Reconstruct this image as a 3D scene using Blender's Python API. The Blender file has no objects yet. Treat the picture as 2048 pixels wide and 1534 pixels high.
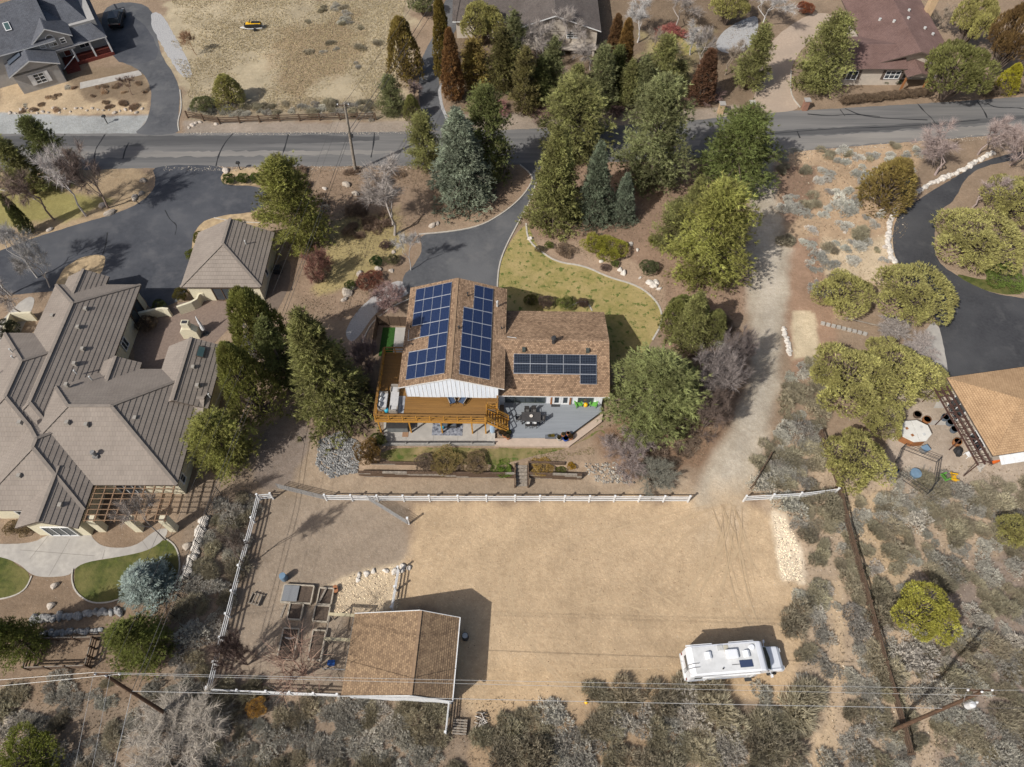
import bpy, bmesh, math, random
import numpy as np
from mathutils import Vector, Matrix
from mathutils.geometry import tessellate_polygon
R = math.radians
rnd = random.Random(7)
S = bpy.context.scene
COL = S.collection
# ------------------------------------------------------------------ camera, sky, sun, exposure
CH, CF, CP = 63.0, 1420.0, R(57)
cam = bpy.data.objects.new('camera', bpy.data.cameras.new('camera'))
COL.objects.link(cam)
cam.location = (0, 0, CH)
cam.rotation_euler = (R(90) - CP, 0, 0)
cam.data.sensor_width = 36
cam.data.lens = 36 * CF / 2048
cam.data.clip_start = 0.5
cam.data.clip_end = 9000
S.camera = cam
SUN_EL, SUN_DIR = R(43), Vector((-0.77, -0.64, 0)).normalized()     # horizontal direction towards the sun
W = bpy.data.worlds.new('World'); S.world = W; W.use_nodes = True
nt = W.node_tree
sky = nt.nodes.new('ShaderNodeTexSky'); sky.sky_type = 'NISHITA'; sky.sun_disc = False
sky.sun_elevation = SUN_EL; sky.sun_rotation = math.atan2(SUN_DIR.x, SUN_DIR.y)
sky.air_density = 1.0; sky.dust_density = 3.5; sky.ozone_density = .6
nt.links.new(sky.outputs[0], nt.nodes['Background'].inputs[0])
nt.nodes['Background'].inputs[1].default_value = 0.09
sl = bpy.data.lights.new('sun', 'SUN'); sl.energy = 4.0; sl.angle = R(0.55); sl.color = (1, 0.975, 0.935)
sun = bpy.data.objects.new('sun', sl); COL.objects.link(sun)
sd = Vector((SUN_DIR.x * math.cos(SUN_EL), SUN_DIR.y * math.cos(SUN_EL), math.sin(SUN_EL)))
sun.rotation_euler = sd.to_track_quat('Z', 'Y').to_euler(); sun.location = (-60, -40, 80)
S.view_settings.view_transform = 'Standard'; S.view_settings.look = 'None'
S.view_settings.exposure = 0.2; S.view_settings.gamma = 1
S.cycles.max_bounces = 5; S.cycles.diffuse_bounces = 3; S.cycles.transparent_max_bounces = 6

# ------------------------------------------------------------------ survey: photo pixel -> point on the ground
cc, cs = math.cos(CP), math.sin(CP)
def G(px, py, z=0.0):
    a = (px - 1024) / CF; b = (767 - py) / CF
    t = (z - CH) / (-cs + b * cc)
    return Vector((t * a, t * (cc + b * cs), z))
def PR(x, y, z):
    d = y * cc - (z - CH) * cs
    return 1024 + CF * x / d, 767 - CF * (y * cs + (z - CH) * cc) / d
def sst(a, b, x):
    t = np.clip((x - a) / (b - a), 0, 1); return t * t * (3 - 2 * t)
def hz(x, y):                                   # the corral lies a step lower than the house terrace
    k = sst(-28, -23, x)
    ins = sst(-16, -14, x) * (1 - sst(7, 10, x))
    y0 = 25.5 + (31.0 - 25.5) * ins; y1 = 37 + (31.3 - 37) * ins
    return -0.9 * k * (1 - sst(y0, y1, y))
def T(px, py, dz=0.0):
    z = 0.0
    for i in range(24):
        p = G(px, py, z); z = 0.6 * z + 0.4 * float(hz(p.x, p.y))
    return Vector((p.x, p.y, z + dz))
def hgt(p, ty):                                 # height of an upright at p whose tip shows at row ty
    lo, hi = 0, 45
    for i in range(40):
        m = (lo + hi) / 2
        if PR(p.x, p.y, p.z + m)[1] > ty: lo = m
        else: hi = m
    return lo
def pxm(p, z=0):                                # photo pixels per metre at p
    return CF / (p.y * cc - (z - CH) * cs)

# ------------------------------------------------------------------ object helpers
def tag(o, label=None, cat=None, group=None, kind=None):
    if label: o['label'] = label
    if cat: o['category'] = cat
    if group: o['group'] = group
    if kind: o['kind'] = kind
    return o
def thing(name, label, cat, loc=(0, 0, 0), rz=0, group=None):
    o = bpy.data.objects.new(name, None); COL.objects.link(o)
    o.location = loc; o.rotation_euler = (0, 0, rz); o.empty_display_size = .2
    return tag(o, label, cat, group)
def link(name, me, mat=None, parent=None, loc=(0, 0, 0), rz=0):
    o = bpy.data.objects.new(name, me); COL.objects.link(o)
    if mat is not None and len(me.materials) == 0: me.materials.append(mat)
    o.parent = parent; o.location = loc; o.rotation_euler = (0, 0, rz)
    return o
def copy_tree(o, parent=None):
    c = o.copy(); COL.objects.link(c); c.parent = parent
    for ch in o.children: copy_tree(ch, c)
    return c
class MB:
    def __init__(s): s.v = []; s.f = []; s.uv = {}
    def face(s, pts, uv=None):
        b = len(s.v); s.v += [tuple(p) for p in pts]; s.f.append(tuple(range(b, b + len(pts))))
        if uv: s.uv[len(s.f) - 1] = uv
        return s
    def box(s, c, d, rz=0, rx=0, ry=0):
        x, y, z = d[0] / 2, d[1] / 2, d[2] / 2
        m = Matrix.Translation(c) @ Matrix.Rotation(rz, 4, 'Z') @ Matrix.Rotation(ry, 4, 'Y') @ Matrix.Rotation(rx, 4, 'X')
        b = len(s.v)
        s.v += [tuple(m @ Vector((i * x, j * y, k * z))) for k in (-1, 1) for j in (-1, 1) for i in (-1, 1)]
        for q in ((0, 2, 3, 1), (4, 5, 7, 6), (0, 1, 5, 4), (2, 6, 7, 3), (0, 4, 6, 2), (1, 3, 7, 5)):
            s.f.append(tuple(b + i for i in q))
        return s
    def b2(s, x0, x1, y0, y1, z0, z1):
        return s.box(((x0 + x1) / 2, (y0 + y1) / 2, (z0 + z1) / 2), (abs(x1 - x0), abs(y1 - y0), abs(z1 - z0)))
    def bar(s, p, q, w, h=None):                # beam from p to q, w wide and h deep
        p = Vector(p); q = Vector(q); h = h or w; d = (q - p).normalized()
        u = Vector((0, 0, 1)) if abs(d.z) < .95 else Vector((0, 1, 0))
        a = d.cross(u).normalized() * w / 2; c = a.cross(d).normalized() * h / 2
        b = len(s.v)
        s.v += [tuple(e + i * a + j * c) for e in (p, q) for i, j in ((-1, -1), (1, -1), (1, 1), (-1, 1))]
        for t in ((0, 1, 2, 3), (7, 6, 5, 4), (0, 4, 5, 1), (1, 5, 6, 2), (2, 6, 7, 3), (3, 7, 4, 0)):
            s.f.append(tuple(b + i for i in t))
        return s
    def tube(s, pts, rad, n=6, cap=True):
        pts = [Vector(p) for p in pts]; m = len(pts)
        if not hasattr(rad, '__len__'): rad = [rad] * m
        b = len(s.v); u = None
        for i in range(m):
            d = (pts[min(i + 1, m - 1)] - pts[max(i - 1, 0)]).normalized()
            if u is None: u = d.orthogonal().normalized()
            else: u = (u - d * u.dot(d)).normalized()
            w = d.cross(u)
            for k in range(n):
                a = 2 * math.pi * k / n
                s.v.append(tuple(pts[i] + (u * math.cos(a) + w * math.sin(a)) * rad[i]))
        for i in range(m - 1):
            for k in range(n):
                k2 = (k + 1) % n
                s.f.append((b + i * n + k, b + i * n + k2, b + (i + 1) * n + k2, b + (i + 1) * n + k))
        if cap:
            s.f.append(tuple(b + k for k in range(n))[::-1]); s.f.append(tuple(b + (m - 1) * n + k for k in range(n)))
        return s
    def cyl(s, c, r, h, n=12, r2=None):
        return s.tube([c, (c[0], c[1], c[2] + h)], [r, r if r2 is None else r2], n)
    def lathe(s, c, prof, n=14):                # prof: (radius, height)
        return s.tube([(c[0], c[1], c[2] + z) for r, z in prof], [max(r, .001) for r, z in prof], n)
    def prism(s, prof, y0, y1):                 # side profile (x, z) extruded along y
        n = len(prof); b = len(s.v)
        s.v += [(x, y0, z) for x, z in prof] + [(x, y1, z) for x, z in prof]
        s.f.append(tuple(b + i for i in range(n))); s.f.append(tuple(b + n + i for i in range(n))[::-1])
        for i in range(n):
            j = (i + 1) % n; s.f.append((b + i, b + n + i, b + n + j, b + j))
        return s
    def slab(s, pts, t):                        # polygon (any plane) extruded t downwards
        n = len(pts); b = len(s.v)
        s.v += [tuple(p) for p in pts] + [(p[0], p[1], p[2] - t) for p in pts]
        s.f.append(tuple(b + i for i in range(n))); s.f.append(tuple(b + n + i for i in range(n))[::-1])
        for i in range(n):
            j = (i + 1) % n; s.f.append((b + i, b + n + i, b + n + j, b + j))
        return s
    def mesh(s, name, mat=None, bev=0, smooth=False, fix=True):
        me = bpy.data.meshes.new(name); me.from_pydata(s.v, [], s.f)
        if s.uv:
            ul = me.uv_layers.new(name='UVMap')
            for i, p in enumerate(me.polygons):
                if i in s.uv:
                    for li, c in zip(p.loop_indices, s.uv[i]): ul.data[li].uv = c
        if fix or bev:
            bm = bmesh.new(); bm.from_mesh(me)
            if fix: bmesh.ops.recalc_face_normals(bm, faces=bm.faces)
            if bev:
                bmesh.ops.bevel(bm, geom=[e for e in bm.edges if len(e.link_faces) == 2 and e.calc_face_angle(0) > .5], offset=bev, segments=2, affect='EDGES', profile=.6)
            bm.to_mesh(me); bm.free()
        if smooth: me.shade_smooth()
        if mat: me.materials.append(mat)
        return me
    def build(s, name, mat, parent=None, loc=(0, 0, 0), rz=0, bev=0, smooth=False, fix=True):
        return link(name, s.mesh(name, mat, bev, smooth, fix), None, parent, loc, rz)
def box(c, d, **k): return MB().box(c, d, **k)

# ------------------------------------------------------------------ materials
MATS = {}
def newmat(name):
    m = bpy.data.materials.new(name); m.use_nodes = True
    n = m.node_tree; b = n.nodes['Principled BSDF']; b.inputs['Specular IOR Level'].default_value = .25
    MATS[name] = m
    return m, n, b
def N(n, t, **k):
    d = n.nodes.new(t)
    for a, v in k.items():
        if a[0] == 'i' and a[1:].isdigit(): d.inputs[int(a[1:])].default_value = v
        else: setattr(d, a, v)
    return d
def mixc(n, fac, a, b, mode='MIX'):
    d = N(n, 'ShaderNodeMix', data_type='RGBA', blend_type=mode)
    for i, v in ((0, fac), (6, a), (7, b)):
        if hasattr(v, 'links') or hasattr(v, 'is_linked'): n.links.new(v, d.inputs[i])
        else: d.inputs[i].default_value = (tuple(v) + (1,)) if hasattr(v, '__len__') else v
    return d.outputs[2]
def noise_(n, vec, scale, detail=6, lo=.35, hi=.65, rough=.6):
    t = N(n, 'ShaderNodeTexNoise'); t.inputs['Scale'].default_value = scale; t.inputs['Detail'].default_value = detail
    t.inputs['Roughness'].default_value = rough
    n.links.new(vec, t.inputs['Vector'])
    r = N(n, 'ShaderNodeMapRange'); r.inputs[1].default_value = lo; r.inputs[2].default_value = hi
    n.links.new(t.outputs[0], r.inputs[0]); return r.outputs[0]
def bump_(n, b, h, st, dist=.05):
    d = N(n, 'ShaderNodeBump'); d.inputs['Strength'].default_value = st; d.inputs['Distance'].default_value = dist
    n.links.new(h, d.inputs['Height']); n.links.new(d.outputs[0], b.inputs['Normal'])
def mat(name, c1, c2=None, scale=3, rough=.8, bump=0, metal=0, big=None, spec=.25, stretch=None, spots=None):
    m, n, b = newmat(name)
    b.inputs['Roughness'].default_value = rough; b.inputs['Metallic'].default_value = metal
    b.inputs['Specular IOR Level'].default_value = spec
    g = N(n, 'ShaderNodeNewGeometry').outputs['Position']
    if stretch:
        mp = N(n, 'ShaderNodeMapping'); mp.inputs['Scale'].default_value = stretch; n.links.new(g, mp.inputs[0]); g = mp.outputs[0]
    c2 = c2 or tuple(v * .8 for v in c1)
    f = noise_(n, g, scale)
    col = mixc(n, f, c1, c2)
    if big:
        col = mixc(n, noise_(n, g, big[0], 3, .4, .7), col, big[1])
    if spots: col = mixc(n, noise_(n, g, spots[0], 4, spots[1], spots[2]), col, spots[3])
    n.links.new(col, b.inputs['Base Color'])
    if bump: bump_(n, b, f, bump)
    return m
def tintmat(name, rough=.85, nz=0.25, transl=0.0):      # colour of the object times a per-leaf tint
    m, n, b = newmat(name)
    o = N(n, 'ShaderNodeObjectInfo'); a = N(n, 'ShaderNodeAttribute', attribute_name='tint')
    mm = N(n, 'ShaderNodeVectorMath', operation='SCALE')
    n.links.new(o.outputs['Color'], mm.inputs[0]); n.links.new(a.outputs['Fac'], mm.inputs['Scale'])
    wm = N(n, 'ShaderNodeHueSaturation'); n.links.new(mm.outputs[0], wm.inputs['Color'])
    mr = N(n, 'ShaderNodeMapRange'); mr.inputs[1].default_value = .5; mr.inputs[2].default_value = 1.5
    mr.inputs[3].default_value = .49; mr.inputs[4].default_value = .51
    n.links.new(a.outputs['Fac'], mr.inputs[0]); n.links.new(mr.outputs[0], wm.inputs['Hue'])
    n.links.new(wm.outputs[0], b.inputs['Base Color'])
    b.inputs['Roughness'].default_value = rough
    if transl:
        tr_ = N(n, 'ShaderNodeBsdfTranslucent'); n.links.new(wm.outputs[0], tr_.inputs['Color'])
        mx = N(n, 'ShaderNodeMixShader'); mx.inputs[0].default_value = transl
        n.links.new(b.outputs[0], mx.inputs[1]); n.links.new(tr_.outputs[0], mx.inputs[2]); n.links.new(mx.outputs[0], n.nodes['Material Output'].inputs[0])
    return m
LEAF = tintmat('foliage', .7, transl=.3)
BARK = tintmat('bark_twigs', .9)
ROCK = mat('rock', (.42, .36, .29), (.25, .21, .17), 3, .9, .5, big=(.35, (.5, .44, .38)))
ROCKG = mat('grey_rock', (.36, .35, .33), (.2, .19, .18), 4, .9, .5)
WHITE = mat('white_vinyl', (.70, .70, .69), (.6, .6, .59), 2, .45)
WPAINT = mat('white_paint', (.70, .70, .70), (.6, .62, .64), .9, .55, stretch=(6, 6, .4))
GLASS = mat('window_glass', (.03, .04, .045), (.05, .06, .07), .6, .06, spec=.6)
DARK = mat('dark_metal', (.03, .03, .032), (.05, .05, .05), 4, .5)
BLACK = mat('black_rubber', (.015, .015, .016), (.03, .03, .03), 6, .7)
GALV = mat('galvanised_steel', (.24, .235, .225), (.16, .155, .15), 8, .6, metal=.1)
WOODB = mat('weathered_brown_wood', (.13, .085, .055), (.07, .046, .032), 5, .85, .3, stretch=(1, 1, 5))
WOODG = mat('weathered_grey_wood', (.3, .26, .21), (.17, .145, .12), 5, .9, .3)
POLE = mat('creosote_pole_wood', (.12, .07, .042), (.06, .038, .026), 4, .85, .3, stretch=(3, 3, .3))
# ------------------------------------------------------------------ ground
def fbm(X, Y, scale, seed, oct=4):
    out = np.zeros_like(X); amp = 1; tot = 0
    rg = np.random.RandomState(seed)
    for o in range(oct):
        L = rg.rand(256, 256); u = X * scale * 2 ** o; v = Y * scale * 2 ** o
        iu = np.floor(u).astype(int); iv = np.floor(v).astype(int); fu = u - iu; fv = v - iv
        fu = fu * fu * (3 - 2 * fu); fv = fv * fv * (3 - 2 * fv)
        g = lambda a, b: L[a % 256, b % 256]
        out += amp * ((g(iu, iv) * (1 - fu) + g(iu + 1, iv) * fu) * (1 - fv) + (g(iu, iv + 1) * (1 - fu) + g(iu + 1, iv + 1) * fu) * fv)
        tot += amp; amp *= .5
    return out / tot
def sdist(X, Y, poly):                          # >0 inside
    d = np.full(X.shape, 1e9); ins = np.zeros(X.shape, bool); n = len(poly)
    for i in range(n):
        ax, ay = poly[i]; bx, by = poly[(i + 1) % n]
        ex, ey = bx - ax, by - ay; L = ex * ex + ey * ey + 1e-9
        t = np.clip(((X - ax) * ex + (Y - ay) * ey) / L, 0, 1)
        d = np.minimum(d, (X - ax - t * ex) ** 2 + (Y - ay - t * ey) ** 2)
        c = ((ay > Y) != (by > Y)) & (X < ex * (Y - ay) / (ey + (1e-12 if ey == 0 else 0)) + ax); ins ^= c
    d = np.sqrt(d); return np.where(ins, d, -d)
def wpoly(px): return [(lambda p: (p.x, p.y))(T(x, y)) for x, y in px]
ZONES = [  # photo outline, colour, soft edge (m), raggedness (m)
 ([(330, 0), (830, -10), (800, 235), (390, 230), (335, 130)], (.41, .345, .235), 2, 2.5),
 ([(560, 60), (720, 20), (700, 130), (600, 190), (540, 180)], (.29, .22, .14), 3, 4),
 ([(380, 205), (800, 200), (760, 245), (380, 240)], (.27, .22, .15), 2, 2),
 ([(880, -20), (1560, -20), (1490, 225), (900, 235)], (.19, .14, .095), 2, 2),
 ([(1290, 70), (1420, 60), (1380, 150), (1290, 140)], (.30, .25, .13), 3, 3),
 ([(0, 150), (120, 165), (300, 140), (300, 228), (0, 235)], (.50, .385, .25), .8, 1),
 ([(120, 140), (300, 125), (300, 205), (170, 200)], (.24, .18, .12), 1, 1.5),
 ([(-60, 224), (180, 232), (300, 230), (275, 272), (-60, 272)], (.36, .37, .36), .5, .4),
 ([(370, 243), (850, 243), (850, 272), (365, 272)], (.31, .26, .21), .6, .8),
 ([(900, 232), (1480, 215), (1480, 262), (900, 272)], (.29, .24, .19), .6, .8),
 ([(-60, 335), (300, 330), (300, 400), (60, 500), (-60, 520)], (.36, .27, .17), 1, 1.5),
 ([(-60, 385), (90, 370), (230, 400), (120, 440), (-60, 470)], (.26, .23, .09), 1.5, 1.5),
 ([(560, 325), (1060, 325), (1060, 400), (850, 460), (820, 560), (700, 640), (600, 640), (560, 500)], (.27, .195, .135), 1, 1.5),
 ([(680, 430), (800, 420), (810, 500), (720, 560), (640, 590), (640, 520)], (.31, .25, .12), 1.5, 1.5),
 ([(1060, 330), (1560, 300), (1560, 480), (1480, 640), (1330, 700), (1300, 580), (1060, 470)], (.29, .20, .14), 1, 1.2),
 ([(1060, 480), (1200, 480), (1330, 560), (1340, 640), (1300, 620), (1240, 560), (1130, 530)], (.37, .27, .19), .6, .4),
 ([(1540, 308), (1860, 275), (1800, 430), (1790, 540), (1650, 660), (1590, 540), (1560, 420)], (.43, .31, .2), 1, 1.5),
 ([(1600, 480), (1790, 470), (1770, 560), (1640, 560)], (.55, .44, .3), 1.5, 1.5),
 ([(1560, 340), (1640, 330), (1620, 430), (1560, 450)], (.24, .16, .11), 1, 1.5),
 ([(1560, 480), (1640, 470), (1680, 700), (1590, 760), (1545, 620)], (.33, .22, .15), .8, .8),
 ([(480, 850), (560, 800), (640, 860), (720, 950), (1380, 950), (1390, 1005), (560, 1005), (470, 1000)], (.33, .255, .18), .8, .8),
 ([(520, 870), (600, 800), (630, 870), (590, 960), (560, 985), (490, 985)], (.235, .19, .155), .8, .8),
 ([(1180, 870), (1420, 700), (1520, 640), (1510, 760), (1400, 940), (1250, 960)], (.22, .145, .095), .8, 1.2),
 ([(380, 960), (500, 930), (545, 1000), (420, 1400), (900, 1400), (960, 1440), (1200, 1400), (1600, 1380), (1650, 1560), (-100, 1560), (-100, 1340), (200, 1340), (330, 1260)], (.26, .2, .145), 1, 1.2),
 ([(960, 1430), (1180, 1390), (1420, 1500), (1400, 1560), (900, 1560)], (.36, .26, .165), 1.5, 2),
 ([(1500, 940), (1640, 860), (1800, 960), (2200, 960), (2200, 1600), (1380, 1600), (1420, 1480), (1600, 1390), (1570, 1100), (1530, 1010)], (.40, .31, .22), 1, 1.5),
 ([(1690, 1000), (1800, 985), (1830, 1130), (1740, 1250)], (.45, .34, .22), 1.5, 2),
 ([(1850, 1150), (2200, 1020), (2200, 1500), (1900, 1500)], (.25, .2, .16), 2, 3),
 ([(1780, 780), (1900, 740), (2100, 900), (2100, 1010), (1960, 1000), (1830, 990), (1760, 950)], (.40, .33, .26), .8, .8),
 ([(530, 985), (820, 1003), (820, 1120), (790, 1150), (705, 1230), (690, 1390), (425, 1385), (500, 1170)], (.30, .24, .18), 1.2, .9),
 ([(818, 1003), (1385, 1003), (1440, 1010), (1500, 1005), (1545, 1035), (1605, 1170), (1600, 1330), (1560, 1390), (1200, 1392), (960, 1440), (900, 1400), (870, 1220), (795, 1220), (800, 1130), (820, 1110)], (.485, .36, .228), 1.0, 1.0),
 ([(1100, 1040), (1430, 1010), (1470, 1060), (1330, 1130), (1180, 1180), (1080, 1120)], (.495, .368, .235), 3.5, 2),
 ([(960, 1330), (1560, 1350), (1560, 1390), (1200, 1392), (960, 1440)], (.46, .335, .205), 2.5, 1),
 ([(655, 1170), (735, 1135), (803, 1125), (795, 1215), (705, 1228), (645, 1235)], (.56, .45, .31), .5, .5),
 ([(1542, 1020), (1572, 1030), (1608, 1130), (1615, 1168), (1562, 1162)], (.66, .56, .42), .5, .5),
 ([(1640, 1170), (1680, 1160), (1690, 1200), (1650, 1210)], (.60, .48, .34), .5, .5),
 ([(1640, 1150), (1690, 1160), (1700, 1300), (1680, 1420), (1660, 1540), (1620, 1540), (1650, 1420), (1665, 1300)], (.50, .38, .25), 1, 1),
 ([(1580, 620), (1628, 625), (1640, 715), (1585, 720)], (.58, .48, .33), .4, .4),
 ([(1440, 1000), (1500, 960), (1480, 1060), (1400, 1080)], (.45, .36, .26), 2, 1.5),
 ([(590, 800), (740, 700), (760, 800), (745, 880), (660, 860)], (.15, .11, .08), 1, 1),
 ([(190, 1030), (330, 1100), (370, 1180), (300, 1400), (-60, 1400), (-60, 1200)], (.24, .175, .12), 1, 1),
 ([(1505, 322), (1548, 318), (1552, 400), (1580, 500), (1574, 640), (1562, 760), (1532, 880), (1502, 960), (1475, 1020), (1395, 1015), (1398, 955), (1466, 860), (1496, 760), (1502, 680), (1496, 560), (1492, 430)], (.405, .35, .272), 1.3, .7),
 ([(1520, 420), (1548, 410), (1560, 560), (1553, 700), (1535, 800), (1500, 890), (1455, 960), (1440, 990), (1430, 970), (1490, 850), (1525, 720), (1522, 560)], (.46, .408, .33), 2.2, .7),
 ([(1430, 985), (1490, 985), (1470, 1060), (1400, 1110), (1390, 1060)], (.48, .365, .24), 3.5, 1.5),
]
def axis(a, b, st, far):
    f = list(np.arange(a, b + .01, st)); lo = []; d = 4
    x = a
    while x > -far: x -= d; lo.append(x); d *= 1.6
    hi = []; d = 4; x = b
    while x < far: x += d; hi.append(x); d *= 1.6
    return np.array(lo[::-1] + f + hi)
gx = axis(-88, 88, .36, 6000); gy = axis(-2, 126, .36, 6000)
X, Y = np.meshgrid(gx, gy)
Z = hz(X, Y)
C = np.empty(X.shape + (3,)); C[:] = (.29, .215, .15)
n1 = fbm(X, Y, .35, 3) - .5; n2 = fbm(X, Y, 1.1, 5) - .5; n3 = fbm(X, Y, .09, 9, 3) - .5
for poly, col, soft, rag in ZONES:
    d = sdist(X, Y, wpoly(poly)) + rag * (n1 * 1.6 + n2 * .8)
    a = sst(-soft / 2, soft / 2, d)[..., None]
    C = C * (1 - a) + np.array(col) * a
C *= (1 + .3 * n2 + .35 * n1 + .35 * n3)[..., None]
C = np.clip(C, .02, .9)
ny, nx = X.shape
idx = np.arange(nx * ny).reshape(ny, nx)
F_ = np.stack([idx[:-1, :-1], idx[:-1, 1:], idx[1:, 1:], idx[1:, :-1]], -1).reshape(-1, 4)
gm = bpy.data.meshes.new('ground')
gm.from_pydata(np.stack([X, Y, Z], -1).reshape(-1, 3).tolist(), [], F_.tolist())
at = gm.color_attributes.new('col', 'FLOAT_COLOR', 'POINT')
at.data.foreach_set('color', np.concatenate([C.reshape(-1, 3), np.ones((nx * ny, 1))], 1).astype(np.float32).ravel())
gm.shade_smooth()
m, n, b = newmat('ground_soil'); b.inputs['Roughness'].default_value = .95; b.inputs['Specular IOR Level'].default_value = .1
g = N(n, 'ShaderNodeNewGeometry').outputs['Position']
a = N(n, 'ShaderNodeAttribute', attribute_name='col').outputs['Color']
c = mixc(n, noise_(n, g, 2.2, 8, .3, .72, .7), a, mixc(n, 1.0, a, (.74, .71, .68), 'MULTIPLY'))
c = mixc(n, noise_(n, g, 7, 5, .56, .7), c, mixc(n, 1.0, a, (1.14, 1.13, 1.12), 'MULTIPLY'))
v = N(n, 'ShaderNodeTexVoronoi'); v.inputs['Scale'].default_value = 2.6; v.inputs['Randomness'].default_value = 1; n.links.new(g, v.inputs['Vector'])
r = N(n, 'ShaderNodeMapRange'); r.inputs[1].default_value = .10; r.inputs[2].default_value = .06; n.links.new(v.outputs['Distance'], r.inputs[0])
mk = N(n, 'ShaderNodeMath', operation='MULTIPLY'); n.links.new(r.outputs[0], mk.inputs[0]); n.links.new(noise_(n, g, .5, 2, .5, .62), mk.inputs[1])
c = mixc(n, mk.outputs[0], c, (.5, .45, .38))
n.links.new(c, b.inputs['Base Color'])
bump_(n, b, noise_(n, g, 3.0, 9, .2, .8, .72), .5, .12)
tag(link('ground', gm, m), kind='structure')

# ------------------------------------------------------------------ paved and planted sheets
def chaikin(p, it, closed=True):
    for k in range(it):
        q = []; n = len(p)
        for i in range(n if closed else n - 1):
            a, b = p[i], p[(i + 1) % n]
            q += [a * .75 + b * .25, a * .25 + b * .75]
        p = q if closed else [p[0]] + q[1:-1] + [p[-1]]
    return p
def sheet(name, px, mat, dz, it=2, jit=.05, parent=None, label=None):
    p = chaikin([T(x, y) for x, y in px], it)
    if jit:
        q = []
        for i in range(len(p)):
            a, b = p[i], p[(i + 1) % len(p)]; k = max(1, int((b - a).length / .6))
            for j in range(k): q.append(a.lerp(b, j / k) + Vector((rnd.uniform(-jit, jit), rnd.uniform(-jit, jit), 0)))
        p = q
    p = [Vector((v.x, v.y, v.z + dz)) for v in p]
    me = bpy.data.meshes.new(name); me.from_pydata([tuple(v) for v in p], [], tessellate_polygon([p]))
    bm = bmesh.new(); bm.from_mesh(me)
    for f in bm.faces:
        if f.normal.z < 0: f.normal_flip()
    bm.to_mesh(me); bm.free()
    return tag(link(name, me, mat, parent), kind=None if parent else 'structure')
def strip(name, px, w, mat, dz, parent=None, h=0, it=2, wj=0, kind=None, T_=T, taper=False):
    p = chaikin([T_(x, y) for x, y in px], it, False)
    mb = MB(); L = []; Rr = []
    for i, q in enumerate(p):
        d = (p[min(i + 1, len(p) - 1)] - p[max(i - 1, 0)]); d.z = 0; d.normalize()
        s = Vector((-d.y, d.x, 0)) * w / 2 * (1 + rnd.uniform(-wj, wj)) * (min(1, .08 + .3 * min(i, len(p) - 1 - i)) if taper else 1)
        L.append(q + s + Vector((0, 0, dz + h))); Rr.append(q - s + Vector((0, 0, dz + h)))
    for i in range(len(p) - 1):
        mb.face([Rr[i], Rr[i + 1], L[i + 1], L[i]])
        if h:
            dn = Vector((0, 0, -h - .02))
            mb.face([L[i], L[i + 1], L[i + 1] + dn, L[i] + dn]); mb.face([Rr[i + 1], Rr[i], Rr[i] + dn, Rr[i + 1] + dn])
    if h:
        dn = Vector((0, 0, -h - .02))
        mb.face([L[0], L[0] + dn, Rr[0] + dn, Rr[0]]); mb.face([Rr[-1], Rr[-1] + dn, L[-1] + dn, L[-1]])
    return tag(mb.build(name, mat, parent, fix=False), kind=kind)
ROADM = mat('road_asphalt', (.135, .13, .125), (.10, .098, .096), 1.2, .9, .15, big=(.7, (.19, .18, .168)), stretch=(.06, 1, 1))
OLDA = mat('grey_asphalt', (.085, .087, .092), (.065, .067, .072), 2, .85, .15, big=(.12, (.12, .12, .122)), spots=(.45, .52, .75, (.135, .132, .13)))
NEWA = mat('dark_asphalt', (.05, .05, .053), (.038, .038, .041), 3, .85, .2, big=(.15, (.068, .068, .07)), spots=(.5, .55, .75, (.078, .077, .077)))
SLATEA = mat('blue_grey_asphalt', (.062, .065, .074), (.046, .049, .057), 1.5, .85, .15, big=(.1, (.085, .088, .096)), spots=(.4, .52, .75, (.1, .1, .105)))
TAR = mat('crack_tar', (.022, .022, .024), (.03, .03, .03), 5, .6)
CONC = mat('concrete', (.42, .39, .345), (.34, .315, .28), 2, .9, .1, big=(.25, (.3, .28, .255)))
CURB = mat('curb_concrete', (.46, .42, .36), (.36, .33, .285), 3, .9, .1)
PAVER = mat('tan_pavers', (.42, .33, .25), (.35, .27, .205), 3, .9, .1, big=(.2, (.33, .26, .2)))
GRAVL = mat('pale_gravel', (.44, .43, .42), (.26, .255, .25), 9, .95, .5)
GRASSY = mat('dormant_lawn', (.31, .245, .095), (.21, .19, .06), 1.6, .95, .5, big=(.3, (.36, .275, .125)), spots=(1.5, .56, .63, (.10, .125, .03)))
GRASSG = mat('green_lawn', (.085, .095, .022), (.045, .058, .014), 2.2, .95, .5, big=(.4, (.16, .14, .05)))
TURF = mat('turf', (.03, .09, .015), (.02, .06, .01), 4, .95, .4)
road = sheet('road', [(-400, 269), (0, 268), (400, 266), (740, 265), (1100, 258), (1350, 245), (1550, 223), (1700, 216), (2048, 194), (2500, 160), (2500, 236), (2048, 266), (1856, 281), (1703, 293), (1544, 307), (1300, 322), (1000, 330), (640, 333), (350, 334), (0, 346), (-400, 350)], ROADM, .008, 1, .06)
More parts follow.
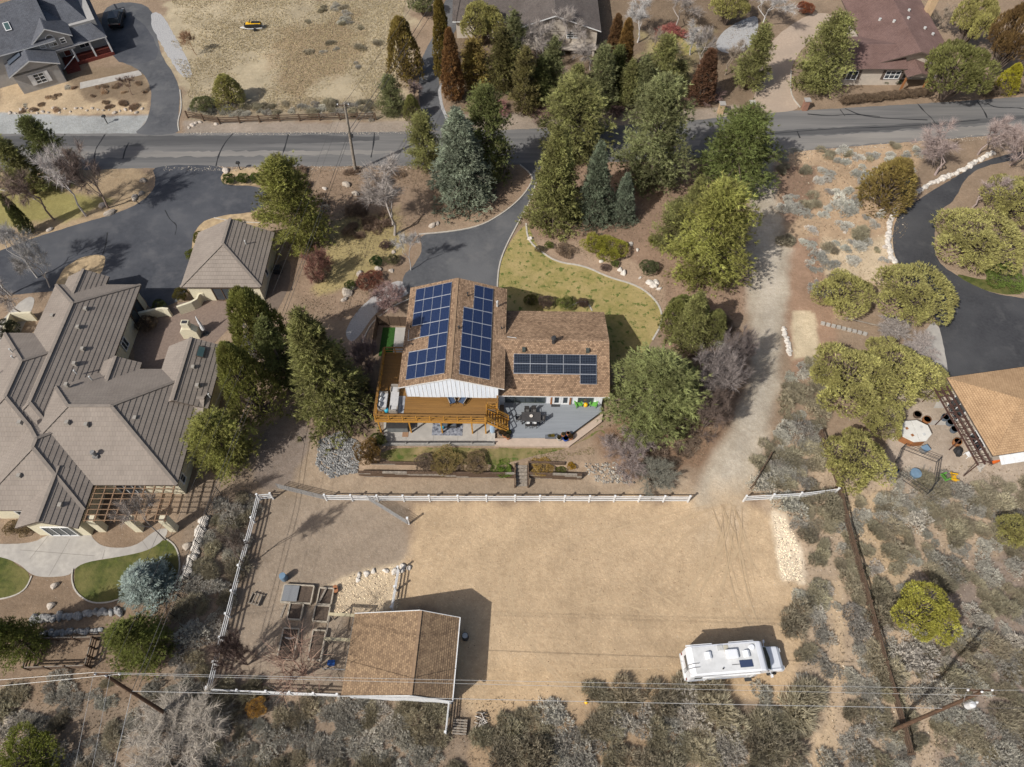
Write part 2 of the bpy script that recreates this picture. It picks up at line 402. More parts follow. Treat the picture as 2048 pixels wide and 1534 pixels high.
for pl in ([(65, 268), (55, 285), (48, 300)], [(210, 269), (200, 285), (190, 300), (188, 330)], [(466, 267), (450, 285), (437, 310), (432, 332)], [(577, 268), (570, 295), (560, 322)], [(749, 265), (747, 290), (742, 315)], [(258, 285), (250, 300), (246, 318)],
           [(1690, 217), (1730, 235), (1855, 240)], [(1835, 207), (1850, 225), (1868, 240), (1880, 270)], [(1955, 203), (1970, 225), (1974, 236)], [(1594, 262), (1600, 276)], [(1680, 219), (1690, 232)], [(1970, 204), (1990, 216), (2040, 215), (2060, 222)],
           [(1615, 228), (1660, 232), (1700, 228), (1760, 233)], [(1540, 268), (1650, 258), (1800, 254), (1960, 240)]):
    strip('crack_seal', pl, .16, TAR, .012, road, wj=.6)
NEWBAND = mat('road_dark_patch', (.07, .069, .069), (.095, .093, .091), 1, .9, .1, stretch=(.1, 1, 1))
sheet('repaved_band', [(1535, 262), (1700, 254), (1900, 243), (2060, 228), (2060, 238), (1900, 252), (1700, 266), (1535, 273)], NEWBAND, .0105, 1, .12, road)
sheet('repaved_band', [(-60, 272), (300, 272), (760, 270), (760, 284), (300, 291), (-60, 296)], NEWBAND, .0105, 1, .1, road)
WORN = mat('road_worn_band', (.24, .222, .198), (.17, .16, .148), 1.1, .92, .1, stretch=(.08, 1, 1))
sheet('worn_band', [(1545, 276), (1700, 268), (1900, 256), (2060, 244), (2060, 262), (1860, 279), (1700, 291), (1548, 304)], WORN, .0105, 1, .15, road)
sheet('worn_band', [(-60, 304), (200, 303), (500, 302), (800, 300), (800, 308), (500, 312), (200, 316), (-60, 320)], WORN, .0105, 1, .2, road)
sheet('worn_band', [(1230, 285), (1400, 276), (1400, 296), (1230, 306)], WORN, .0105, 1, .2, road)
d1 = sheet('driveway', [(262, 270), (290, 250), (300, 225), (304, 180), (285, 140), (225, 118), (200, 60), (210, 5), (300, 5), (312, 60), (322, 112), (350, 150), (362, 190), (355, 240), (362, 270)], OLDA, .012)
sheet('asphalt_patch', [(205, 52), (262, 28), (300, 60), (323, 115), (276, 130), (225, 122)], SLATEA, .016, 1, .05, d1)
sheet('concrete_path', [(300, 28), (318, 22), (345, 60), (388, 145), (378, 158), (358, 150), (330, 100), (305, 60)], GRAVL, .013, 2, .12)
sheet('front_walk', [(160, 165), (280, 140), (284, 150), (160, 178)], CONC, .012, 0, 0)
d2 = sheet('neighbour_driveway', [(300, 330), (450, 330), (446, 352), (442, 370), (525, 372), (548, 402), (515, 422), (430, 436), (392, 455), (384, 480), (378, 560), (372, 590), (340, 612), (300, 622), (288, 590), (200, 572), (-60, 600), (-120, 540), (0, 502), (60, 478), (160, 447), (250, 422), (300, 392), (314, 360)], SLATEA, .013)
for pl in ([(330, 420), (340, 440), (355, 450), (350, 470)], [(215, 465), (212, 490), (205, 510)]): strip('crack_seal', pl, .12, TAR, .017, d2, wj=.6)
SANDI = mat('tan_soil', (.46, .34, .2), (.3, .22, .13), 1.5, .95, .4)
sheet('planted_island', [(120, 545), (150, 520), (190, 508), (212, 512), (210, 530), (195, 560), (150, 590), (100, 600)], SANDI, .03)
sheet('planted_island', [(440, 352), (455, 340), (500, 335), (540, 340), (545, 372), (520, 371), (445, 370)], SANDI, .03)
sheet('planted_island', [(392, 458), (410, 440), (450, 430), (520, 424), (540, 440), (480, 470), (400, 520), (378, 540), (384, 490)], SANDI, .03)
d3 = sheet('main_driveway', [(1030, 326), (1085, 326), (1076, 350), (1066, 390), (1034, 448), (1008, 500), (996, 560), (996, 620), (838, 620), (818, 590), (800, 556), (830, 530), (845, 500), (838, 468), (900, 463), (960, 452), (1005, 425), (1042, 395), (1066, 360), (1058, 343)], OLDA, .014)
d4 = sheet('curved_driveway', [(2200, 290), (1990, 306), (1880, 372), (1840, 397), (1800, 422), (1786, 456), (1784, 492), (1800, 540), (1850, 600), (1878, 650), (1888, 690), (1904, 800), (2150, 800), (2150, 606), (2000, 592), (1942, 568), (1915, 552), (1882, 530), (1868, 505), (1870, 447), (1884, 417), (1908, 402), (1930, 356), (1976, 326), (2200, 300)], NEWA, .013)
sheet('paver_driveway', [(1500, 228), (1606, 222), (1582, 195), (1580, 150), (1592, 108), (1665, 40), (1660, 25), (1612, 28), (1535, 85), (1515, 150), (1510, 190)], PAVER, .012)
sheet('far_driveway', [(842, 240), (846, 262), (905, 262), (890, 225), (876, 160), (880, 110), (915, 57), (945, -20), (895, -20), (876, 57), (842, 115), (836, 170)], OLDA, .012)
sheet('stone_verge', [(886, 160), (880, 180), (890, 225), (908, 250), (900, 255), (884, 225), (874, 180)], GRAVL, .02)
sheet('grey_drive', [(1428, 100), (1440, 65), (1490, 36), (1520, 30), (1510, 90), (1470, 110)], GRAVL, .012)
sheet('gravel_walk', [(800, 556), (832, 582), (780, 605), (745, 632), (725, 665), (700, 690), (688, 660), (720, 615), (760, 580)], mat('walk_gravel', (.4, .38, .36), (.3, .285, .27), 8, .95, .3), .013)
lawn = sheet('lawn', [(994, 600), (994, 560), (1006, 510), (1030, 468), (1056, 446), (1066, 478), (1082, 503), (1115, 524), (1169, 531), (1217, 554), (1268, 568), (1298, 586), (1320, 613), (1324, 646), (1304, 680), (1280, 720), (1225, 740), (1180, 700), (1010, 660)], GRASSY, .016)
sheet('lower_lawn', [(764, 893), (990, 897), (1140, 898), (1200, 855), (1215, 870), (1200, 922), (1060, 930), (760, 928)], mat('lawn_strip', (.15, .14, .045), (.08, .09, .022), 1.4, .95, .5, big=(.4, (.27, .2, .1)), spots=(1.2, .55, .62, (.07, .1, .02))), .016)
gl = [(146, 1140), (170, 1124), (250, 1112), (310, 1090), (330, 1076), (352, 1092), (361, 1130), (352, 1165), (325, 1190), (250, 1200), (180, 1206), (152, 1185)]
sheet('oval_lawn', gl, GRASSG, .016)
sheet('round_lawn', [(-60, 1110), (0, 1112), (40, 1130), (64, 1155), (45, 1185), (0, 1200), (-60, 1205)], GRASSG, .016)
sheet('side_lawn', [(1300, 75), (1400, 70), (1390, 110), (1310, 120)], GRASSY, .014)
sheet('juniper_lawn', [(1905, 545), (1960, 560), (2050, 560), (2050, 590), (1990, 588), (1940, 568)], GRASSG, .014)
wk = sheet('garden_walk', [(-80, 1085), (60, 1090), (100, 1066), (180, 1060), (185, 1078), (210, 1096), (270, 1095), (310, 1060), (338, 1055), (330, 1078), (300, 1100), (250, 1112), (170, 1124), (146, 1140), (138, 1152), (90, 1155), (62, 1150), (40, 1128), (0, 1112), (-80, 1108)], CONC, .02, 2, 0)
CJ = mat('concrete_joint', (.22, .2, .18), (.25, .23, .2), 3, .9)
for pl in ([(60, 1118), (100, 1068)], [(98, 1152), (140, 1078)], [(40, 1100), (190, 1112)], [(210, 1100), (205, 1118)], [(285, 1082), (296, 1098)]): strip('joint', pl, .05, CJ, .024, wk, it=0)
sheet('entry_walk', [(-40, 690), (40, 600), (70, 590), (66, 620), (20, 700), (-40, 720)], CONC, .015)
cobc = mat('courtyard_brick', (.22, .165, .13), (.17, .125, .1), 4, .9, .2)
sheet('courtyard', [(264, 668), (330, 620), (370, 600), (470, 600), (460, 670), (330, 740), (270, 735)], cobc, .012, 1, 0)
sheet('garage_yard', [(520, 590), (556, 520), (585, 520), (575, 590), (540, 640)], mat('packed_soil', (.17, .13, .1), (.13, .1, .08), 3, .95), .012)
sheet('east_apron', [(1862, 640), (1880, 655), (1890, 690), (1904, 760), (1880, 775), (1848, 720), (1840, 690)], CONC, .012)
sheet('east_patio', [(1850, 850), (1890, 770), (1912, 770), (1990, 905), (1960, 945), (1905, 850)], CONC, .014, 0, 0)
for nm, pl, w, h in (('curb', [(1040, 330), (1059, 345), (1067, 361), (1043, 396), (1006, 427), (960, 453), (900, 464), (838, 469)], .16, .1),
    ('curb', [(1076, 352), (1062, 400), (1034, 450), (1007, 502), (996, 540), (994, 590)], .16, .1),
    ('curb', [(1052, 447), (1055, 480), (1082, 504), (1115, 525), (1169, 532), (1217, 555), (1268, 569), (1298, 587), (1321, 614), (1325, 646), (1305, 680)], .2, .08),
    ('curb', [(835, 592), (790, 610), (760, 632), (740, 650), (722, 690)], .14, .08), ('curb', [(1132, 618), (1160, 602), (1176, 606), (1184, 622)], .14, .08),
    ('curb', [(146, 1138), (143, 1160), (152, 1186), (180, 1206), (215, 1206), (240, 1198)], .12, .08), ('curb', [(325, 1190), (352, 1165), (362, 1130), (353, 1092), (330, 1076)], .12, .08),
    ('curb', [(64, 1152), (52, 1180), (20, 1196), (-30, 1202)], .12, .08), ('curb', [(0, 380), (60, 388), (70, 400)], .14, .08), ('curb', [(1582, 142), (1580, 190), (1600, 215)], .15, .1), ('curb', [(428, 436), (470, 444), (520, 446)], .12, .08), ('curb', [(360, 180), (364, 215), (355, 245), (358, 262)], .15, .08)):
    strip(nm, pl, w, CURB, 0, h=h, kind='structure')
TRK = mat('rutted_sand', (.395, .29, .18), (.435, .322, .2), 1.3, .95, .4)
tk = 0
trks = []
rt = random.Random(5)
for i in range(9):
    ex, ey = rt.uniform(960, 1540), rt.uniform(1120, 1330); mx, my = (1440 + ex) / 2 + rt.uniform(-60, 60), (1010 + ey) / 2 + rt.uniform(-40, 40); sx = 1440 + rt.uniform(-25, 25)
    for o in (0, 34): trks.append([(sx + o * .6, 1008), (mx + o, my + o * .4), (ex + o * .8, ey + o * .7)])
for pl in ([(1040, 1085), (1018, 1130), (1015, 1200), (1035, 1260), (1080, 1320), (1140, 1385), (1175, 1410)], [(1045, 1085), (1024, 1130), (1022, 1200), (1042, 1262), (1090, 1322), (1150, 1385)], [(1420, 1030), (1400, 1150), (1350, 1230), (1290, 1310)], [(1250, 1160), (1330, 1215), (1400, 1260)], [(1270, 1155), (1340, 1205), (1420, 1255)],
           [(1110, 1230), (1200, 1198), (1290, 1220), (1370, 1262)], [(1290, 1205), (1380, 1180), (1450, 1120), (1440, 1040)], [(1080, 1170), (1110, 1230), (1170, 1300)], [(1150, 1340), (1240, 1338), (1340, 1335)], [(1370, 1215), (1450, 1212), (1540, 1235)]) + tuple(trks):
    tk += 1; strip('tyre_track', pl, rt.uniform(.13, .24), TRK, (.004 + .0012 * tk), wj=.5, it=3, kind='structure', taper=True)
# ------------------------------------------------------------------ building helpers
def clip(poly, v0, v1):
    def half(P, f):
        o = []
        for i in range(len(P)):
            a, b = P[i], P[(i + 1) % len(P)]; fa, fb = f(a), f(b)
            if fa >= 0: o.append(a)
            if (fa >= 0) != (fb >= 0):
                t = fa / (fa - fb); o.append((a[0] + (b[0] - a[0]) * t, a[1] + (b[1] - a[1]) * t))
        return o
    P = half(poly, lambda p: p[1] - v0)
    return half(P, lambda p: v1 - p[1]) if P else P
def slope(par, pts, rm, tm, cw=.2, sep=False, th=.17, lift=.025, gap=0, dname='roof_deck', cname='shingles'):
    p = [Vector(q) for q in pts]; p0 = p[0]; u = (p[1] - p0).normalized(); nr = Vector((0, 0, 0))
    for i in range(len(p)): nr += (p[i] - p0).cross(p[(i + 1) % len(p)] - p0)
    nr.normalize()
    if nr.z < 0: nr = -nr
    v = nr.cross(u)
    if v.dot(p[2] - p0) < 0: v = -v
    deck = MB().slab(p, th).build(dname, tm, par)
    uv = [((q - p0).dot(u), (q - p0).dot(v)) for q in p]
    vm = max(q[1] for q in uv); k = max(1, round(vm / cw)); w = vm / k; mb = MB()
    for i in range(k):
        P = clip(uv, i * w + 1e-5, (i + 1) * w - gap)
        if len(P) < 3: continue
        f = lambda a, b, o=0: p0 + u * a + v * b + nr * (.006 + lift * (1 - (b - i * w) / w) + o)
        if sep: mb = MB()
        mb.face([f(a, b) for a, b in P], [(a, b) for a, b in P])
        lo = [a for a, b in P if b < i * w + 1e-3]
        if len(lo) > 1 and lift:
            a0, a1 = min(lo), max(lo); b0 = i * w
            mb.face([f(a0, b0), f(a0, b0, -lift - .004), f(a1, b0, -lift - .004), f(a1, b0)], [(a0, b0), (a0, b0), (a1, b0), (a1, b0)])
        if sep: mb.build(cname, rm, deck, fix=False)
    if not sep: mb.build(cname, rm, deck, fix=False)
    return deck
def hiproof(par, x0, x1, y0, y1, ze, pitch, rm, tm, axis='y', ends='hh', cw=.2, sep=False, cap=None, wall=None, inset=.45, lift=.025):
    sw = (lambda a, b, z: (a, b, z)) if axis == 'y' else (lambda a, b, z: (b, a, z))
    if axis == 'x': x0, x1, y0, y1 = y0, y1, x0, x1
    hw = (x1 - x0) / 2; zr = ze + hw * pitch; xm = (x0 + x1) / 2
    ya = y0 + (hw if ends[0] == 'h' else 0); yb = y1 - (hw if ends[1] == 'h' else 0)
    A, B = sw(xm, ya, zr), sw(xm, yb, zr); c = [sw(x0, y0, ze), sw(x1, y0, ze), sw(x1, y1, ze), sw(x0, y1, ze)]
    kw = dict(cw=cw, sep=sep, lift=lift, cname='tile_course' if sep else 'shingles')
    slope(par, [c[1], c[2], B, A], rm, tm, **kw); slope(par, [c[3], c[0], A, B], rm, tm, **kw)
    if ends[0] == 'h': slope(par, [c[0], c[1], A], rm, tm, **kw)
    if ends[1] == 'h': slope(par, [c[2], c[3], B], rm, tm, **kw)
    if cap:
        o = lambda q: (q[0], q[1], q[2] + .05); L = [(A, B)]
        L += [(c[0], A), (c[1], A)] if ends[0] == 'h' else []
        L += [(c[2], B), (c[3], B)] if ends[1] == 'h' else []
        for a, b in L: MB().bar(o(a), o(b), .3, .09).build('ridge_cap', cap, par)
    if wall:
        for e, yy in ((0, y0 + inset), (1, y1 - inset)):
            if ends[e] == 'g':
                i = inset; zz = ze + i * pitch - .2
                q = [sw(x0 + i, yy, ze - .3), sw(x1 - i, yy, ze - .3), sw(x1 - i, yy, zz), sw(xm, yy, zr - .2), sw(x0 + i, yy, zz)]
                d = Vector(sw(0, .1, 0)) * (1 if e == 0 else -1); mb = MB(); n = 5
                mb.v = [tuple(Vector(a)) for a in q] + [tuple(Vector(a) + d) for a in q]
                mb.f = [tuple(range(5)), tuple(range(9, 4, -1))] + [(k, k + 5, (k + 1) % 5 + 5, (k + 1) % 5) for k in range(5)]
                mb.build('gable_wall', wall, par)
    return zr
def walls(par, x0, x1, y0, y1, z1, m, z0=-.3):
    return MB().b2(x0, x1, y0, y1, z0, z1).build('wall', m, par)
def win(par, c, w, h, ang, fm=None, nv=1, nh=0, name='window', gm=None, fw=.09):
    fm = fm or WHITE; mb = MB()
    for s in (-1, 1):
        mb.box((s * (w / 2 - fw / 2), -.04, 0), (fw, .12, h)); mb.box((0, -.04, s * (h / 2 - fw / 2)), (w - 2 * fw, .118, fw))
    for i in range(nv): mb.box((-w / 2 + w * (i + 1) / (nv + 1), -.04, 0), (fw * .8, .11, h - 2 * fw))
    for i in range(nh): mb.box((0, -.04, -h / 2 + h * (i + 1) / (nh + 1)), (w - 2 * fw, .105, fw * .6))
    o = mb.build(name, fm, par, c, R(ang + 90))
    box((0, -.02, 0), (w - fw, .04, h - fw)).build('pane', gm or GLASS, o)
    return o
def pipe(par, c, r, h, m, name='vent_pipe', hat=True):
    mb = MB().cyl(c, r, h, 8)
    if hat: mb.cyl((c[0], c[1], c[2] + h), r * 1.5, r * .9, 8, r * 1.1)
    return mb.build(name, m, par)
def shingle(name, c1, c2, c3, bw=.32, rh=.17, big=None, mort=.012):
    m, n, b = newmat(name); b.inputs['Roughness'].default_value = .92
    uvn = N(n, 'ShaderNodeTexCoord').outputs['UV']; g = N(n, 'ShaderNodeNewGeometry').outputs['Position']
    br = N(n, 'ShaderNodeTexBrick'); n.links.new(uvn, br.inputs['Vector'])
    for k, v in (('Scale', 1), ('Mortar Size', mort), ('Bias', -.1), ('Brick Width', bw), ('Row Height', rh)): br.inputs[k].default_value = v
    br.inputs['Color1'].default_value = c1 + (1,); br.inputs['Color2'].default_value = c2 + (1,); br.inputs['Mortar'].default_value = tuple(x * .45 for x in c2) + (1,)
    c = mixc(n, noise_(n, g, 2.2, 3, .5, .75), br.outputs['Color'], c3)
    c = mixc(n, noise_(n, g, .45, 4, .35, .75), c, mixc(n, 1.0, c, big or (.75, .73, .72), 'MULTIPLY'))
    n.links.new(c, b.inputs['Base Color']); bump_(n, b, br.outputs['Fac'], -.4, .03)
    return m
SHB = shingle('brown_shingle', (.40, .268, .168), (.165, .105, .066), (.3, .198, .124), .22, .17)
SHBARN = shingle('barn_shingle', (.35, .24, .142), (.185, .122, .076), (.29, .198, .118), .24, .19)
SHBR = shingle('red_brown_shingle', (.21, .132, .112), (.172, .108, .094), (.19, .12, .103))
SHGR = shingle('slate_grey_shingle', (.135, .142, .16), (.1, .106, .122), (.12, .127, .143))
SHDK = shingle('taupe_shingle', (.15, .125, .11), (.11, .095, .085), (.13, .11, .1))
SHTAN = shingle('tan_shake', (.47, .31, .175), (.38, .245, .135), (.43, .285, .16), .25, .22)
TILE = shingle('concrete_tile', (.262, .223, .188), (.232, .198, .167), (.25, .213, .18), .3, .45, (.84, .83, .83), .007)
TILECAP = mat('tile_cap', (.235, .2, .168), (.19, .162, .137), 3, .9)
CREAM = mat('cream_stucco', (.62, .57, .42), (.55, .5, .37), 4, .9, .15)
FASCB = mat('brown_fascia', (.11, .085, .07), (.085, .065, .052), 3, .7)
GREYW = mat('grey_siding', (.36, .345, .325), (.31, .3, .285), 2, .8)
BEIGE = mat('beige_stucco', (.47, .41, .34), (.41, .36, .3), 2, .9)
BOARDS = mat('white_board_siding', (.72, .77, .83), (.62, .68, .75), 1.2, .55, stretch=(4, 4, .3))
VENTM = mat('vent_metal', (.5, .5, .48), (.4, .4, .38), 5, .5)
VENTD = mat('dull_vent', (.33, .3, .26), (.25, .23, .2), 4, .7)
RIDGE = mat('ridge_shingle', (.3, .2, .122), (.22, .146, .09), 4, .92)
REDW = mat('red_stained_wood', (.2, .05, .035), (.13, .033, .025), 4, .7)

# ------------------------------------------------------------------ main house
hs = thing('main_house', 'brown shingled split-level house with blue solar panels in the middle of the picture', 'house', (-5.9, 37.0, 0), R(-1))
walls(hs, -4.6, 4.6, .65, 12.2, 5.05, WPAINT)
zr = hiproof(hs, -5.15, 5.15, .1, 12.75, 5.0, .33, SHB, WHITE, 'y', 'gg', .15, wall=BOARDS, inset=.5)
MB().box((0, 6.4, zr + .018), (.26, 12.6, .03)).build('ridge_cap', RIDGE, hs)
bt = MB()
for i in range(23):
    x = -4.5 + i * .41; bt.b2(x - .02, x + .02, .195, .22, 3.2, 5.0 + .322 * (4.5 - abs(x)) - .03)
for i in range(23):
    x = -4.5 + i * .41; bt.b2(x - .02, x + .02, .62, .65, 2.6, 3.2)
bt.build('siding_battens', WHITE, hs)
walls(hs, 4.61, 15.1, 1.35, 10.6, 3.3, WPAINT)
hiproof(hs, 2.3, 15.6, .45, 11.2, 3.25, .39, SHB, WHITE, 'x', 'gg', .15, wall=WPAINT, inset=.5)
win(hs, (-2.3, .62, 3.6), 2.0, 1.9, -90, nv=1, name='sliding_door'); win(hs, (2.5, .62, 3.6), 2.0, 1.9, -90, nv=1, name='sliding_door')
WFD = mat('dark_bronze', (.05, .06, .055), (.07, .08, .07), 3, .5)
win(hs, (7.2, 1.33, 1.6), 4.1, 1.9, -90, WFD, 3, name='window_wall'); win(hs, (13.35, 1.33, 1.65), 1.5, 1.5, -90, WFD, 0)
for i in range(2): win(hs, (10.45 + i * .88, 1.33, 1.5), .86, 2.1, -90, WHITE, 0, name='french_door', fw=.2)
COPPER = mat('cedar_trim', (.3, .13, .05), (.24, .1, .04), 4, .6)
for x in (9.9, 11.83): MB().b2(x - .09, x + .09, 1.22, 1.35, .3, 2.7).build('door_trim', COPPER, hs)
for i, x in enumerate((-3, 0, 2.6)): win(hs, (x, .6, 1.3), 1.5, 1.5, -90)
for y in (3.5, 8): win(hs, (-4.62, y, 3.6), 1.4, 1.2, 180)
MB().b2(15.1, 15.7, 3.9, 4.7, 0, .8).build('air_conditioner', VENTM, hs)
FR_AL = mat('panel_frame', (.55, .56, .58), (.5, .5, .52), 3, .4, metal=.5)
def solarmat(name, c1, line, cell):
    m, n, b = newmat(name); b.inputs['Roughness'].default_value = .18; b.inputs['Specular IOR Level'].default_value = .4
    uvn = N(n, 'ShaderNodeTexCoord').outputs['UV']
    br = N(n, 'ShaderNodeTexBrick', offset=0.0); n.links.new(uvn, br.inputs['Vector'])
    for k, v in (('Scale', 1), ('Mortar Size', .011), ('Brick Width', cell), ('Row Height', cell)): br.inputs[k].default_value = v
    br.inputs['Color1'].default_value = c1 + (1,); br.inputs['Color2'].default_value = tuple(x * 1.25 for x in c1) + (1,); br.inputs['Mortar'].default_value = line + (1,)
    n.links.new(br.outputs['Color'], b.inputs['Base Color']); return m
SOLB = solarmat('blue_cells', (.0105, .0205, .058), (.04, .055, .105), .163)
SOLK = solarmat('black_cells', (.005, .007, .013), (.07, .085, .11), .163)
def panelmesh(w, h, sm):
    f = MB()
    for s in (-1, 1): f.box((s * (w / 2 - .008), 0, .02), (.016, h, .045)); f.box((0, s * (h / 2 - .012), .02), (w - .035, .024, .044))
    gmb = MB().face([(-w / 2 + .02, -h / 2 + .02, .036), (w / 2 - .02, -h / 2 + .02, .036), (w / 2 - .02, h / 2 - .02, .036), (-w / 2 + .02, h / 2 - .02, .036)], [(0, 0), (w - .04, 0), (w - .04, h - .04), (0, h - .04)])
    gmb.face([(-w / 2 + .02, -h / 2 + .02, .0), (-w / 2 + .02, h / 2 - .02, .0), (w / 2 - .02, h / 2 - .02, .0), (w / 2 - .02, -h / 2 + .02, .0)])
    return f.mesh('panel', FR_AL), gmb.mesh('cells', sm, fix=False)
def array(label, cells, origin, u, v, w, h, sm, arm):
    nr = u.cross(v); rot = Matrix((u, v, nr)).transposed().to_euler()
    ar = MB(); rows = sorted(set(r for r, c in cells))
    for r in rows:
        cs_ = [c for rr, c in cells if rr == r]
        for k in (.25, .75):
            ar.bar(origin + u * (min(cs_) - .05) * (w + .02) + v * (r + k) * (h + .02) + nr * .05, origin + u * (max(cs_) + 1.0) * (w + .02) + v * (r + k) * (h + .02) + nr * .05, .04)
    for r in rows[:-1]:
        cs_ = [c for rr, c in cells if rr in (r, r + 1)]; ar.bar(origin + u * min(cs_) * (w + .02) + v * ((r + 1) * (h + .02)) + nr * .13, origin + u * (max(cs_) + 1.0) * (w + .02) + v * ((r + 1) * (h + .02)) + nr * .13, .075, .015)
    o = ar.build('solar_array', FR_AL, hs); o['label'] = label
    fm, cm = panelmesh(w, h, sm)
    for r, c in cells:
        p = link('solar_panel', fm, None, o, origin + u * (c + .5) * (w + .02) + v * (r + .5) * (h + .02) + nr * .08); p.rotation_euler = rot
        p.data = panel_joined(fm, cm, sm)
PJ = {}
def panel_joined(fm, cm, sm):
    if fm.name in PJ: return PJ[fm.name]
    me = bpy.data.meshes.new('solar_panel'); v = [tuple(a.co) for a in fm.vertices]; k = len(v)
    f = [tuple(p.vertices) for p in fm.polygons]; nf = len(f)
    v += [tuple(a.co) for a in cm.vertices]; f += [tuple(i + k for i in p.vertices) for p in cm.polygons]
    me.from_pydata(v, [], f); me.materials.append(FR_AL); me.materials.append(sm)
    ul = me.uv_layers.new(name='UVMap')
    for p in me.polygons[nf:]:
        p.material_index = 1
        for li in p.loop_indices:
            c = me.vertices[me.loops[li].vertex_index].co; ul.data[li].uv = (c.x + 5, c.y + 5)
    PJ[fm.name] = me; return me
th = math.atan(.33); cW = math.cos(th)
wa = [(r, c) for r in range(7) for c in range(4) if not (r == 3 and c == 0 or r == 2 and c < 2)]
# west slope: columns run up to the ridge, rows run north
array('blue solar array on the west slope with a stepped notch', wa, Vector((-4.42 , .78, zr - .33 * 4.42)) , Vector((cW, 0, math.sin(th))), Vector((0, 1, 0)), 1.0, 1.62, SOLB, None)
ea = [(r, c) for r in range(7) for c in range(3) if not (r > 4 and c == 0)]
array('blue solar array on the east slope beside the ridge', ea, Vector((.78, .78, zr - .33 * .78)), Vector((cW, 0, -math.sin(th))), Vector((0, 1, 0)), 1.0, 1.62, SOLB, None)
t2 = math.atan(.39); o2 = Vector((6.0, 1.62, 3.25 + .39 * 1.17))
array('black solar array on the low wing facing the patio', [(r, c) for r in (1, 2) for c in range(5)] + [(0, 4)], o2, Vector((1, 0, 0)), Vector((0, math.cos(t2), math.sin(t2))), 1.64, .99, SOLK, None)
pipe(hs, (1.15, 10.6, 6.2), .07, .65, DARK); pipe(hs, (4.2, 10.1, 5.2), .1, .9, VENTM); pipe(hs, (.5, 6.2, 6.4), .08, .5, DARK)
pipe(hs, (-4.6, 7.3, 5.0), .05, .45, DARK); pipe(hs, (-4.2, 5.0, 5.1), .05, .45, DARK); pipe(hs, (4.7, 7.3, 5.0), .05, .45, DARK)
pipe(hs, (10.0, 5.6, 5.1), .2, .9, DARK, 'chimney_pipe')
for x in (7.0, 13.4): MB().b2(x - .16, x + .16, 4.6, 5.0, 4.7, 5.25).build('roof_vent', WFD, hs)
for p, q in (((5.3, 6.2, 5.3), (6.2, 6.1, 5.3)), ((6.2, 6.1, 5.32), (6.2, 4.2, 4.72)), ((-4.7, 5.6, 5.22), (-3.5, 5.75, 5.6)), ((-4.75, 7.0, 5.2), (-4.7, 5.6, 5.22))): MB().bar(p, q, .05).build('conduit', VENTM, hs)

# raised deck with stairs
GB = MB().prism([(-4.5, 3.2), (4.5, 3.2), (4.5, 5.0), (0, 6.45), (-4.5, 5.0)], .22, .62).build('board_panel', BOARDS, hs)
ORW = mat('orange_stained_wood', (.46, .235, .045), (.37, .18, .034), 3, .6, .15)
DKB = mat('deck_stain', (.24, .125, .035), (.165, .085, .027), 2.5, .6, .2, stretch=(.15, 6, 1))
dk = thing('raised_deck', 'raised orange-brown timber deck wrapping the southwest corner of the main house', 'deck', (-5.9, 37.0, 0), R(-1))
bd = MB()
for i in range(20):
    y = -2.2 + i * .142; bd.b2(-7.5, 3.35, y, y + .13, 2.56 + rnd.uniform(-.002, .002), 2.6)
for i in range(20):
    x = -7.5 + i * .142; bd.b2(x, x + .13, .66, 5.9, 2.555, 2.597)
for i in range(9):
    y = -.7 + i * .142; bd.b2(3.36, 4.5, y, y + .13, 2.55, 2.598)
bd.build('deck_boards', DKB, dk)
for a, b in (((-7.55, -2.24), (3.4, -2.24)), ((-7.55, -2.2), (-7.55, 5.95)), ((3.38, -2.2), (3.38, -.75)), ((4.55, -.75), (4.55, .6))):
    MB().bar(a + (2.45,), b + (2.45,), .05, .26).build('rim_board', ORW, dk)
jo = MB()
for i in range(12): jo.b2(-7.3 + i * .92, -7.25 + i * .92, -2.2, .6, 2.3, 2.54)
jo.build('joists', WOODB, dk)
for x in (-7.3, -4.25, -1.1, 1.95, 3.3): MB().b2(x - .07, x + .07, -2.14, -2.0, 0, 2.3).build('support_post', ORW, dk)
def rail(par, a, b, z0a, z0b, m, n, hh=1.02):
    a = Vector(a); b = Vector(b)
    for i in range(n):
        t = i / (n - 1); p = a.lerp(b, t); z = z0a + (z0b - z0a) * t
        MB().b2(p.x - .05, p.x + .05, p.y - .05, p.y + .05, z - .1, z + hh).build('rail_post', m, par)
    A = Vector((a.x, a.y, z0a)); B = Vector((b.x, b.y, z0b)); up = Vector((0, 0, 1))
    MB().bar(A + up * (hh + .02), B + up * (hh + .02), .16, .04).build('top_rail', DKB if m is ORW and abs(z0a - z0b) < .01 else m, par)
    for k in (.12, .55): MB().bar(A + up * k, B + up * k, .035, .07).build('lower_rail', m, par)
rail(dk, (-7.45, -2.15, 0), (3.3, -2.15, 0), 2.6, 2.6, ORW, 9); rail(dk, (-7.45, -2.1, 0), (-7.45, 5.8, 0), 2.6, 2.6, ORW, 7)
rail(dk, (-7.4, 5.85, 0), (-5.3, 5.85, 0), 2.6, 2.6, ORW, 3); rail(dk, (4.45, -.65, 0), (4.45, .5, 0), 2.6, 2.6, ORW, 2); rail(dk, (3.5, -.62, 0), (4.4, -.62, 0), 2.6, 2.6, ORW, 2)
for i in range(8):
    x = 3.42 + i * .27; z = 2.6 - (i + 1) * .235; MB().b2(x, x + .22, -2.1, -.8, z - .05, z).build('stair_tread', ORW, dk)
for y in (-2.13, -.77): MB().bar((3.4, y, 2.42), (5.6, y, .5), .05, .28).build('stringer', ORW, dk); rail(dk, (3.4, y - .02, 0), (5.55, y - .02, 0), 2.5, .55, ORW, 3, .95)

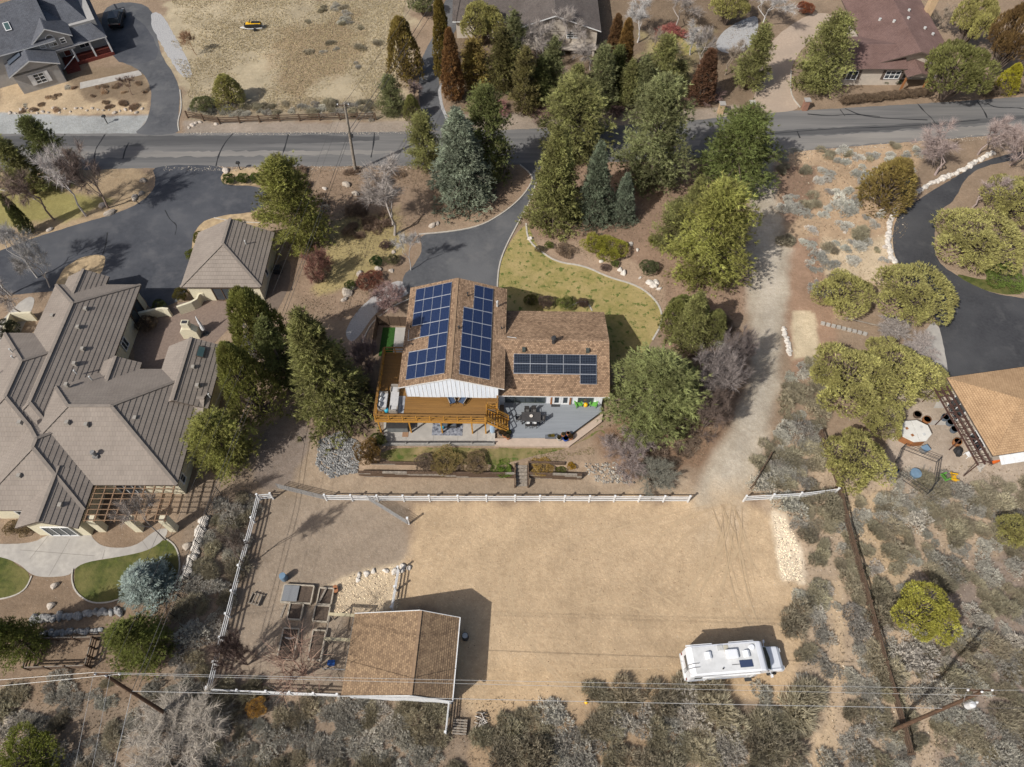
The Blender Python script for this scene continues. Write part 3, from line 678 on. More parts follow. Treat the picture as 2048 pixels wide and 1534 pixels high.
# terrace below the deck, grey deck and walk
pt = sheet('patio', [(767, 800), (992, 800), (990, 886), (768, 889)], CONC, .03, 0, 0)
for pl in ([(813, 862), (812, 884)], [(868, 862), (866, 886)], [(917, 862), (915, 886)], [(955, 862), (954, 886)]): strip('joint', pl, .04, CJ, .034, pt, it=0)
lw = thing('patio_edge_wall', 'low grey kerb wall with dark rail along the patio below the deck', 'wall', T(765, 890))
LWM = mat('grey_block', (.3, .285, .26), (.24, .23, .21), 3, .9, .2)
le = T(992, 890) - T(765, 890)
MB().b2(0, le.x, -.1, .1, 0, .3).build('kerb', LWM, lw); MB().b2(.1, le.x - .1, -.03, .03, .62, .67).build('rail', DARK, lw)
for i in range(6): MB().b2(.2 + i * (le.x - .4) / 5 - .05, .2 + i * (le.x - .4) / 5 + .05, -.05, .05, .3, .66).build('post', LWM, lw)
GDK = mat('grey_composite', (.235, .25, .265), (.205, .22, .235), 1.2, .6, .1, stretch=(.3, 5, 1))
gd = thing('patio_deck', 'low grey composite deck with a slanted corner south of the low wing', 'deck')
gp = [G(x, y, .45) for x, y in ((1008, 875), (1137, 875), (1144, 866), (1203, 823), (1202, 800), (1008, 800))]
slope(gd, [gp[0], gp[1], gp[2], gp[3], gp[4], gp[5]], GDK, GDK, .15, th=.4, lift=.0, gap=.012, dname='deck_frame', cname='deck_boards')
PINK = mat('buff_concrete', (.44, .345, .27), (.38, .3, .235), 2, .9, .1)
wp = [G(x, y, .3) for x, y in ((990, 876.5), (1137.5, 876.5), (1206, 826), (1204, 843), (1138, 893), (990, 891))]
tag(MB().slab(wp, .4).build('paver_walk', PINK), kind='structure')
st = thing('patio_steps', 'short flight of concrete steps from the buff walk down to the patio', 'steps', G(990, 886, 0))
for i in range(3): MB().b2(-.36 * (i + 1), -.36 * i, 0, 1.0, 0, .28 - i * .085).build('step', CONC, st)

# ------------------------------------------------------------------ barn
bn = thing('barn', 'small barn with mottled brown shingle roof at the bottom of the sandy corral', 'barn', (-9.0, 13.0, -.9), R(-3))
A0, A1, AR = -4.55, 4.45, 1.3; y0, y1 = -3.25, 3.25; zw, ze_, zr_ = 2.5, 3.0, 4.6
slope(bn, [(A0, y1, zw), (A0, y0, zw), (AR, y0, zr_), (AR, y1, zr_)], SHBARN, WHITE, .19); slope(bn, [(A1, y0, ze_), (A1, y1, ze_), (AR, y1, zr_), (AR, y0, zr_)], SHBARN, WHITE, .19)
MB().box((AR, 0, zr_ + .018), (.26, 6.5, .03)).build('ridge_cap', RIDGE, bn)
for s, nm in ((y0 + .3, 'wall'), (y1 - .3, 'wall')):
    MB().prism([(A0 + .3, 0), (A1 - .3, 0), (A1 - .3, ze_ - .05), (AR, zr_ - .22), (A0 + .3, zw - .05)], s - .06, s + .06).build(nm, WPAINT, bn)
MB().b2(A0 + .3, A0 + .4, y0 + .36, y1 - .36, 0, zw - .1).build('wall', WPAINT, bn); MB().b2(A1 - .4, A1 - .3, y0 + .36, y1 - .36, 0, ze_ - .05).build('wall', WPAINT, bn)
MB().b2(A1 - .02, A1 + .06, y0 - .02, y1 + .02, ze_ - .12, ze_ + .05).build('gutter', WHITE, bn)
for s in (y0 - .02, y1 + .02): MB().bar((A0, s, zw + .02), (AR, s, zr_ + .02), .04, .18).build('rake_board', WHITE, bn); MB().bar((A1, s, ze_ + .02), (AR, s, zr_ + .02), .04, .18).build('rake_board', WHITE, bn)
win(bn, (A1 - .29, -.6, 1.2), 1.0, 2.1, 0, nv=0, name='door', gm=WPAINT)

# ------------------------------------------------------------------ neighbour west: tiled house and garage
lh = thing('tiled_house', 'sprawling cream stucco house with brown-grey concrete tile roof at the left edge', 'house')
kw = dict(rm=TILE, tm=FASCB, cw=.46, sep=True, cap=TILECAP, lift=.04)
P_ = .53
for a in ((-47.8, -30.9, 27.8, 40.7, 'x', 'hh'), (-50.5, -41.1, 30.5, 52, 'y', 'hh'), (-53.6, -42.2, 29.8, 45.3, 'y', 'hh'), (-48.6, -38.6, 25.3, 36.2, 'y', 'hh')):
    hiproof(lh, a[0], a[1], a[2], a[3], 3.0, P_, axis=a[4], ends=a[5], **kw)
    walls(lh, a[0] + .45, a[1] - .45, a[2] + .45, a[3] - .45, 3.0, CREAM)
hiproof(lh, -35.75, -29.95, 36.0, 43.6, 3.0, P_, axis='y', ends='gg', wall=CREAM, **kw); walls(lh, -35.3, -30.4, 37, 43.1, 3.0, CREAM)
hiproof(lh, -42.3, -38.0, 36.5, 41.5, 3.01, P_, axis='y', ends='gg', wall=CREAM, **kw); walls(lh, -41.9, -38.4, 38, 41.0, 3.0, CREAM)
hiproof(lh, -44.2, -38.62, 23.6, 29, 3.02, P_, axis='y', ends='gg', wall=CREAM, **kw); walls(lh, -43.8, -39.0, 24.1, 28, 3.02, CREAM)
hiproof(lh, -49.5, -45.0, 49, 53.2, 3.0, P_, axis='y', ends='gg', wall=CREAM, **kw); walls(lh, -49.1, -45.4, 50, 52.8, 3.0, CREAM)
hiproof(lh, -36.0, -30.3, 35.2, 38.6, 2.9, P_ * .7, axis='x', ends='gg', wall=CREAM, **kw)
win(lh, (-41.3, 24.05, 1.2), 2.6, 2.1, -90, nv=2, name='sliding_door'); win(lh, (-44.9, 25.7, 1.5), 1.6, 1.2, -90); win(lh, (-31.33, 29.2, 1.5), .8, 1.2, 0, nv=0); win(lh, (-31.33, 33.5, 1.5), .8, 1.2, 0, nv=0)
win(lh, (-41.53, 45, 1.5), 1.1, 1.4, 0); win(lh, (-41.53, 49.4, 1.4), 2.4, 2.2, 0, WOODB, 1, name='door'); win(lh, (-36, 28.2, 1.3), 2.4, 2.0, -90, nv=2, name='sliding_door')
SKYL = mat('skylight_glass', (.05, .09, .09), (.07, .11, .1), 1, .1, spec=.6)
sk = MB().box((0, 0, 0), (.75, 1.3, .1)).build('skylight', FASCB, lh, (-31.7, 42.1, 4.1)); sk.rotation_euler = (0, math.atan(P_), 0)
MB().box((0, 0, .06), (.6, 1.15, .03)).build('pane', SKYL, sk)
for x, y, z in ((-45.6, 32.8, 5.85), (-41.2, 32.8, 5.85), (-39.4, 32.6, 5.8), (-35.4, 33.6, 5.3), (-31.2, 38.2, 3.8), (-33.2, 38.0, 3.9), (-44.6, 44.6, 4.95), (-43.6, 42.2, 4.45), (-48.3, 46.6, 4.3), (-44.6, 47.0, 4.95), (-43.2, 37.4, 5.2), (-43.7, 40.3, 4.6), (-44.6, 28.0, 4.55), (-40.3, 25.4, 3.95), (-32, 40.2, 4.1), (-49.9, 35, 5.0)):
    MB().b2(x - .16, x + .16, y - .18, y + .18, z - .25, z + .2).build('roof_vent', VENTD, lh)
MB().b2(-38.7, -38.2, 29.9, 30.4, 4.1, 4.45).cyl((-38.45, 30.15, 4.45), .16, .45, 10).cyl((-38.45, 30.15, 4.9), .26, .22, 10, .2).build('chimney_cap', GALV, lh)
for x, y, z in ((-29.9, 37.2, 3.2), (-41.6, 38.6, 4.2), (-43.2, 39.2, 4.4), (-49.5, 40.5, 5), (-50.2, 41.5, 4.8), (-51, 39, 4.6)): pipe(lh, (x, y, z), .07, .6, VENTM)
pg = thing('pergola', 'open brown timber pergola lattice behind the tiled house', 'pergola', (-38.7, 24.3, 0))
PGW = mat('pergola_wood', (.26, .165, .1), (.19, .12, .072), 3, .8)
for i in range(9): MB().b2(.3 + i * .9 - .05, .3 + i * .9 + .05, 0, 3.6, 2.72, 2.86).build('rafter', PGW, pg)
for i in range(7): MB().b2(0, 7.7, .1 + i * .52 - .03, .1 + i * .52 + .03, 2.865, 2.92).build('lattice_slat', PGW, pg)
for x in (.4, 4, 7.4): MB().b2(x - .09, x + .09, .2, .38, 2.5, 2.72).build('beam', PGW, pg)
for x in (.6, 4.0, 7.2): MB().b2(x - .35, x + .35, .1, .7, 0, 2.65).build('pier', CREAM, pg)
cw_ = thing('courtyard_wall', 'curved cream stucco courtyard wall between tiled house and its garage', 'wall')
for pl in ([(286, 640), (330, 630), (345, 632)], [(362, 628), (400, 615), (405, 602), (414, 600)]):
    strip('wall_run', pl, .25, CREAM, 0, cw_, h=1.3, it=1)
c2_ = thing('entry_wall', 'cream stucco entry wall by the left edge beside the tiled roof', 'wall')
strip('wall_run', [(22, 670), (34, 642), (75, 640)], .25, CREAM, 0, c2_, h=1.4, it=0)
ga = thing('tiled_garage', 'detached cream garage with hipped concrete tile roof beside the asphalt drive', 'garage')
hiproof(ga, -36.75, -27.85, 51.8, 60.2, 2.8, .5, axis='y', ends='hg', wall=CREAM, **kw); walls(ga, -36.3, -28.3, 52.25, 59.7, 2.8, CREAM)
win(ga, (-32.6, 52.22, 1.2), 2.2, 2.1, -90, WOODB, 1, name='french_door'); win(ga, (-28.27, 55.2, 1.5), .7, 1.1, 0, nv=0)
pipe(ga, (-30.2, 57.2, 3.9), .07, .6, VENTM); MB().b2(-27.9, -27.1, 56.2, 57.0, 0, .8).build('air_conditioner', DARK, ga)

# ------------------------------------------------------------------ house north-east (red-brown roof)
ne = thing('brown_house', 'long house with red-brown shingle roof in the top right corner', 'house')
hiproof(ne, 51.2, 63.4, 93.0, 110, 3.0, .32, SHBR, FASCB, 'y', 'gg', .18, wall=BEIGE, inset=.9); walls(ne, 52, 62.6, 94, 109, 3.0, BEIGE)
hiproof(ne, 46.2, 56, 92.0, 100, 3.0, .32, SHBR, FASCB, 'x', 'gg', .18, wall=BEIGE, inset=.6); walls(ne, 46.8, 56, 92.7, 99.3, 3.0, BEIGE)
hiproof(ne, 55.6, 59.2, 90.5, 94, 2.7, .35, SHBR, FASCB, 'y', 'gg', .18, wall=BEIGE)
for x in (55.8, 58.9): MB().b2(x - .12, x + .12, 90.8, 91.04, 0, 2.7).build('porch_post', COPPER, ne)
win(ne, (54.6, 92.66, 1.7), 2.2, 1.3, -90, nv=2, nh=1); win(ne, (48.8, 92.66, 1.6), 1.6, 1.4, -90); win(ne, (57.6, 93.95, 1.3), 1.6, 2.1, -90, name='door')
for x in (53.3, 55.9, 47.8, 49.8): MB().b2(x - .2, x + .2, 92.58, 92.66, 1.0, 2.4).build('shutter', FASCB, ne)
TANB = mat('tan_brick', (.5, .36, .22), (.42, .3, .18), 3, .9)
MB().b2(63.0, 64.0, 106.2, 107.2, 0, 5.2).build('chimney', TANB, ne)
for x, y in ((54.5, 102.5), (56, 101.2), (58.2, 101.8), (59.3, 104.5), (60.6, 100.5), (61.6, 99.5)):
    MB().cyl((x, y, 3 + .32 * (6.1 - abs(x - 57.3)) - .1), .2, .4, 8).build('roof_vent', VENTM, ne)
MB().b2(48.9, 51.4, 100.6, 107, 0, .15).build('side_deck', WOODB, ne)
for i in range(7): MB().b2(49.0, 49.1, 100.7 + i, 100.8 + i, 0, 1.2).build('rail_post', WOODB, ne)
MB().b2(49.02, 49.08, 100.7, 106.8, 1.1, 1.2).build('top_rail', WOODB, ne); MB().b2(49.4, 50.4, 105, 106, .15, 1.0).build('air_conditioner', VENTM, ne)
gt = MB()
for i in range(14): gt.b2(63.9, 64.0, 97.0 + i * .8, 97.08 + i * .8, 0, 1.1)
gt.b2(63.92, 63.98, 97, 107.6, 1.0, 1.1).build('deck_rail', WHITE, ne)

# ------------------------------------------------------------------ house north-west (slate roof)
o = G(213, 72, 3.0)
nw = thing('slate_house', 'grey two-storey house with slate-blue shingle roof and white trim in the top left corner', 'house', (o.x, o.y, 0), R(30))
# local x runs to the east along the porch eave (0 at its east end), y runs back
slope(nw, [(-7.2, 0, 3.0), (0, 0, 3.0), (-3.2, 6.5, 6.2), (-7.2, 6.5, 6.2)], SHGR, WHITE, .18)
slope(nw, [(0, 0, 3.0), (0, 14, 3.0), (-3.2, 10, 6.2), (-3.2, 6.5, 6.2)], SHGR, WHITE, .18)
slope(nw, [(-20, 6.4, 4.6), (-3.1, 6.4, 6.15), (-3.1, 10, 6.15), (-20, 10, 6.15)], SHGR, WHITE, .18)
hiproof(nw, -20, -6.5, -.5, 12, 4.6, .5, SHGR, WHITE, 'x', 'gg', .18, wall=GREYW)
walls(nw, -19.5, -.5, 2.4, 12, 4.5, GREYW, -.2); walls(nw, -19.5, -7.2, 0, 3, 4.5, GREYW)
hiproof(nw, -10.0, -4.2, -.3, 6.5, 4.55, .62, SHGR, WHITE, 'y', 'gg', .18, wall=GREYW, inset=.35); walls(nw, -9.6, -4.6, .1, 5, 4.6, GREYW, 2.5)
win(nw, (-7.1, .06, 4.05), 1.2, 1.0, -90, nv=1, nh=1); win(nw, (-8.5, .06, 4.0), .8, .8, -90, nv=0, nh=1); win(nw, (-5.7, .06, 4.0), .8, .8, -90, nv=0, nh=1)
aw = MB(); aw.tube([(-7.1 + .55 * math.cos(a * math.pi / 6), .02, 4.75 + .5 * math.sin(a * math.pi / 6)) for a in range(7)], .06, 6).build('arched_window', WHITE, nw)
MB().prism([(-7.1 + .5 * math.cos(a * math.pi / 6), 4.75 + .45 * math.sin(a * math.pi / 6)) for a in range(7)], .0, .04).build('arched_pane', GLASS, nw)
hiproof(nw, -14.2, -7.3, -3.6, 4, 3.0, .42, SHGR, WHITE, 'y', 'gg', .18, wall=GREYW, inset=.4); walls(nw, -13.7, -7.8, -3.2, 3, 3.0, GREYW)
win(nw, (-10.7, -3.22, 1.6), 1.5, 1.5, -90, nv=1, nh=2)
for x in (-11.75, -9.65): MB().b2(x - .27, x + .27, -3.3, -3.24, .8, 2.4).build('shutter', WHITE, nw)
MB().b2(-7.1, -.1, .1, 2.4, 0, .5).build('porch_floor', REDW, nw)
for x in (-5.2, -2.6, -.25): MB().b2(x - .12, x + .12, .15, .4, .5, 2.95).build('porch_column', WHITE, nw)
for i in range(5): MB().b2(-7.3, -5.4, -1.4 + i * .3, -1.1 + i * .3, 0, .1 + i * .09).build('porch_step', REDW, nw)
for x0, x1 in ((-5, -2.8), (-2.4, -.4)):
    MB().b2(x0, x1, .2, .28, 1.2, 1.3).build('porch_rail', REDW, nw)
    bl = MB()
    for i in range(12): bl.b2(x0 + i * (x1 - x0) / 12 + .05, x0 + i * (x1 - x0) / 12 + .1, .22, .26, .5, 1.2)
    bl.build('balusters', REDW, nw)
win(nw, (-3.4, 2.38, 1.7), 1.6, 1.3, -90, nh=1); win(nw, (-6.1, 2.38, 1.55), 1.0, 2.1, -90, nv=0, name='door', gm=REDW)
MB().bar((-7.35, -1.6, 1.0), (-5.2, .1, 1.5), .08).build('stair_rail', WHITE, nw)
SKP = MB().box((0, 0, 0), (2.2, 1.4, .06)).build('roof_solar_panel', SOLK, nw, (-12.6, -.6, 3.85)); SKP.rotation_euler = (0, -math.atan(.42), 0)
for x, y in ((-11.5, 2.8), (-14.2, 3.4), (-16.4, 2.6)):
    q = MB().box((0, 0, 0), (.8, 1.3, .12)).build('skylight', WHITE, nw, (x, y, 4.75 + .5 * (y + .5))); q.rotation_euler = (math.atan(.5), 0, 0)
    MB().box((0, 0, .07), (.6, 1.1, .03)).build('pane', SKYL, q)

# ------------------------------------------------------------------ house north (top edge)
nh = thing('taupe_house', 'beige house with taupe roof half hidden by trees at the top edge', 'house')
hiproof(nh, -.6, 13.2, 100.9, 122, 3.3, .34, SHDK, WHITE, 'y', 'gg', .2, wall=BEIGE, inset=.5); walls(nh, 0, 12.7, 101.5, 121, 3.3, BEIGE)
hiproof(nh, -9, 4, 104, 116, 3.0, .34, SHDK, WHITE, 'x', 'gg', .2, wall=BEIGE); walls(nh, -8.5, 3, 104.6, 115.4, 3.0, BEIGE)
win(nh, (9.2, 101.48, 2.5), 2.1, 1.2, -90, nv=1, nh=2)
MB().b2(6.5, 12.6, 99.6, 101.5, 1.08, 1.2).build('porch_roof', BEIGE, nh)
for x in (7, 12.2): MB().b2(x - .15, x + .15, 99.8, 100.1, 0, .9).build('porch_post', BEIGE, nh)

# ------------------------------------------------------------------ house east (tan shake roof)
eh = thing('tan_roof_house', 'house with pale tan shake roof cut by the right edge of the picture', 'house', (45.6, 30.9, 0), R(9))
hiproof(eh, 0, 22, 0, 9.0, 2.8, .42, SHTAN, FASCB, 'x', 'hh', .22, lift=.03); walls(eh, .5, 21.5, .5, 8.5, 2.8, BEIGE)
aw = MB()
for i in range(12): aw.box((1.0 + i * .36, -.35, 2.35), (.34, .9, .05), rx=R(22))
aw.build('scalloped_awning', WHITE, eh)
win(eh, (.48, 2.3, 1.4), 1.8, 1.4, 180); win(eh, (.48, 6.2, 1.3), 2.0, 2.0, 180, name='sliding_door')
tr = thing('trellis', 'dark brown lattice trellis beside the tan shake roof', 'trellis', (45.6, 30.9, 0), R(9))
TRW = mat('trellis_wood', (.085, .045, .035), (.06, .032, .026), 4, .8)
for x in (-1.65, -.95, -.3): MB().b2(x - .06, x + .06, -.6, 8.2, 2.45, 2.6).build('beam', TRW, tr)
for i in range(14): MB().b2(-1.75, -.2, -.4 + i * .62 - .04, -.4 + i * .62 + .04, 2.605, 2.68).build('crosspiece', TRW, tr)
for i in range(7):
    y = -.3 + i * 1.24; s = 1 if i % 2 else -1; MB().bar((-1.6, y - .5 * s, 2.7), (-.35, y + .5 * s, 2.7), .07).build('diagonal_slat', TRW, tr)
for y in (-.5, 2.4, 5.3, 8.1): MB().b2(-1.69, -1.61, y - .04, y + .04, 0, 2.45).build('post', TRW, tr)
# ------------------------------------------------------------------ vegetation
NTH = 'first second third fourth fifth sixth seventh eighth ninth tenth eleventh twelfth thirteenth fourteenth fifteenth sixteenth seventeenth eighteenth nineteenth twentieth'.split() + ['twenty-' + w for w in 'first second third fourth fifth sixth seventh eighth ninth'.split()]
def blades(P, D, L, Wd, K, spread, rs, tint=None, up=0.0, tv=.28):
    P = np.asarray(P, float); D = np.asarray(D, float); n = len(P)
    if tint is None: tint = 1 + tv * rs.randn(n)
    P = np.repeat(P, K, 0); D = np.repeat(D, K, 0) + spread * rs.randn(n * K, 3); D[:, 2] += up
    D /= np.linalg.norm(D, axis=1)[:, None] + 1e-9
    s = np.cross(D, rs.randn(n * K, 3)); s /= np.linalg.norm(s, axis=1)[:, None] + 1e-9
    l = L * (.6 + .8 * rs.rand(n * K))[:, None]; w = Wd / 2 * (.7 + .6 * rs.rand(n * K))[:, None]
    V = np.stack([P - s * w, P + s * w, P + D * l], 1).reshape(-1, 3)
    t = np.clip(np.repeat(tint, K) * (1 + .12 * rs.randn(n * K)), .35, 1.9)
    return V, np.repeat(t, 3)
def trimesh(name, V, t, mat):
    n = len(V); me = bpy.data.meshes.new(name)
    me.vertices.add(n); me.vertices.foreach_set('co', V.astype(np.float32).ravel())
    me.loops.add(n); me.loops.foreach_set('vertex_index', np.arange(n, dtype=np.int32))
    me.polygons.add(n // 3); me.polygons.foreach_set('loop_start', np.arange(0, n, 3, dtype=np.int32))
    me.polygons.foreach_set('loop_total', np.full(n // 3, 3, dtype=np.int32))
    a = me.attributes.new('tint', 'FLOAT', 'POINT'); a.data.foreach_set('value', t.astype(np.float32))
    me.update(); me.materials.append(mat); return me
def tubemesh(name, mb, mat, t=1.0):
    me = mb.mesh(name, mat, fix=False); me.shade_smooth()
    a = me.attributes.new('tint', 'FLOAT', 'POINT'); a.data.foreach_set('value', (t * (.85 + .3 * np.random.RandomState(1).rand(len(me.vertices)))).astype(np.float32))
    return me
def conifer(seed, h, Rr, prof, step, nb, elev, droop, tuft, ncl, clr, npt, K, L, w, spread, up, z0=.1, side=0.0, gap=.0):
    rs = np.random.RandomState(seed); P = []; D = []; Ti = []; mb = MB()
    lean = rs.randn(2) * .02 * h
    ctr = lambda z: np.array([lean[0] * (z / h) ** 2, lean[1] * (z / h) ** 2, z])
    mb.tube([ctr(0) * 1, ctr(h * .3), ctr(h * .6), ctr(h * .97)], [h * .026, h * .019, h * .011, .01], 6)
    z = h * z0; a0 = 0
    while z < h * .985:
        t = (z / h - z0) / (1 - z0); a0 += 2.4
        m = max(3, int(nb * (1 - .4 * t)))
        for b in range(m):
            if rs.rand() < gap: continue
            a = a0 + 2 * math.pi * b / m + rs.randn() * .18
            r = Rr * prof(t) * (.6 + .55 * rs.rand()); e = elev * (.3 + .9 * t) + rs.randn() * .08
            o = np.array([math.cos(a), math.sin(a), 0]); sd = np.array([-o[1], o[0], 0])
            f = lambda s: ctr(z) + o * r * s * math.cos(e) + np.array([0, 0, r * s * math.sin(e) - droop * r * s * s * (1 - .5 * s)])
            if r > .5: mb.tube([f(0), f(.5), f(.92)], [.03 + .012 * r, .02 + .006 * r, .008], 3, False)
            bt = 1 + .25 * rs.randn()
            for c in range(ncl if r > .5 else 2):
                s = .3 + .7 * (c + rs.rand()) / ncl; wd = (side * r * (1.15 - s) + clr * .5)
                q = f(s) + sd * rs.uniform(-1, 1) * wd + np.array([0, 0, rs.randn() * clr * .25]); ct = bt * (1 + .16 * rs.randn())
                for k in range(npt):
                    v = rs.randn(3) * clr * np.array([.55, .55, .38])
                    P.append(q + v); D.append(o * .75 + sd * np.sign(v @ sd) * .35 + np.array([0, 0, up]) + v * .6); Ti.append(ct * (1 + .1 * rs.randn()))
        z += step * (1 - .45 * t)
    for k in range(24):
        P.append(ctr(h * (.93 + .06 * rs.rand()))); D.append(rs.randn(3) * .4 + np.array([0, 0, 1.])); Ti.append(1.05)
    V, t = blades(P, D, L, w, K, spread, rs, np.array(Ti))
    return trimesh('crown', V, t, LEAF), tubemesh('trunk', mb, BARK)
def lobed(seed, h, Rr, nl, npts, K, L, w, spread, up, lobe=.46, zc=.5, squash=1.0, trunkr=.16, col=False):
    rs = np.random.RandomState(seed); mb = MB(); C_ = []; RR = []
    for i in range(nl):
        if col:
            t = (i + .5) / nl; a = i * 2.4 + rs.rand() * .6; pf = min(1, .75 + t * 1.5) * (1 - t) ** .6 + .06; r0 = Rr * .6 * pf * rs.uniform(.8, 1.1)
            C_.append((math.cos(a) * r0, math.sin(a) * r0, h * (.04 + .9 * t))); RR.append(Rr * (.5 * pf + .04) * rs.uniform(.85, 1.15))
        else:
            a = i * 2.4 + rs.rand(); q = math.sqrt((i + .5) / nl) * .66 * Rr
            zz = h * (zc + (.27 * (1 - (q / (.66 * Rr)) ** 1.5)) + rs.uniform(-.14, .1))
            q *= rs.uniform(.9, 1.15); C_.append((math.cos(a) * q, math.sin(a) * q, zz)); RR.append(Rr * lobe * rs.choice([.55, .8, 1.0, 1.25, 1.45]))
        mb.tube([(0, 0, 0), (C_[-1][0] * .4, C_[-1][1] * .4, C_[-1][2] * .5), C_[-1]], [trunkr, trunkr * .6, .02], 4, False)
    C_ = np.array(C_); RR = np.array(RR); P = []; D = []; Ti = []
    hs_ = h / (2 * Rr) * squash
    for i in range(nl):
        d = rs.randn(npts, 3); d /= np.linalg.norm(d, axis=1)[:, None]
        d[:, 2] = np.where(d[:, 2] < -.55, -d[:, 2], d[:, 2])
        rad = RR[i] * (1 - .35 * rs.rand(npts) ** 1.6)
        q = C_[i] + d * rad[:, None] * np.array([1, 1, min(1.35, max(.7, hs_))])
        keep = q[:, 2] > .04 * h
        for j in range(nl):
            if j != i: keep &= (np.linalg.norm(q - C_[j], axis=1) > RR[j] * .72)
        q = q[keep]; dd = d[keep]
        P.append(q); D.append(dd * .7 + np.array([0, 0, up])); Ti.append((1 + .13 * rs.randn()) * (1 + .2 * rs.randn(len(q))))
    V, t = blades(np.concatenate(P), np.concatenate(D), L, w, K, spread, rs, np.concatenate(Ti))
    return trimesh('crown', V, t, LEAF), tubemesh('trunk', mb, BARK)
def bare(seed, h, Rr, depth, kids, upw, twl, ntw, multi=1, tw=.02):
    rs = np.random.RandomState(seed); mb = MB(); TP = []; TD = []
    def br(p, d, l, r, k):
        d = d / np.linalg.norm(d); mid = p + d * l * .5 + rs.randn(3) * l * .05; q = p + d * l + rs.randn(3) * l * .07
        mb.tube([p, mid, q], [r, r * .8, r * .6], 5 if k > 2 else 3, False)
        if k <= 2:
            for i in range(ntw):
                s = .2 + .8 * rs.rand(); TP.append(p + (q - p) * s); TD.append(d * .9 + rs.randn(3) * .55 + np.array([0, 0, upw * .5]))
        if k == 0: return
        n = kids + (rs.rand() < .5)
        for i in range(n):
            s = 1 if i == 0 else .45 + .55 * rs.rand()
            nd = d + rs.randn(3) * (.35 if i == 0 else .62) + np.array([0, 0, upw * .35])
            br(p + (q - p) * s, nd, l * rs.uniform(.62, .85), r * (.62 if i == 0 else .5), k - 1)
    for m in range(multi):
        a = 6.28 * m / multi + rs.rand()
        d = np.array([math.cos(a) * .35, math.sin(a) * .35, 1.0]) if multi > 1 else np.array([rs.randn() * .06, rs.randn() * .06, 1])
        br(np.array([0, 0, 0.]), d, h * (.3 if multi > 1 else .28), h * (.013 if multi > 1 else .016), depth)
    V, t = blades(TP, TD, twl, tw, 2, .35, rs, tv=.15)
    mv = np.array(mb.v); 
    allv = np.concatenate([mv, V]); sx = Rr / np.percentile(np.hypot(allv[:, 0], allv[:, 1]), 97); sz = h / allv[:, 2].max()
    mb.v = [tuple(q) for q in (mv * [sx, sx, sz])]
    return trimesh('twigs', V * [sx, sx, sz], t, BARK), tubemesh('trunk', mb, BARK)
KIND = {}
pp = lambda t: (min(1, t * 3.5 + .62)) * (1 - t) ** .5
for i in range(3): KIND['pine%d' % i] = conifer(11 + i, 9, 3.1, pp, .6, 7, .35, .05, 0, 7, .5, 9, 11, .25, .045, .6, .6, z0=.06, gap=.14) + (9, 3.2)
for i in range(2): KIND['spruce%d' % i] = conifer(31 + i, 10, 2.9, lambda t: (1 - t) ** .85 + .02, .40, 11, .12, .22, 0, 7, .26, 6, 7, .25, .06, .42, .3, z0=.03, side=.42) + (10, 2.9)
for i in range(2): KIND['slimpine%d' % i] = conifer(41 + i, 9, 1.9, lambda t: min(1, t * 4 + .5) * (1 - t) ** .7, .5, 6, .4, .05, 0, 5, .4, 8, 9, .27, .05, .6, .6, gap=.12) + (9, 1.95)
for i in range(3): KIND['juniper%d' % i] = lobed(51 + i, 4, 2.6, 46, 300, 7, .17, .05, .42, .75, .25) + (4.2, 2.6)
for i in range(2): KIND['upright%d' % i] = lobed(61 + i, 5, 1.7, 44, 200, 7, .2, .055, .4, .9, .5, col=True) + (5.1, 1.75)
for i in range(2): KIND['column%d' % i] = lobed(65 + i, 8, 1.2, 52, 190, 7, .22, .055, .38, 1.0, .5, col=True) + (8.1, 1.25)
for i in range(3): KIND['bare%d' % i] = bare(71 + i, 6, 2.6, 5, 2, .35, .55, 13) + (6, 2.7)
for i in range(2): KIND['multibare%d' % i] = bare(81 + i, 4.5, 2.8, 4, 2, .3, .5, 14, 6) + (4.5, 2.8)
for i in range(1): KIND['sparse%d' % i] = bare(91, 3, 2.8, 3, 2, .3, .7, 2, 6, .016) + (3, 2.8)
PINE, PINEG, PINED, LIME, BLUE, SPR, JUN, GOLD, RUST, MAR = (.25, .245, .092), (.228, .236, .106), (.165, .178, .063), (.278, .272, .077), (.24, .268, .19), (.235, .23, .083), (.375, .345, .125), (.28, .21, .065), (.25, .135, .056), (.2, .108, .064)
GREYT, TANT, WHT, REDT = (.33, .29, .26), (.27, .22, .17), (.42, .4, .38), (.24, .12, .09)
TRK_ = (.13, .1, .08)
vi = [0]
def plant(kind, p, h, r, col, label, name, cat='tree', group=None, bark=None, lean=(0, 0)):
    n = sum(1 for k in KIND if k[:-1] == kind); vi[0] += 1
    cm, tm, h0, r0 = KIND[kind + str(vi[0] % n)]
    t = thing(name, label, cat, p, rnd.uniform(0, 6.28), group); t.rotation_euler = (lean[0], lean[1], t.rotation_euler.z)
    t.scale = (r / r0, r / r0, h / h0)
    isb = 'bare' in kind or kind == 'sparse'
    a = link('trunk', tm, None, t); a.color = tuple(bark or (col if isb else TRK_)) + (1,)
    c = link('twigs' if isb else 'crown', cm, None, t); k = rnd.uniform(.92, 1.08)
    c.color = tuple(x * k for x in col) + (1,)
    return t
def cone(kind, bx, by, ty, w, col, label, name='conifer_tree', **k):
    p = T(bx, by)
    if 'bare' not in kind and kind != 'sparse':
        r = w / 2 / pxm(p); y = p.y + r * (.75 if kind in ('pine', 'spruce') else .5); p = Vector((p.x, y, float(hz(p.x, y))))
    h = hgt(p, ty); return plant(kind, p, h, w / 2 / pxm(p, h * .35) * (1.1 if 'pine' in kind or kind == 'spruce' else 1), col, label, name, **k)
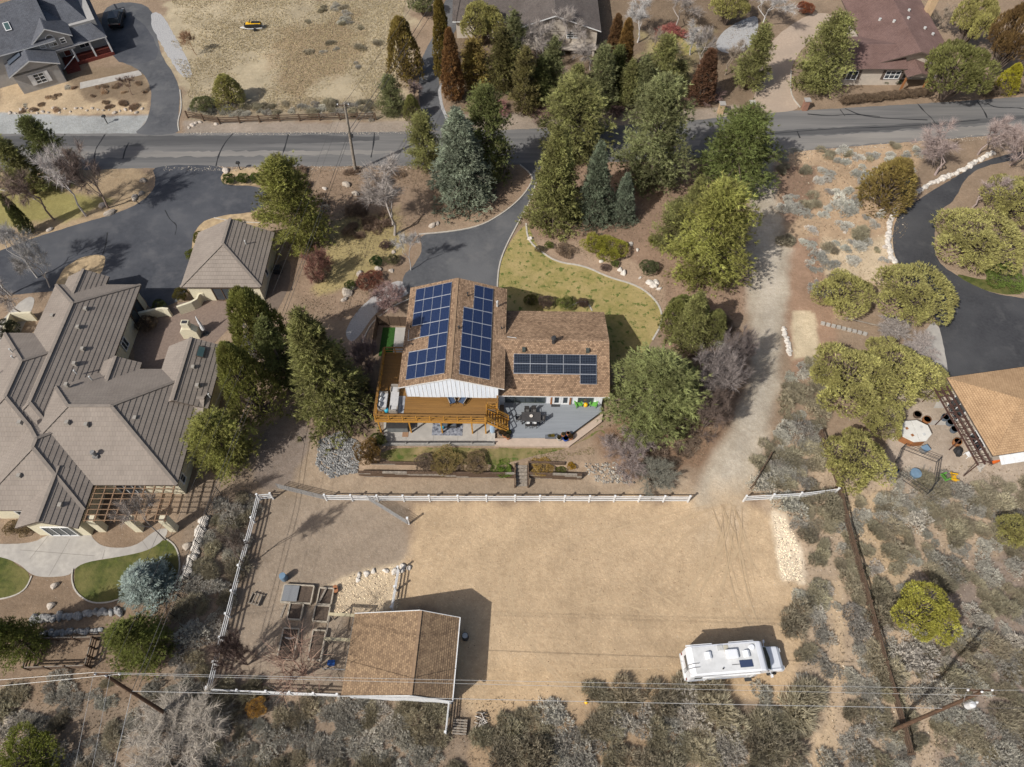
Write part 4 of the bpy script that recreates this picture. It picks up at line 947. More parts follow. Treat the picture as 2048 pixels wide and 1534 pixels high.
def dome(kind, cx, cy, w, h, col, label, name='juniper_tree', zc=.5, **k):
    p = G(cx, cy, h * zc); p = Vector((p.x, p.y, float(hz(p.x, p.y)))); return plant(kind, p, h, w / 2 / pxm(p, h * .5), col, label, name, **k)
# north of the road
cone('upright', 461, 218, 148, 66, JUN, 'lone olive juniper standing behind the split-rail fence', 'juniper_tree')
cone('upright', 812, 172, 30, 78, GOLD, 'yellow-olive conifer at the left side of the far driveway', 'juniper_tree')
cone('pine', 785, 244, 155, 66, PINEG, 'grey-green bushy pine at the split-rail fence end', 'pine_tree')
cone('upright', 826, 246, 188, 40, SPR, 'small dark conifer where the far driveway meets the road', 'juniper_tree')
cone('column', 890, 170, -18, 44, (0.224, 0.168, 0.0448), 'tall olive columnar cedar behind the rusty one at the far driveway', 'cedar_tree')
cone('column', 907, 208, 48, 46, RUST, 'rust-brown columnar cedar right beside the far driveway', 'cedar_tree')
cone('slimpine', 950, 190, 75, 74, GOLD, 'golden-olive pine next to the rust-brown cedar', 'pine_tree')
dome('juniper', 962, 45, 96, 7, JUN, 'big olive juniper at the top edge left of the taupe house', 'juniper_tree')
cone('slimpine', 1008, 196, 55, 82, (0.133, 0.119, 0.042), 'dark brownish pine left of the taupe house front', 'pine_tree')
cone('slimpine', 1050, 240, 95, 66, (0.182, 0.157, 0.0588), 'slim olive pine by the road below the taupe house', 'pine_tree')
cone('slimpine', 1103, 205, 72, 62, PINEG, 'slim green pine in front of the taupe house wall', 'pine_tree')
cone('column', 1222, 165, 22, 44, (0.21, 0.119, 0.056), 'brown columnar cedar right of the taupe house', 'cedar_tree')
cone('column', 1240, 182, 30, 44, (0.28, 0.168, 0.056), 'ochre columnar cedar in front of the brown one', 'cedar_tree')
cone('slimpine', 1196, 232, 90, 78, PINEG, 'green pine by the road left of the ochre cedar', 'pine_tree')
cone('slimpine', 1252, 226, 118, 56, PINE, 'narrow pine at the road below the ochre cedar', 'pine_tree')
cone('pine', 1315, 222, 75, 92, PINE, 'wide olive pine at the road right of the cedars', 'pine_tree')
cone('column', 1401, 212, 92, 56, MAR, 'maroon-brown columnar cedar near the brick gateposts', 'cedar_tree')
cone('slimpine', 1496, 190, 48, 80, PINE, 'olive pine left of the tan paver driveway', 'pine_tree')
cone('pine', 1634, 208, 30, 122, PINE, 'large olive pine in front of the red-brown roofed house', 'pine_tree')
dome('juniper', 1912, 150, 150, 9, (0.21, 0.21, 0.07), 'broad juniper right of the red-brown roofed house', zc=.45)
dome('upright', 2022, 155, 46, 4.5, (0.42, 0.378, 0.042), 'bright yellow-green arborvitae near the right edge', 'arborvitae')
dome('juniper', 2030, 75, 110, 12, (0.168, 0.105, 0.042), 'tall brown-olive conifer in the top right corner', 'conifer_tree')
dome('juniper', 1950, 40, 90, 9, JUN, 'olive juniper at the top edge behind the broad juniper')
dome('juniper', 1460, 12, 88, 6, JUN, 'olive juniper at the top edge beside the grey gravel drive')
dome('juniper', 1165, 52, 40, 3, LIME, 'bright green shrub at the corner of the taupe house', 'evergreen_shrub', cat='shrub')
dome('juniper', 1610, 16, 40, 2, (0.28, 0.098, 0.049), 'rusty red shrub by the top of the paver driveway', 'shrub', cat='shrub')
dome('juniper', 845, 8, 60, 4, PINEG, 'green shrub at the top edge left of the far driveway', 'shrub', cat='shrub')
dome('juniper', 405, 208, 56, 2.2, PINEG, 'grey-green shrub left of the lone juniper', 'shrub', cat='shrub')
for x, y, ty, w, c, l in ((1085, 130, 28, 110, GREYT, 'bare grey tree in front of the taupe house roof'), (1275, 85, -10, 90, WHT, 'pale bare tree right of the taupe house'), (1350, 60, -25, 100, GREYT, 'bare grey tree at the top edge above the red shrubs'), (1400, 140, 50, 60, GREYT, 'bare tree behind the maroon cedar'), (1450, 150, 70, 70, TANT, 'bare tree left of the olive pine by the paver driveway'),
                          (1520, 60, -30, 110, WHT, 'pale bare tree behind the grey gravel drive'), (393, 110, 55, 40, (.33, .2, .12), 'small orange-twigged bare tree in the dry field'), (830, 195, 148, 55, (.24, .18, .17), 'bare mauve shrub tree beside the far driveway'), (265, 190, 145, 40, (.2, .13, .1), 'small bare tree in the slate house front garden'), (1870, 60, 5, 70, TANT, 'bare bushy tree beside the tan chimney')):
    cone('bare', x, y, ty, w, c, l, 'bare_tree')
for k_, x, y, ty, w, c, l in (('slimpine', 1078, 222, 112, 60, PINED, 'dark slim pine between the two slim pines before the taupe house'), ('slimpine', 1150, 232, 128, 62, PINE, 'olive pine at the road below the porch of the taupe house'), ('slimpine', 1280, 228, 110, 60, PINEG, 'slim grey-green pine right of the narrow roadside pine'), ('slimpine', 1228, 200, 90, 52, PINED, 'dark slim pine tucked behind the roadside pines'), ('slimpine', 1030, 150, 20, 66, PINEG, 'green pine before the left part of the taupe roof'), ('slimpine', 1350, 205, 120, 60, (.2, .19, .08), 'olive pine left of the maroon cedar'),
                          ('bare', 1180, 140, 60, 80, GREYT, 'bare grey tree below the taupe house porch'), ('bare', 1310, 140, 50, 90, TANT, 'bare tan tree behind the wide olive pine'), ('bare', 1130, 110, 20, 100, GREYT, 'bare grey tree against the taupe house wall'), ('bare', 1380, 110, 25, 80, WHT, 'pale bare tree above the maroon cedar')):
    cone(k_, x, y, ty, w, c, l, 'bare_tree' if k_ == 'bare' else 'pine_tree')
# between road and house
cone('pine', 118, 385, 240, 96, PINED, 'dark green pine in the clump at left below the road', 'pine_tree')
cone('slimpine', 62, 400, 275, 84, PINE, 'olive pine at the left of the roadside clump', 'pine_tree')
for x, y, ty, w, c, l in ((108, 440, 280, 110, (0.28, 0.21, 0.168), 'brown bare tree at the left of the roadside clump'), (172, 432, 275, 110, (0.532, 0.49, 0.462), 'silvery bare tree in the middle of the roadside clump'), (216, 416, 270, 120, (0.238, 0.182, 0.154), 'dark bare tree at the right of the roadside clump')):
    cone('bare', x, y, ty, w, c, l, 'bare_tree')
cone('column', 58, 472, 385, 30, PINED, 'thin dark columnar juniper at the left edge', 'juniper_tree')
for x, y, ty, w, l in ((75, 555, 430, 110, 'white-barked bare tree over the west driveway'), (100, 575, 468, 80, 'second white-barked bare tree beside the planted island'), (22, 590, 470, 120, 'white-barked bare tree at the left edge above the tiled house')):
    cone('bare', x, y, ty, w, WHT, l, 'bare_tree')
cone('bare', 55, 640, 545, 110, GREYT, 'bare bushy tree at the corner of the tiled house', 'bare_tree')
cone('pine', 600, 522, 318, 152, LIME, 'large yellow-green pine beside the tiled garage', 'pine_tree')
for i, x in enumerate((458, 486, 513)):
    dome('juniper', x, 358 - i, 30, 1.5, (0.14, 0.182, 0.042), ('leftmost', 'middle', 'rightmost')[i] + ' of three round clipped shrubs by the west mailbox', 'clipped_shrub', cat='shrub', group='clipped shrubs by the west driveway')
cone('pine', 850, 352, 228, 84, PINE, 'olive pine at the road left of the blue spruce', 'pine_tree')
cone('pine', 975, 392, 180, 122, PINED, 'tall dark green pine right behind the blue spruce', 'pine_tree')
cone('spruce', 925, 432, 222, 140, BLUE, 'big silvery blue spruce beside the main driveway curb', 'spruce_tree')
cone('bare', 790, 470, 325, 160, GREYT, 'wide bare grey tree left of the blue spruce', 'bare_tree')
cone('bare', 822, 540, 455, 60, WHT, 'small white birch at the edge of the main driveway', 'bare_tree')
cone('multibare', 645, 560, 500, 70, REDT, 'bare red-twigged shrub tree beside the power-line path', 'bare_tree')
cone('multibare', 780, 612, 570, 70, (.3, .2, .18), 'bare pink-twigged shrub above the gravel walk', 'bare_shrub', cat='shrub')
cone('multibare', 738, 740, 670, 60, (.22, .16, .15), 'bare mauve tree between the west spruce and the deck', 'bare_tree')
cone('pine', 1150, 350, 162, 165, PINE, 'large olive pine by the road right of the driveway mouth', 'pine_tree')
cone('spruce', 1107, 474, 250, 122, SPR, 'tall olive-green spruce at the right of the main driveway', 'spruce_tree')
cone('spruce', 1187, 462, 285, 82, (0.175, 0.203, 0.133), 'slim grey-green spruce right of the olive spruce', 'spruce_tree')
cone('spruce', 1243, 456, 348, 62, (0.175, 0.203, 0.14), 'smallest grey-green spruce of the front grove', 'spruce_tree')
cone('pine', 1303, 410, 158, 172, PINEG, 'broad grey-green pine in the middle of the front grove', 'pine_tree')
cone('pine', 1472, 415, 222, 180, (0.154, 0.175, 0.056), 'dark olive pine at the top of the gravel drive', 'pine_tree')
cone('spruce', 1390, 440, 350, 60, SPR, 'small olive spruce between the two right grove pines', 'spruce_tree')
cone('pine', 1415, 605, 372, 190, LIME, 'big lime-green pine beside the gravel drive', 'pine_tree')
dome('juniper', 1375, 620, 90, 4, (0.196, 0.21, 0.063), 'bushy juniper below the lime-green pine')
dome('juniper', 1222, 497, 78, 1.6, (0.294, 0.28, 0.042), 'spreading yellow-green juniper in the front rockery', 'spreading_juniper', cat='shrub')
dome('juniper', 1190, 488, 60, 1.4, (0.28, 0.266, 0.042), 'smaller spreading juniper left in the front rockery', 'spreading_juniper', cat='shrub')
dome('juniper', 1310, 482, 32, 1.2, (0.21, 0.224, 0.042), 'small round juniper between rockery and lime pine', 'spreading_juniper', cat='shrub')
dome('juniper', 1298, 535, 44, 1.6, (0.14, 0.154, 0.07), 'dusky round shrub in the rockery near the boulders', 'shrub', cat='shrub')
for k_, x, y, ty, w, c, l in (('spruce', 1378, 706, 588, 92, SPR, 'olive spruce below the lime-green pine at the lawn edge'), ('upright', 1345, 672, 600, 62, (.25, .25, .08), 'small upright juniper at the right end of the lawn curb'), ('pine', 1340, 520, 400, 90, PINE, 'olive pine behind the lime-green pine'), ('upright', 1420, 690, 620, 60, (.22, .22, .08), 'small conifer between the lawn spruce and the gravel drive')):
    cone(k_, x, y, ty, w, c, l, 'conifer_tree')
# around the house
dome('pine', 1312, 785, 252, 9, (.215, .228, .088), 'huge rounded grey-green pine overhanging the east end of the main house', 'pine_tree', zc=.5)
for x, y, ty, w, c, l in ((1418, 795, 690, 110, (.24, .205, .19), 'bare pale-limbed tree right of the huge rounded pine'), (1458, 745, 655, 75, (.17, .14, .13), 'dark bare tree at the edge of the gravel drive'), (1408, 855, 780, 85, (.16, .12, .1), 'bare brown tree below the huge rounded pine')):
    cone('multibare', x, y, ty, w, c, l, 'bare_tree')
dome('multibare', 1262, 900, 120, 2.6, (.26, .21, .19), 'bare grey shrub at the slanted end of the buff walk', 'bare_shrub', cat='shrub')
dome('multibare', 1315, 945, 90, 1.8, (.2, .19, .15), 'grey-green brush above the white fence', 'bare_shrub', cat='shrub')
cone('spruce', 668, 874, 622, 165, SPR, 'large green spruce standing west of the deck', 'spruce_tree')
cone('upright', 548, 765, 575, 130, (0.266, 0.266, 0.077), 'tall green conifer right of the skylight roof', 'conifer_tree')
cone('slimpine', 580, 790, 640, 88, PINED, 'dark conifer between the tiled house and the west spruce', 'pine_tree')
cone('upright', 520, 850, 685, 110, (0.266, 0.266, 0.077), 'green conifer against the tiled house wall', 'conifer_tree')
dome('pine', 440, 880, 165, 7, LIME, 'lime-olive pine overhanging the tiled house corner', 'pine_tree')
cone('bare', 535, 750, 650, 50, WHT, 'thin bare whitish tree among the conifers under the wires', 'bare_tree')
for x, y, w, c, l in ((1062, 600, 34, (0.196, 0.182, 0.056), 'leftmost rounded shrub behind the low wing'), (1092, 604, 36, (0.196, 0.14, 0.105), 'brown rounded shrub behind the low wing'), (1133, 607, 40, (0.182, 0.196, 0.056), 'olive rounded shrub behind the low wing'), (1166, 606, 26, (0.168, 0.112, 0.084), 'small purple-brown shrub behind the low wing')):
    dome('juniper', x, y, w, 1.4, c, l, 'rounded_shrub', cat='shrub')
for x, y, w, h, c, l in ((752, 522, 30, 1.2, (0.056, 0.098, 0.028), 'dark green shrub in the west rockery'), (785, 520, 32, 1.2, (0.182, 0.168, 0.084), 'grey-olive shrub in the west rockery'), (740, 560, 62, 1.2, (0.238, 0.098, 0.063), 'rust-red low shrub beside the gravel walk'), (700, 570, 26, 1.0, (0.126, 0.154, 0.042), 'small green shrub beside the rust-red one'),
                         (770, 490, 26, .9, (0.168, 0.112, 0.098), 'purple-brown shrub near the white birch'), (520, 432, 34, 1.3, (0.336, 0.238, 0.126), 'tan dry shrub on the garage island'), (400, 475, 34, 1.4, (0.182, 0.182, 0.042), 'olive hedge shrub at the garage roof corner'), (385, 510, 30, 1.5, (0.168, 0.182, 0.042), 'olive hedge shrub left of the garage'), (465, 452, 46, .8, (0.196, 0.196, 0.042), 'low olive shrub behind the garage roof'),
                         (318, 612, 34, 1.5, (0.098, 0.119, 0.042), 'dark round shrub by the courtyard wall'), (295, 648, 46, 1.8, (0.14, 0.105, 0.07), 'brown shrub in the courtyard'), (362, 590, 36, 2.0, (0.196, 0.168, 0.049), 'olive shrub at the garage corner'), (10, 660, 60, 2.0, (0.07, 0.077, 0.042), 'dark shrub at the left edge by the entry wall'),
                         (735, 905, 62, 2.2, (0.252, 0.154, 0.049), 'ochre evergreen shrub beside the rock pile'), (755, 880, 40, 1.6, (0.14, 0.154, 0.042), 'green shrub at the patio west end'), (1005, 930, 50, 1.0, (0.182, 0.266, 0.042), 'bright green leafy clump beside the timber steps'), (890, 922, 70, 1.1, (0.28, 0.21, 0.084), 'golden-brown shrub in the terrace bed'), (850, 925, 50, 1.0, (0.266, 0.196, 0.14), 'brown twiggy shrub in the terrace bed'), (950, 925, 60, 1.0, (0.252, 0.182, 0.098), 'tan shrub in the terrace bed near the leafy clump'),
                         (1085, 930, 50, .7, (0.364, 0.238, 0.07), 'orange-tan grass clump right of the timber steps'), (1122, 932, 26, .6, (0.182, 0.196, 0.042), 'small green plant in the right timber bed'), (1143, 930, 20, .6, (0.504, 0.308, 0.028), 'yellow flowering plant in the right timber bed'), (860, 20, 10, .5, PINEG, 'small green shrub by the far driveway top'),
                         (1080, 498, 24, .7, (0.168, 0.14, 0.084), 'small brown-green shrub in the lawn bed'), (1098, 490, 22, .7, (0.168, 0.196, 0.042), 'small green shrub in the lawn bed'), (1130, 500, 44, .9, (0.238, 0.168, 0.112), 'dry brown shrub in the lawn bed'), (1210, 535, 24, .7, (0.224, 0.154, 0.126), 'purple-brown shrub at the lawn curb'),
                         (1230, 528, 20, .7, (0.14, 0.182, 0.042), 'small green shrub at the lawn curb'), (1750, 155, 20, .8, (0.14, 0.154, 0.056), 'small round green shrub before the red-brown roofed house'), (1772, 163, 16, .7, (0.084, 0.126, 0.042), 'dark round shrub before the red-brown roofed house'), (1796, 163, 16, .8, (0.07, 0.084, 0.042), 'darkest round shrub by the red-brown roofed porch')):
    dome('juniper', x, y, w, h, c, l, 'shrub', cat='shrub')
# hedge along the road in the north-east
for i in range(14): dome('juniper', 1690 + i * 12.5, 200 - i * 1.3 + rnd.uniform(-1, 1), 26, 1.3, (.25, .18, .12), NTH[i] + ' brown hedge bush from the left in the row along the road', 'hedge_bush', cat='hedge', group='hedge bushes along the north-east road')
for i in range(7): dome('juniper', 1975 + i * 14, 184 - i * 1.6, 28, 1.4, (.26, .2, .14), NTH[i] + ' brown hedge bush from the left below the bright arborvitae', 'hedge_bush', cat='hedge', group='hedge bushes near the right edge')
for ui, (x, y, w, c) in enumerate(((1350, 62, 60, (0.252, 0.084, 0.07)), (1330, 66, 50, (0.28, 0.098, 0.077)), (1000, 215, 50, (0.28, 0.14, 0.126)), (1080, 225, 60, (0.196, 0.126, 0.098)), (1235, 220, 40, (0.168, 0.112, 0.098)), (1370, 195, 60, (0.182, 0.112, 0.084)), (1130, 150, 60, (0.28, 0.21, 0.168)), (1420, 190, 60, (0.252, 0.168, 0.14)))):
    dome('multibare', x, y, w, 1.5, c, ('leafless red shrub above the side lawn, right one', 'leafless red shrub above the side lawn, left one', 'leafless reddish shrub below the dark brownish pine', 'leafless brown shrub at the road near the slim olive pine', 'leafless brown shrub at the road below the ochre cedar', 'leafless brown shrub left of the maroon cedar', 'leafless tan shrub between the slim pines before the taupe house', 'leafless brown shrub right of the maroon cedar')[ui], 'bare_shrub', cat='shrub', group='understorey shrubs across the road')
# right side
cone('upright', 1768, 428, 318, 112, (0.28, 0.21, 0.07), 'upright golden juniper at the bend of the curved driveway', 'juniper_tree')
for x, y, ty, w, l in ((1870, 350, 250, 130, 'bare pinkish tree at the left of the curved driveway'), (1955, 310, 225, 110, 'bare pinkish tree at the top of the curved driveway'), (2020, 330, 240, 120, 'bare pinkish tree at the right edge by the curved driveway'), (1945, 415, 340, 100, 'small bare pinkish tree inside the driveway bend')):
    cone('bare', x, y, ty, w, (.33, .26, .235), l, 'bare_tree')
for x, y, w, h, l in ((1960, 480, 210, 4.5, 'widest olive juniper inside the driveway bend'), (2035, 400, 150, 5, 'olive juniper at the right edge inside the driveway bend'), (1690, 590, 128, 4.5, 'olive juniper left of the split trunked one by the dark driveway'), (1830, 588, 185, 5.0, 'large olive juniper touching the dark driveway edge'), (1700, 760, 190, 5, 'wide olive juniper beside the sagebrush and gravel drive'), (1785, 740, 170, 4.6, 'olive juniper in the middle of the east clump'),
                      (1845, 755, 125, 3.4, 'thin juniper with bare limbs near the concrete apron'), (1765, 840, 100, 3.6, 'olive juniper below the east clump'), (1716, 915, 150, 5, 'round olive juniper at the top of the wooden fence'), (2040, 1055, 86, 3.2, 'olive juniper at the right edge above the lone round one'), (1861, 1222, 142, 4.2, 'lone round yellow-olive juniper in the lower right scrub')):
    dome('juniper', x, y, w, h, (.42, .395, .085) if 'yellow' in l else JUN, l)
dome('juniper', 2010, 552, 90, 1.2, (0.14, 0.182, 0.042), 'low green spreading juniper above the dark driveway', 'spreading_juniper', cat='shrub')
dome('multibare', 1790, 655, 70, 1.8, GREYT, 'grey leafless brush between the east junipers', 'bare_shrub', cat='shrub')
dome('multibare', 1840, 690, 80, 1.4, (.36, .31, .28), 'pale leafless brush beside the concrete apron', 'bare_shrub', cat='shrub')
# lower left
cone('spruce', 290, 1215, 1150, 112, (0.336, 0.392, 0.35), 'powdery blue spruce beside the oval lawn', 'spruce_tree')
dome('pine', 272, 1285, 150, 6, (0.168, 0.182, 0.0448), 'green pine below the powdery blue spruce', 'pine_tree')
dome('pine', 18, 1275, 120, 7, (0.168, 0.182, 0.0448), 'green pine at the left edge of the lower yard', 'pine_tree')
dome('juniper', 50, 1525, 150, 2.5, (0.196, 0.21, 0.042), 'green juniper cut by the bottom left corner')
dome('multibare', 350, 1480, 210, 2.8, (.33, .29, .24), 'wide bare straw-coloured shrub at the bottom left', 'bare_shrub', cat='shrub')
cone('sparse', 610, 1350, 1300, 150, (.34, .22, .165), 'bare reddish tree beside the barn fence', 'bare_tree')
cone('bare', 492, 1130, 1040, 80, (.2, .16, .13), 'slender bare tree at the left white fence', 'bare_tree')
cone('bare', 330, 1080, 990, 90, GREYT, 'bare tree growing through the pergola', 'bare_tree')
cone('multibare', 495, 1330, 1285, 80, (.17, .12, .1), 'dark bare tree in the garden corner', 'bare_tree')
dome('juniper', 505, 1412, 46, 1.2, (0.462, 0.28, 0.084), 'orange-tan bush outside the bottom white fence', 'shrub', cat='shrub')
for x, y, w, l in ((22, 1055, 36, 'tan round shrub by the left sliding window'), (48, 1058, 38, 'tan round shrub left of the sliding door'), (72, 1050, 26, 'darker shrub against the cream wall')): dome('juniper', x, y, w, .7, (0.336, 0.252, 0.14), l, 'rounded_shrub', cat='shrub')

# sagebrush and bitterbrush
def brush(seed, n, K, L, w, flat, up):
    rs = np.random.RandomState(seed); d = rs.randn(n, 3); d /= np.linalg.norm(d, axis=1)[:, None]; d[:, 2] = np.abs(d[:, 2])
    lump = 1 + .28 * np.sin(d[:, 0] * 5 + seed) * np.cos(d[:, 1] * 6 + seed * 2)
    r = lump * (.5 + .5 * rs.rand(n) ** .5) * .82
    P = d * r[:, None] * np.array([1, 1, flat]); P[:, 2] += .05
    ks = 1 + rs.randint(2, 5); off = rs.randn(ks, 2) * .42; sc = rs.uniform(.42, .8, ks); wh = rs.randint(0, ks, n); tn = (1 + .13 * rs.randn(ks))[wh] * (1 + .09 * rs.randn(n))
    P = P * sc[wh][:, None]; P[:, :2] += off[wh]
    V, t = blades(P, d * .8 + np.array([0, 0, up]), L, w, K, .42, rs, tn)
    V2, t2 = blades(rs.randn(40, 3) * .06 * np.array([1, 1, .3]) + [0, 0, .05], d[:40] + [0, 0, .2], .8, .03, 2, .2, rs)
    return trimesh('brush', np.concatenate([V, V2]), np.concatenate([t, t2 * .6]), LEAF)
SAGE = [brush(i, 900, 6, .16, .034, .8, .5) for i in range(7)]
BITT = [brush(20 + i, 900, 5, .28, .03, .9, .8) for i in range(7)]
def inside(p, poly):
    r = False
    for i in range(len(poly)):
        (ax, ay), (bx, by) = poly[i], poly[(i + 1) % len(poly)]
        if (ay > p[1]) != (by > p[1]) and p[0] < (bx - ax) * (p[1] - ay) / (by - ay) + ax: r = not r
    return r
KEEP = [(p, r) for p, r in ((T(1560, 1060), 1.5), (T(1575, 1100), 1.8), (T(1588, 1140), 1.6), (T(1670, 1190), .9), (T(1675, 1250), .9), (T(1680, 1310), .9), (T(1668, 1370), .9), (T(1655, 1430), .9), (T(1640, 1490), .9), (T(1655, 1150), .8), (T(1540, 1310), 2.4), (T(1450, 1310), 3.2), (T(1380, 1310), 2.2), (T(1861, 1222), 2.0), (T(1716, 915), 2.6))]
BUSH = []
def scatter(px, n, rmin, rmax, fr, where, silver=(.475, .445, .38), olive=(.38, .335, .238), sep=.7, seed=1):
    rr = random.Random(seed); poly = wpoly(px); xs = [p[0] for p in poly]; ys = [p[1] for p in poly]; L = []; tries = 0
    while len(L) < n and tries < n * 60:
        tries += 1; x, y = rr.uniform(min(xs), max(xs)), rr.uniform(min(ys), max(ys)); r = rr.uniform(rmin, rmax)
        if not inside((x, y), poly) or any((x - a) ** 2 + (y - b) ** 2 < (sep * (r + c)) ** 2 for a, b, c in L): continue
        if any((x - p.x) ** 2 + (y - p.y) ** 2 < (r * .8 + q) ** 2 for p, q in KEEP): continue
        L.append((x, y, r)); s = rr.random() < fr
        o = link('sagebrush' if s else 'bitterbrush', rr.choice(SAGE if s else BITT), None, None, (x, y, float(hz(x, y)) - .03), rr.uniform(0, 6.28))
        o.scale = (r * 1.25 * rr.uniform(.85, 1.2), r * 1.25, r * 1.1 * rr.uniform(.75, 1.15)); k = rr.uniform(.75, 1.2)
        o.color = tuple(c * k * rr.uniform(.985, 1.015) for c in (silver if s else olive)) + (1,)
        BUSH.append((o, s, r, where))
scatter([(1700, 1000), (1830, 985), (2100, 960), (2100, 1560), (1850, 1560), (1760, 1280)], 130, .5, 1.35, .4, 'in the scrub right of the wooden fence', seed=2)
scatter([(1555, 1000), (1670, 985), (1700, 1060), (1740, 1230), (1830, 1560), (1640, 1560), (1690, 1300), (1600, 1160)], 50, .55, 1.4, .5, 'between the sandy corral and the wooden fence', seed=3)
scatter([(1570, 1200), (1660, 1170), (1690, 1330), (1640, 1400), (1590, 1370)], 22, .8, 1.4, .5, 'in the clump right of the white motorhome', seed=13)
scatter([(960, 1490), (1060, 1440), (1190, 1385), (1420, 1380), (1640, 1370), (1660, 1560), (1000, 1560)], 46, .9, 1.7, .3, 'in the brush band below the sandy corral', seed=4)
scatter([(680, 1405), (895, 1405), (890, 1500), (960, 1560), (640, 1560)], 26, .7, 1.3, .5, 'behind the barn at the bottom', seed=5)
scatter([(450, 990), (515, 1000), (410, 1380), (660, 1400), (660, 1560), (420, 1560), (340, 1390), (370, 1200)], 75, .5, 1.15, .6, 'along the left white fence', seed=6)
scatter([(-20, 1360), (330, 1370), (400, 1560), (-20, 1560)], 34, .6, 1.1, .6, 'around the bottom left power pole', seed=7)
scatter([(1560, 300), (1850, 290), (1790, 420), (1780, 520), (1640, 600), (1570, 500)], 70, .4, 1.15, .82, 'on the bare slope left of the curved driveway', silver=(.56, .54, .48), seed=8)
scatter([(385, 215), (740, 205), (750, 232), (390, 234)], 34, .5, .95, .6, 'behind the split-rail fence', seed=9)
scatter([(1578, 735), (1625, 725), (1660, 820), (1640, 930), (1530, 965), (1548, 870)], 26, .6, 1.25, .5, 'between the gravel drive and the east junipers', seed=10)
scatter([(1385, 640), (1482, 630), (1476, 740), (1385, 890), (1325, 955), (1270, 960), (1350, 840)], 30, .5, 1.1, .25, 'along the left edge of the gravel drive', olive=(.28, .21, .155), seed=11)
scatter([(530, 340), (800, 345), (800, 420), (640, 560), (640, 470)], 22, .5, 1.1, .15, 'in the dry bank below the road', olive=(.29, .21, .15), seed=12)
scatter([(1500, 915), (1540, 900), (1650, 975), (1520, 985)], 12, .6, 1.1, .5, 'around the right white fence', seed=14)
scatter([(1760, 930), (1850, 960), (1870, 1020), (1790, 1040)], 12, .5, 1.0, .8, 'below the wire pen', seed=15)
scatter([(0, 200), (120, 178), (290, 160), (290, 215), (20, 225)], 22, .3, .6, .1, 'in the slate house front garden', olive=(.4, .29, .2), seed=16)
scatter([(560, 20), (740, 10), (780, 190), (600, 190)], 16, .4, .8, .5, 'in the dry field', seed=17)
LM = [('lone round yellow-olive juniper', 1861, 1222), ('bottom right power pole', 1800, 1450), ('white motorhome', 1460, 1315), ('barn', 800, 1310), ('bottom left power pole', 330, 1425), ('bottom left white fence corner', 424, 1380), ('right white fence', 1575, 995), ('round juniper at the wooden fence', 1716, 915), ('wire pen', 1830, 950), ('upright golden juniper', 1768, 400),
      ('white stone edging', 1778, 470), ('split-rail fence', 580, 243), ('lone olive juniper', 461, 205), ('yellow toy ball', 1172, 1405), ('pallet', 920, 1452), ('white pipe', 1829, 1028), ('juniper at the right edge', 2040, 1055), ('powdery blue spruce', 290, 1200), ('iron fence', 400, 1090), ('rain barrel', 570, 1158), ('row of pale stones', 1575, 685), ('huge rounded pine', 1312, 800),
      ('roadside power pole', 711, 330), ('wide bare grey tree', 790, 440), ('big pine by the tiled garage', 590, 480), ('slate house porch', 190, 100), ('yellow watercraft', 508, 58), ('wide straw-coloured shrub', 350, 1480), ('chip strip', 1575, 1110), ('mesh-covered raised bed', 596, 1185)]
BK = {}
for o, s, r, where in BUSH:
    x, y = PR(*o.location); l = min(LM, key=lambda q: (q[1] - x) ** 2 + (q[2] - y) ** 2); dx, dy = x - l[1], y - l[2]
    side = ('right of' if dx > 0 else 'left of') if abs(dx) > abs(dy) else ('below' if dy > 0 else 'above')
    sz = 'small' if r < .65 else 'large' if r > .98 else 'medium-sized'
    BK.setdefault((s, sz, l[0], side), []).append((dx * dx + dy * dy, o, where))
for (s, sz, l, side), L in BK.items():
    L.sort(key=lambda q: q[0]); kd = 'silver-grey sagebrush' if s else 'olive-grey bitterbrush'
    for i, (d, o, where) in enumerate(L):
        w = ('' if len(L) == 1 else 'nearest ' if i == 0 else NTH[min(i, 28)] + ' nearest ') + sz + ' ' + kd + ' ' + side + ' the ' + l
        tag(o, w, 'sagebrush' if s else 'brush', ('sagebrush ' if s else 'bitterbrush ') + where)
# uncountable small cover
def cover(name, zones, K, L, w, col, seed, up=.9, label=None, cat=None):
    rs = np.random.RandomState(seed); P = []
    for px, n in zones:
        poly = wpoly(px); a = np.array(poly); x = rs.uniform(a[:, 0].min(), a[:, 0].max(), n * 3); y = rs.uniform(a[:, 1].min(), a[:, 1].max(), n * 3)
        k = (sdist(x, y, poly) + 2 * (fbm(x, y, .3, seed) - .5) > 0) & (fbm(x, y, .16, seed + 1, 3) + .25 * rs.rand(len(x)) > .52); k = np.where(k)[0][:n]
        P.append(np.stack([x[k], y[k], hz(x[k], y[k])], 1))
    P = np.concatenate(P); V, t = blades(P, np.tile([0, 0, up], (len(P), 1)), L, w, K, .5, rs, tv=.25)
    V[:, 2] = np.maximum(V[:, 2], -.95)
    o = link(name, trimesh(name, V, t, LEAF)); o.color = col + (1,); return tag(o, label, cat, kind='stuff')
cover('dry_grass', [([(345, 0), (810, 0), (790, 225), (400, 225), (350, 130)], 26000)], 4, .2, .05, (.5, .42, .27), 3, label='straw-coloured dry grass in the field across the road', cat='grass')
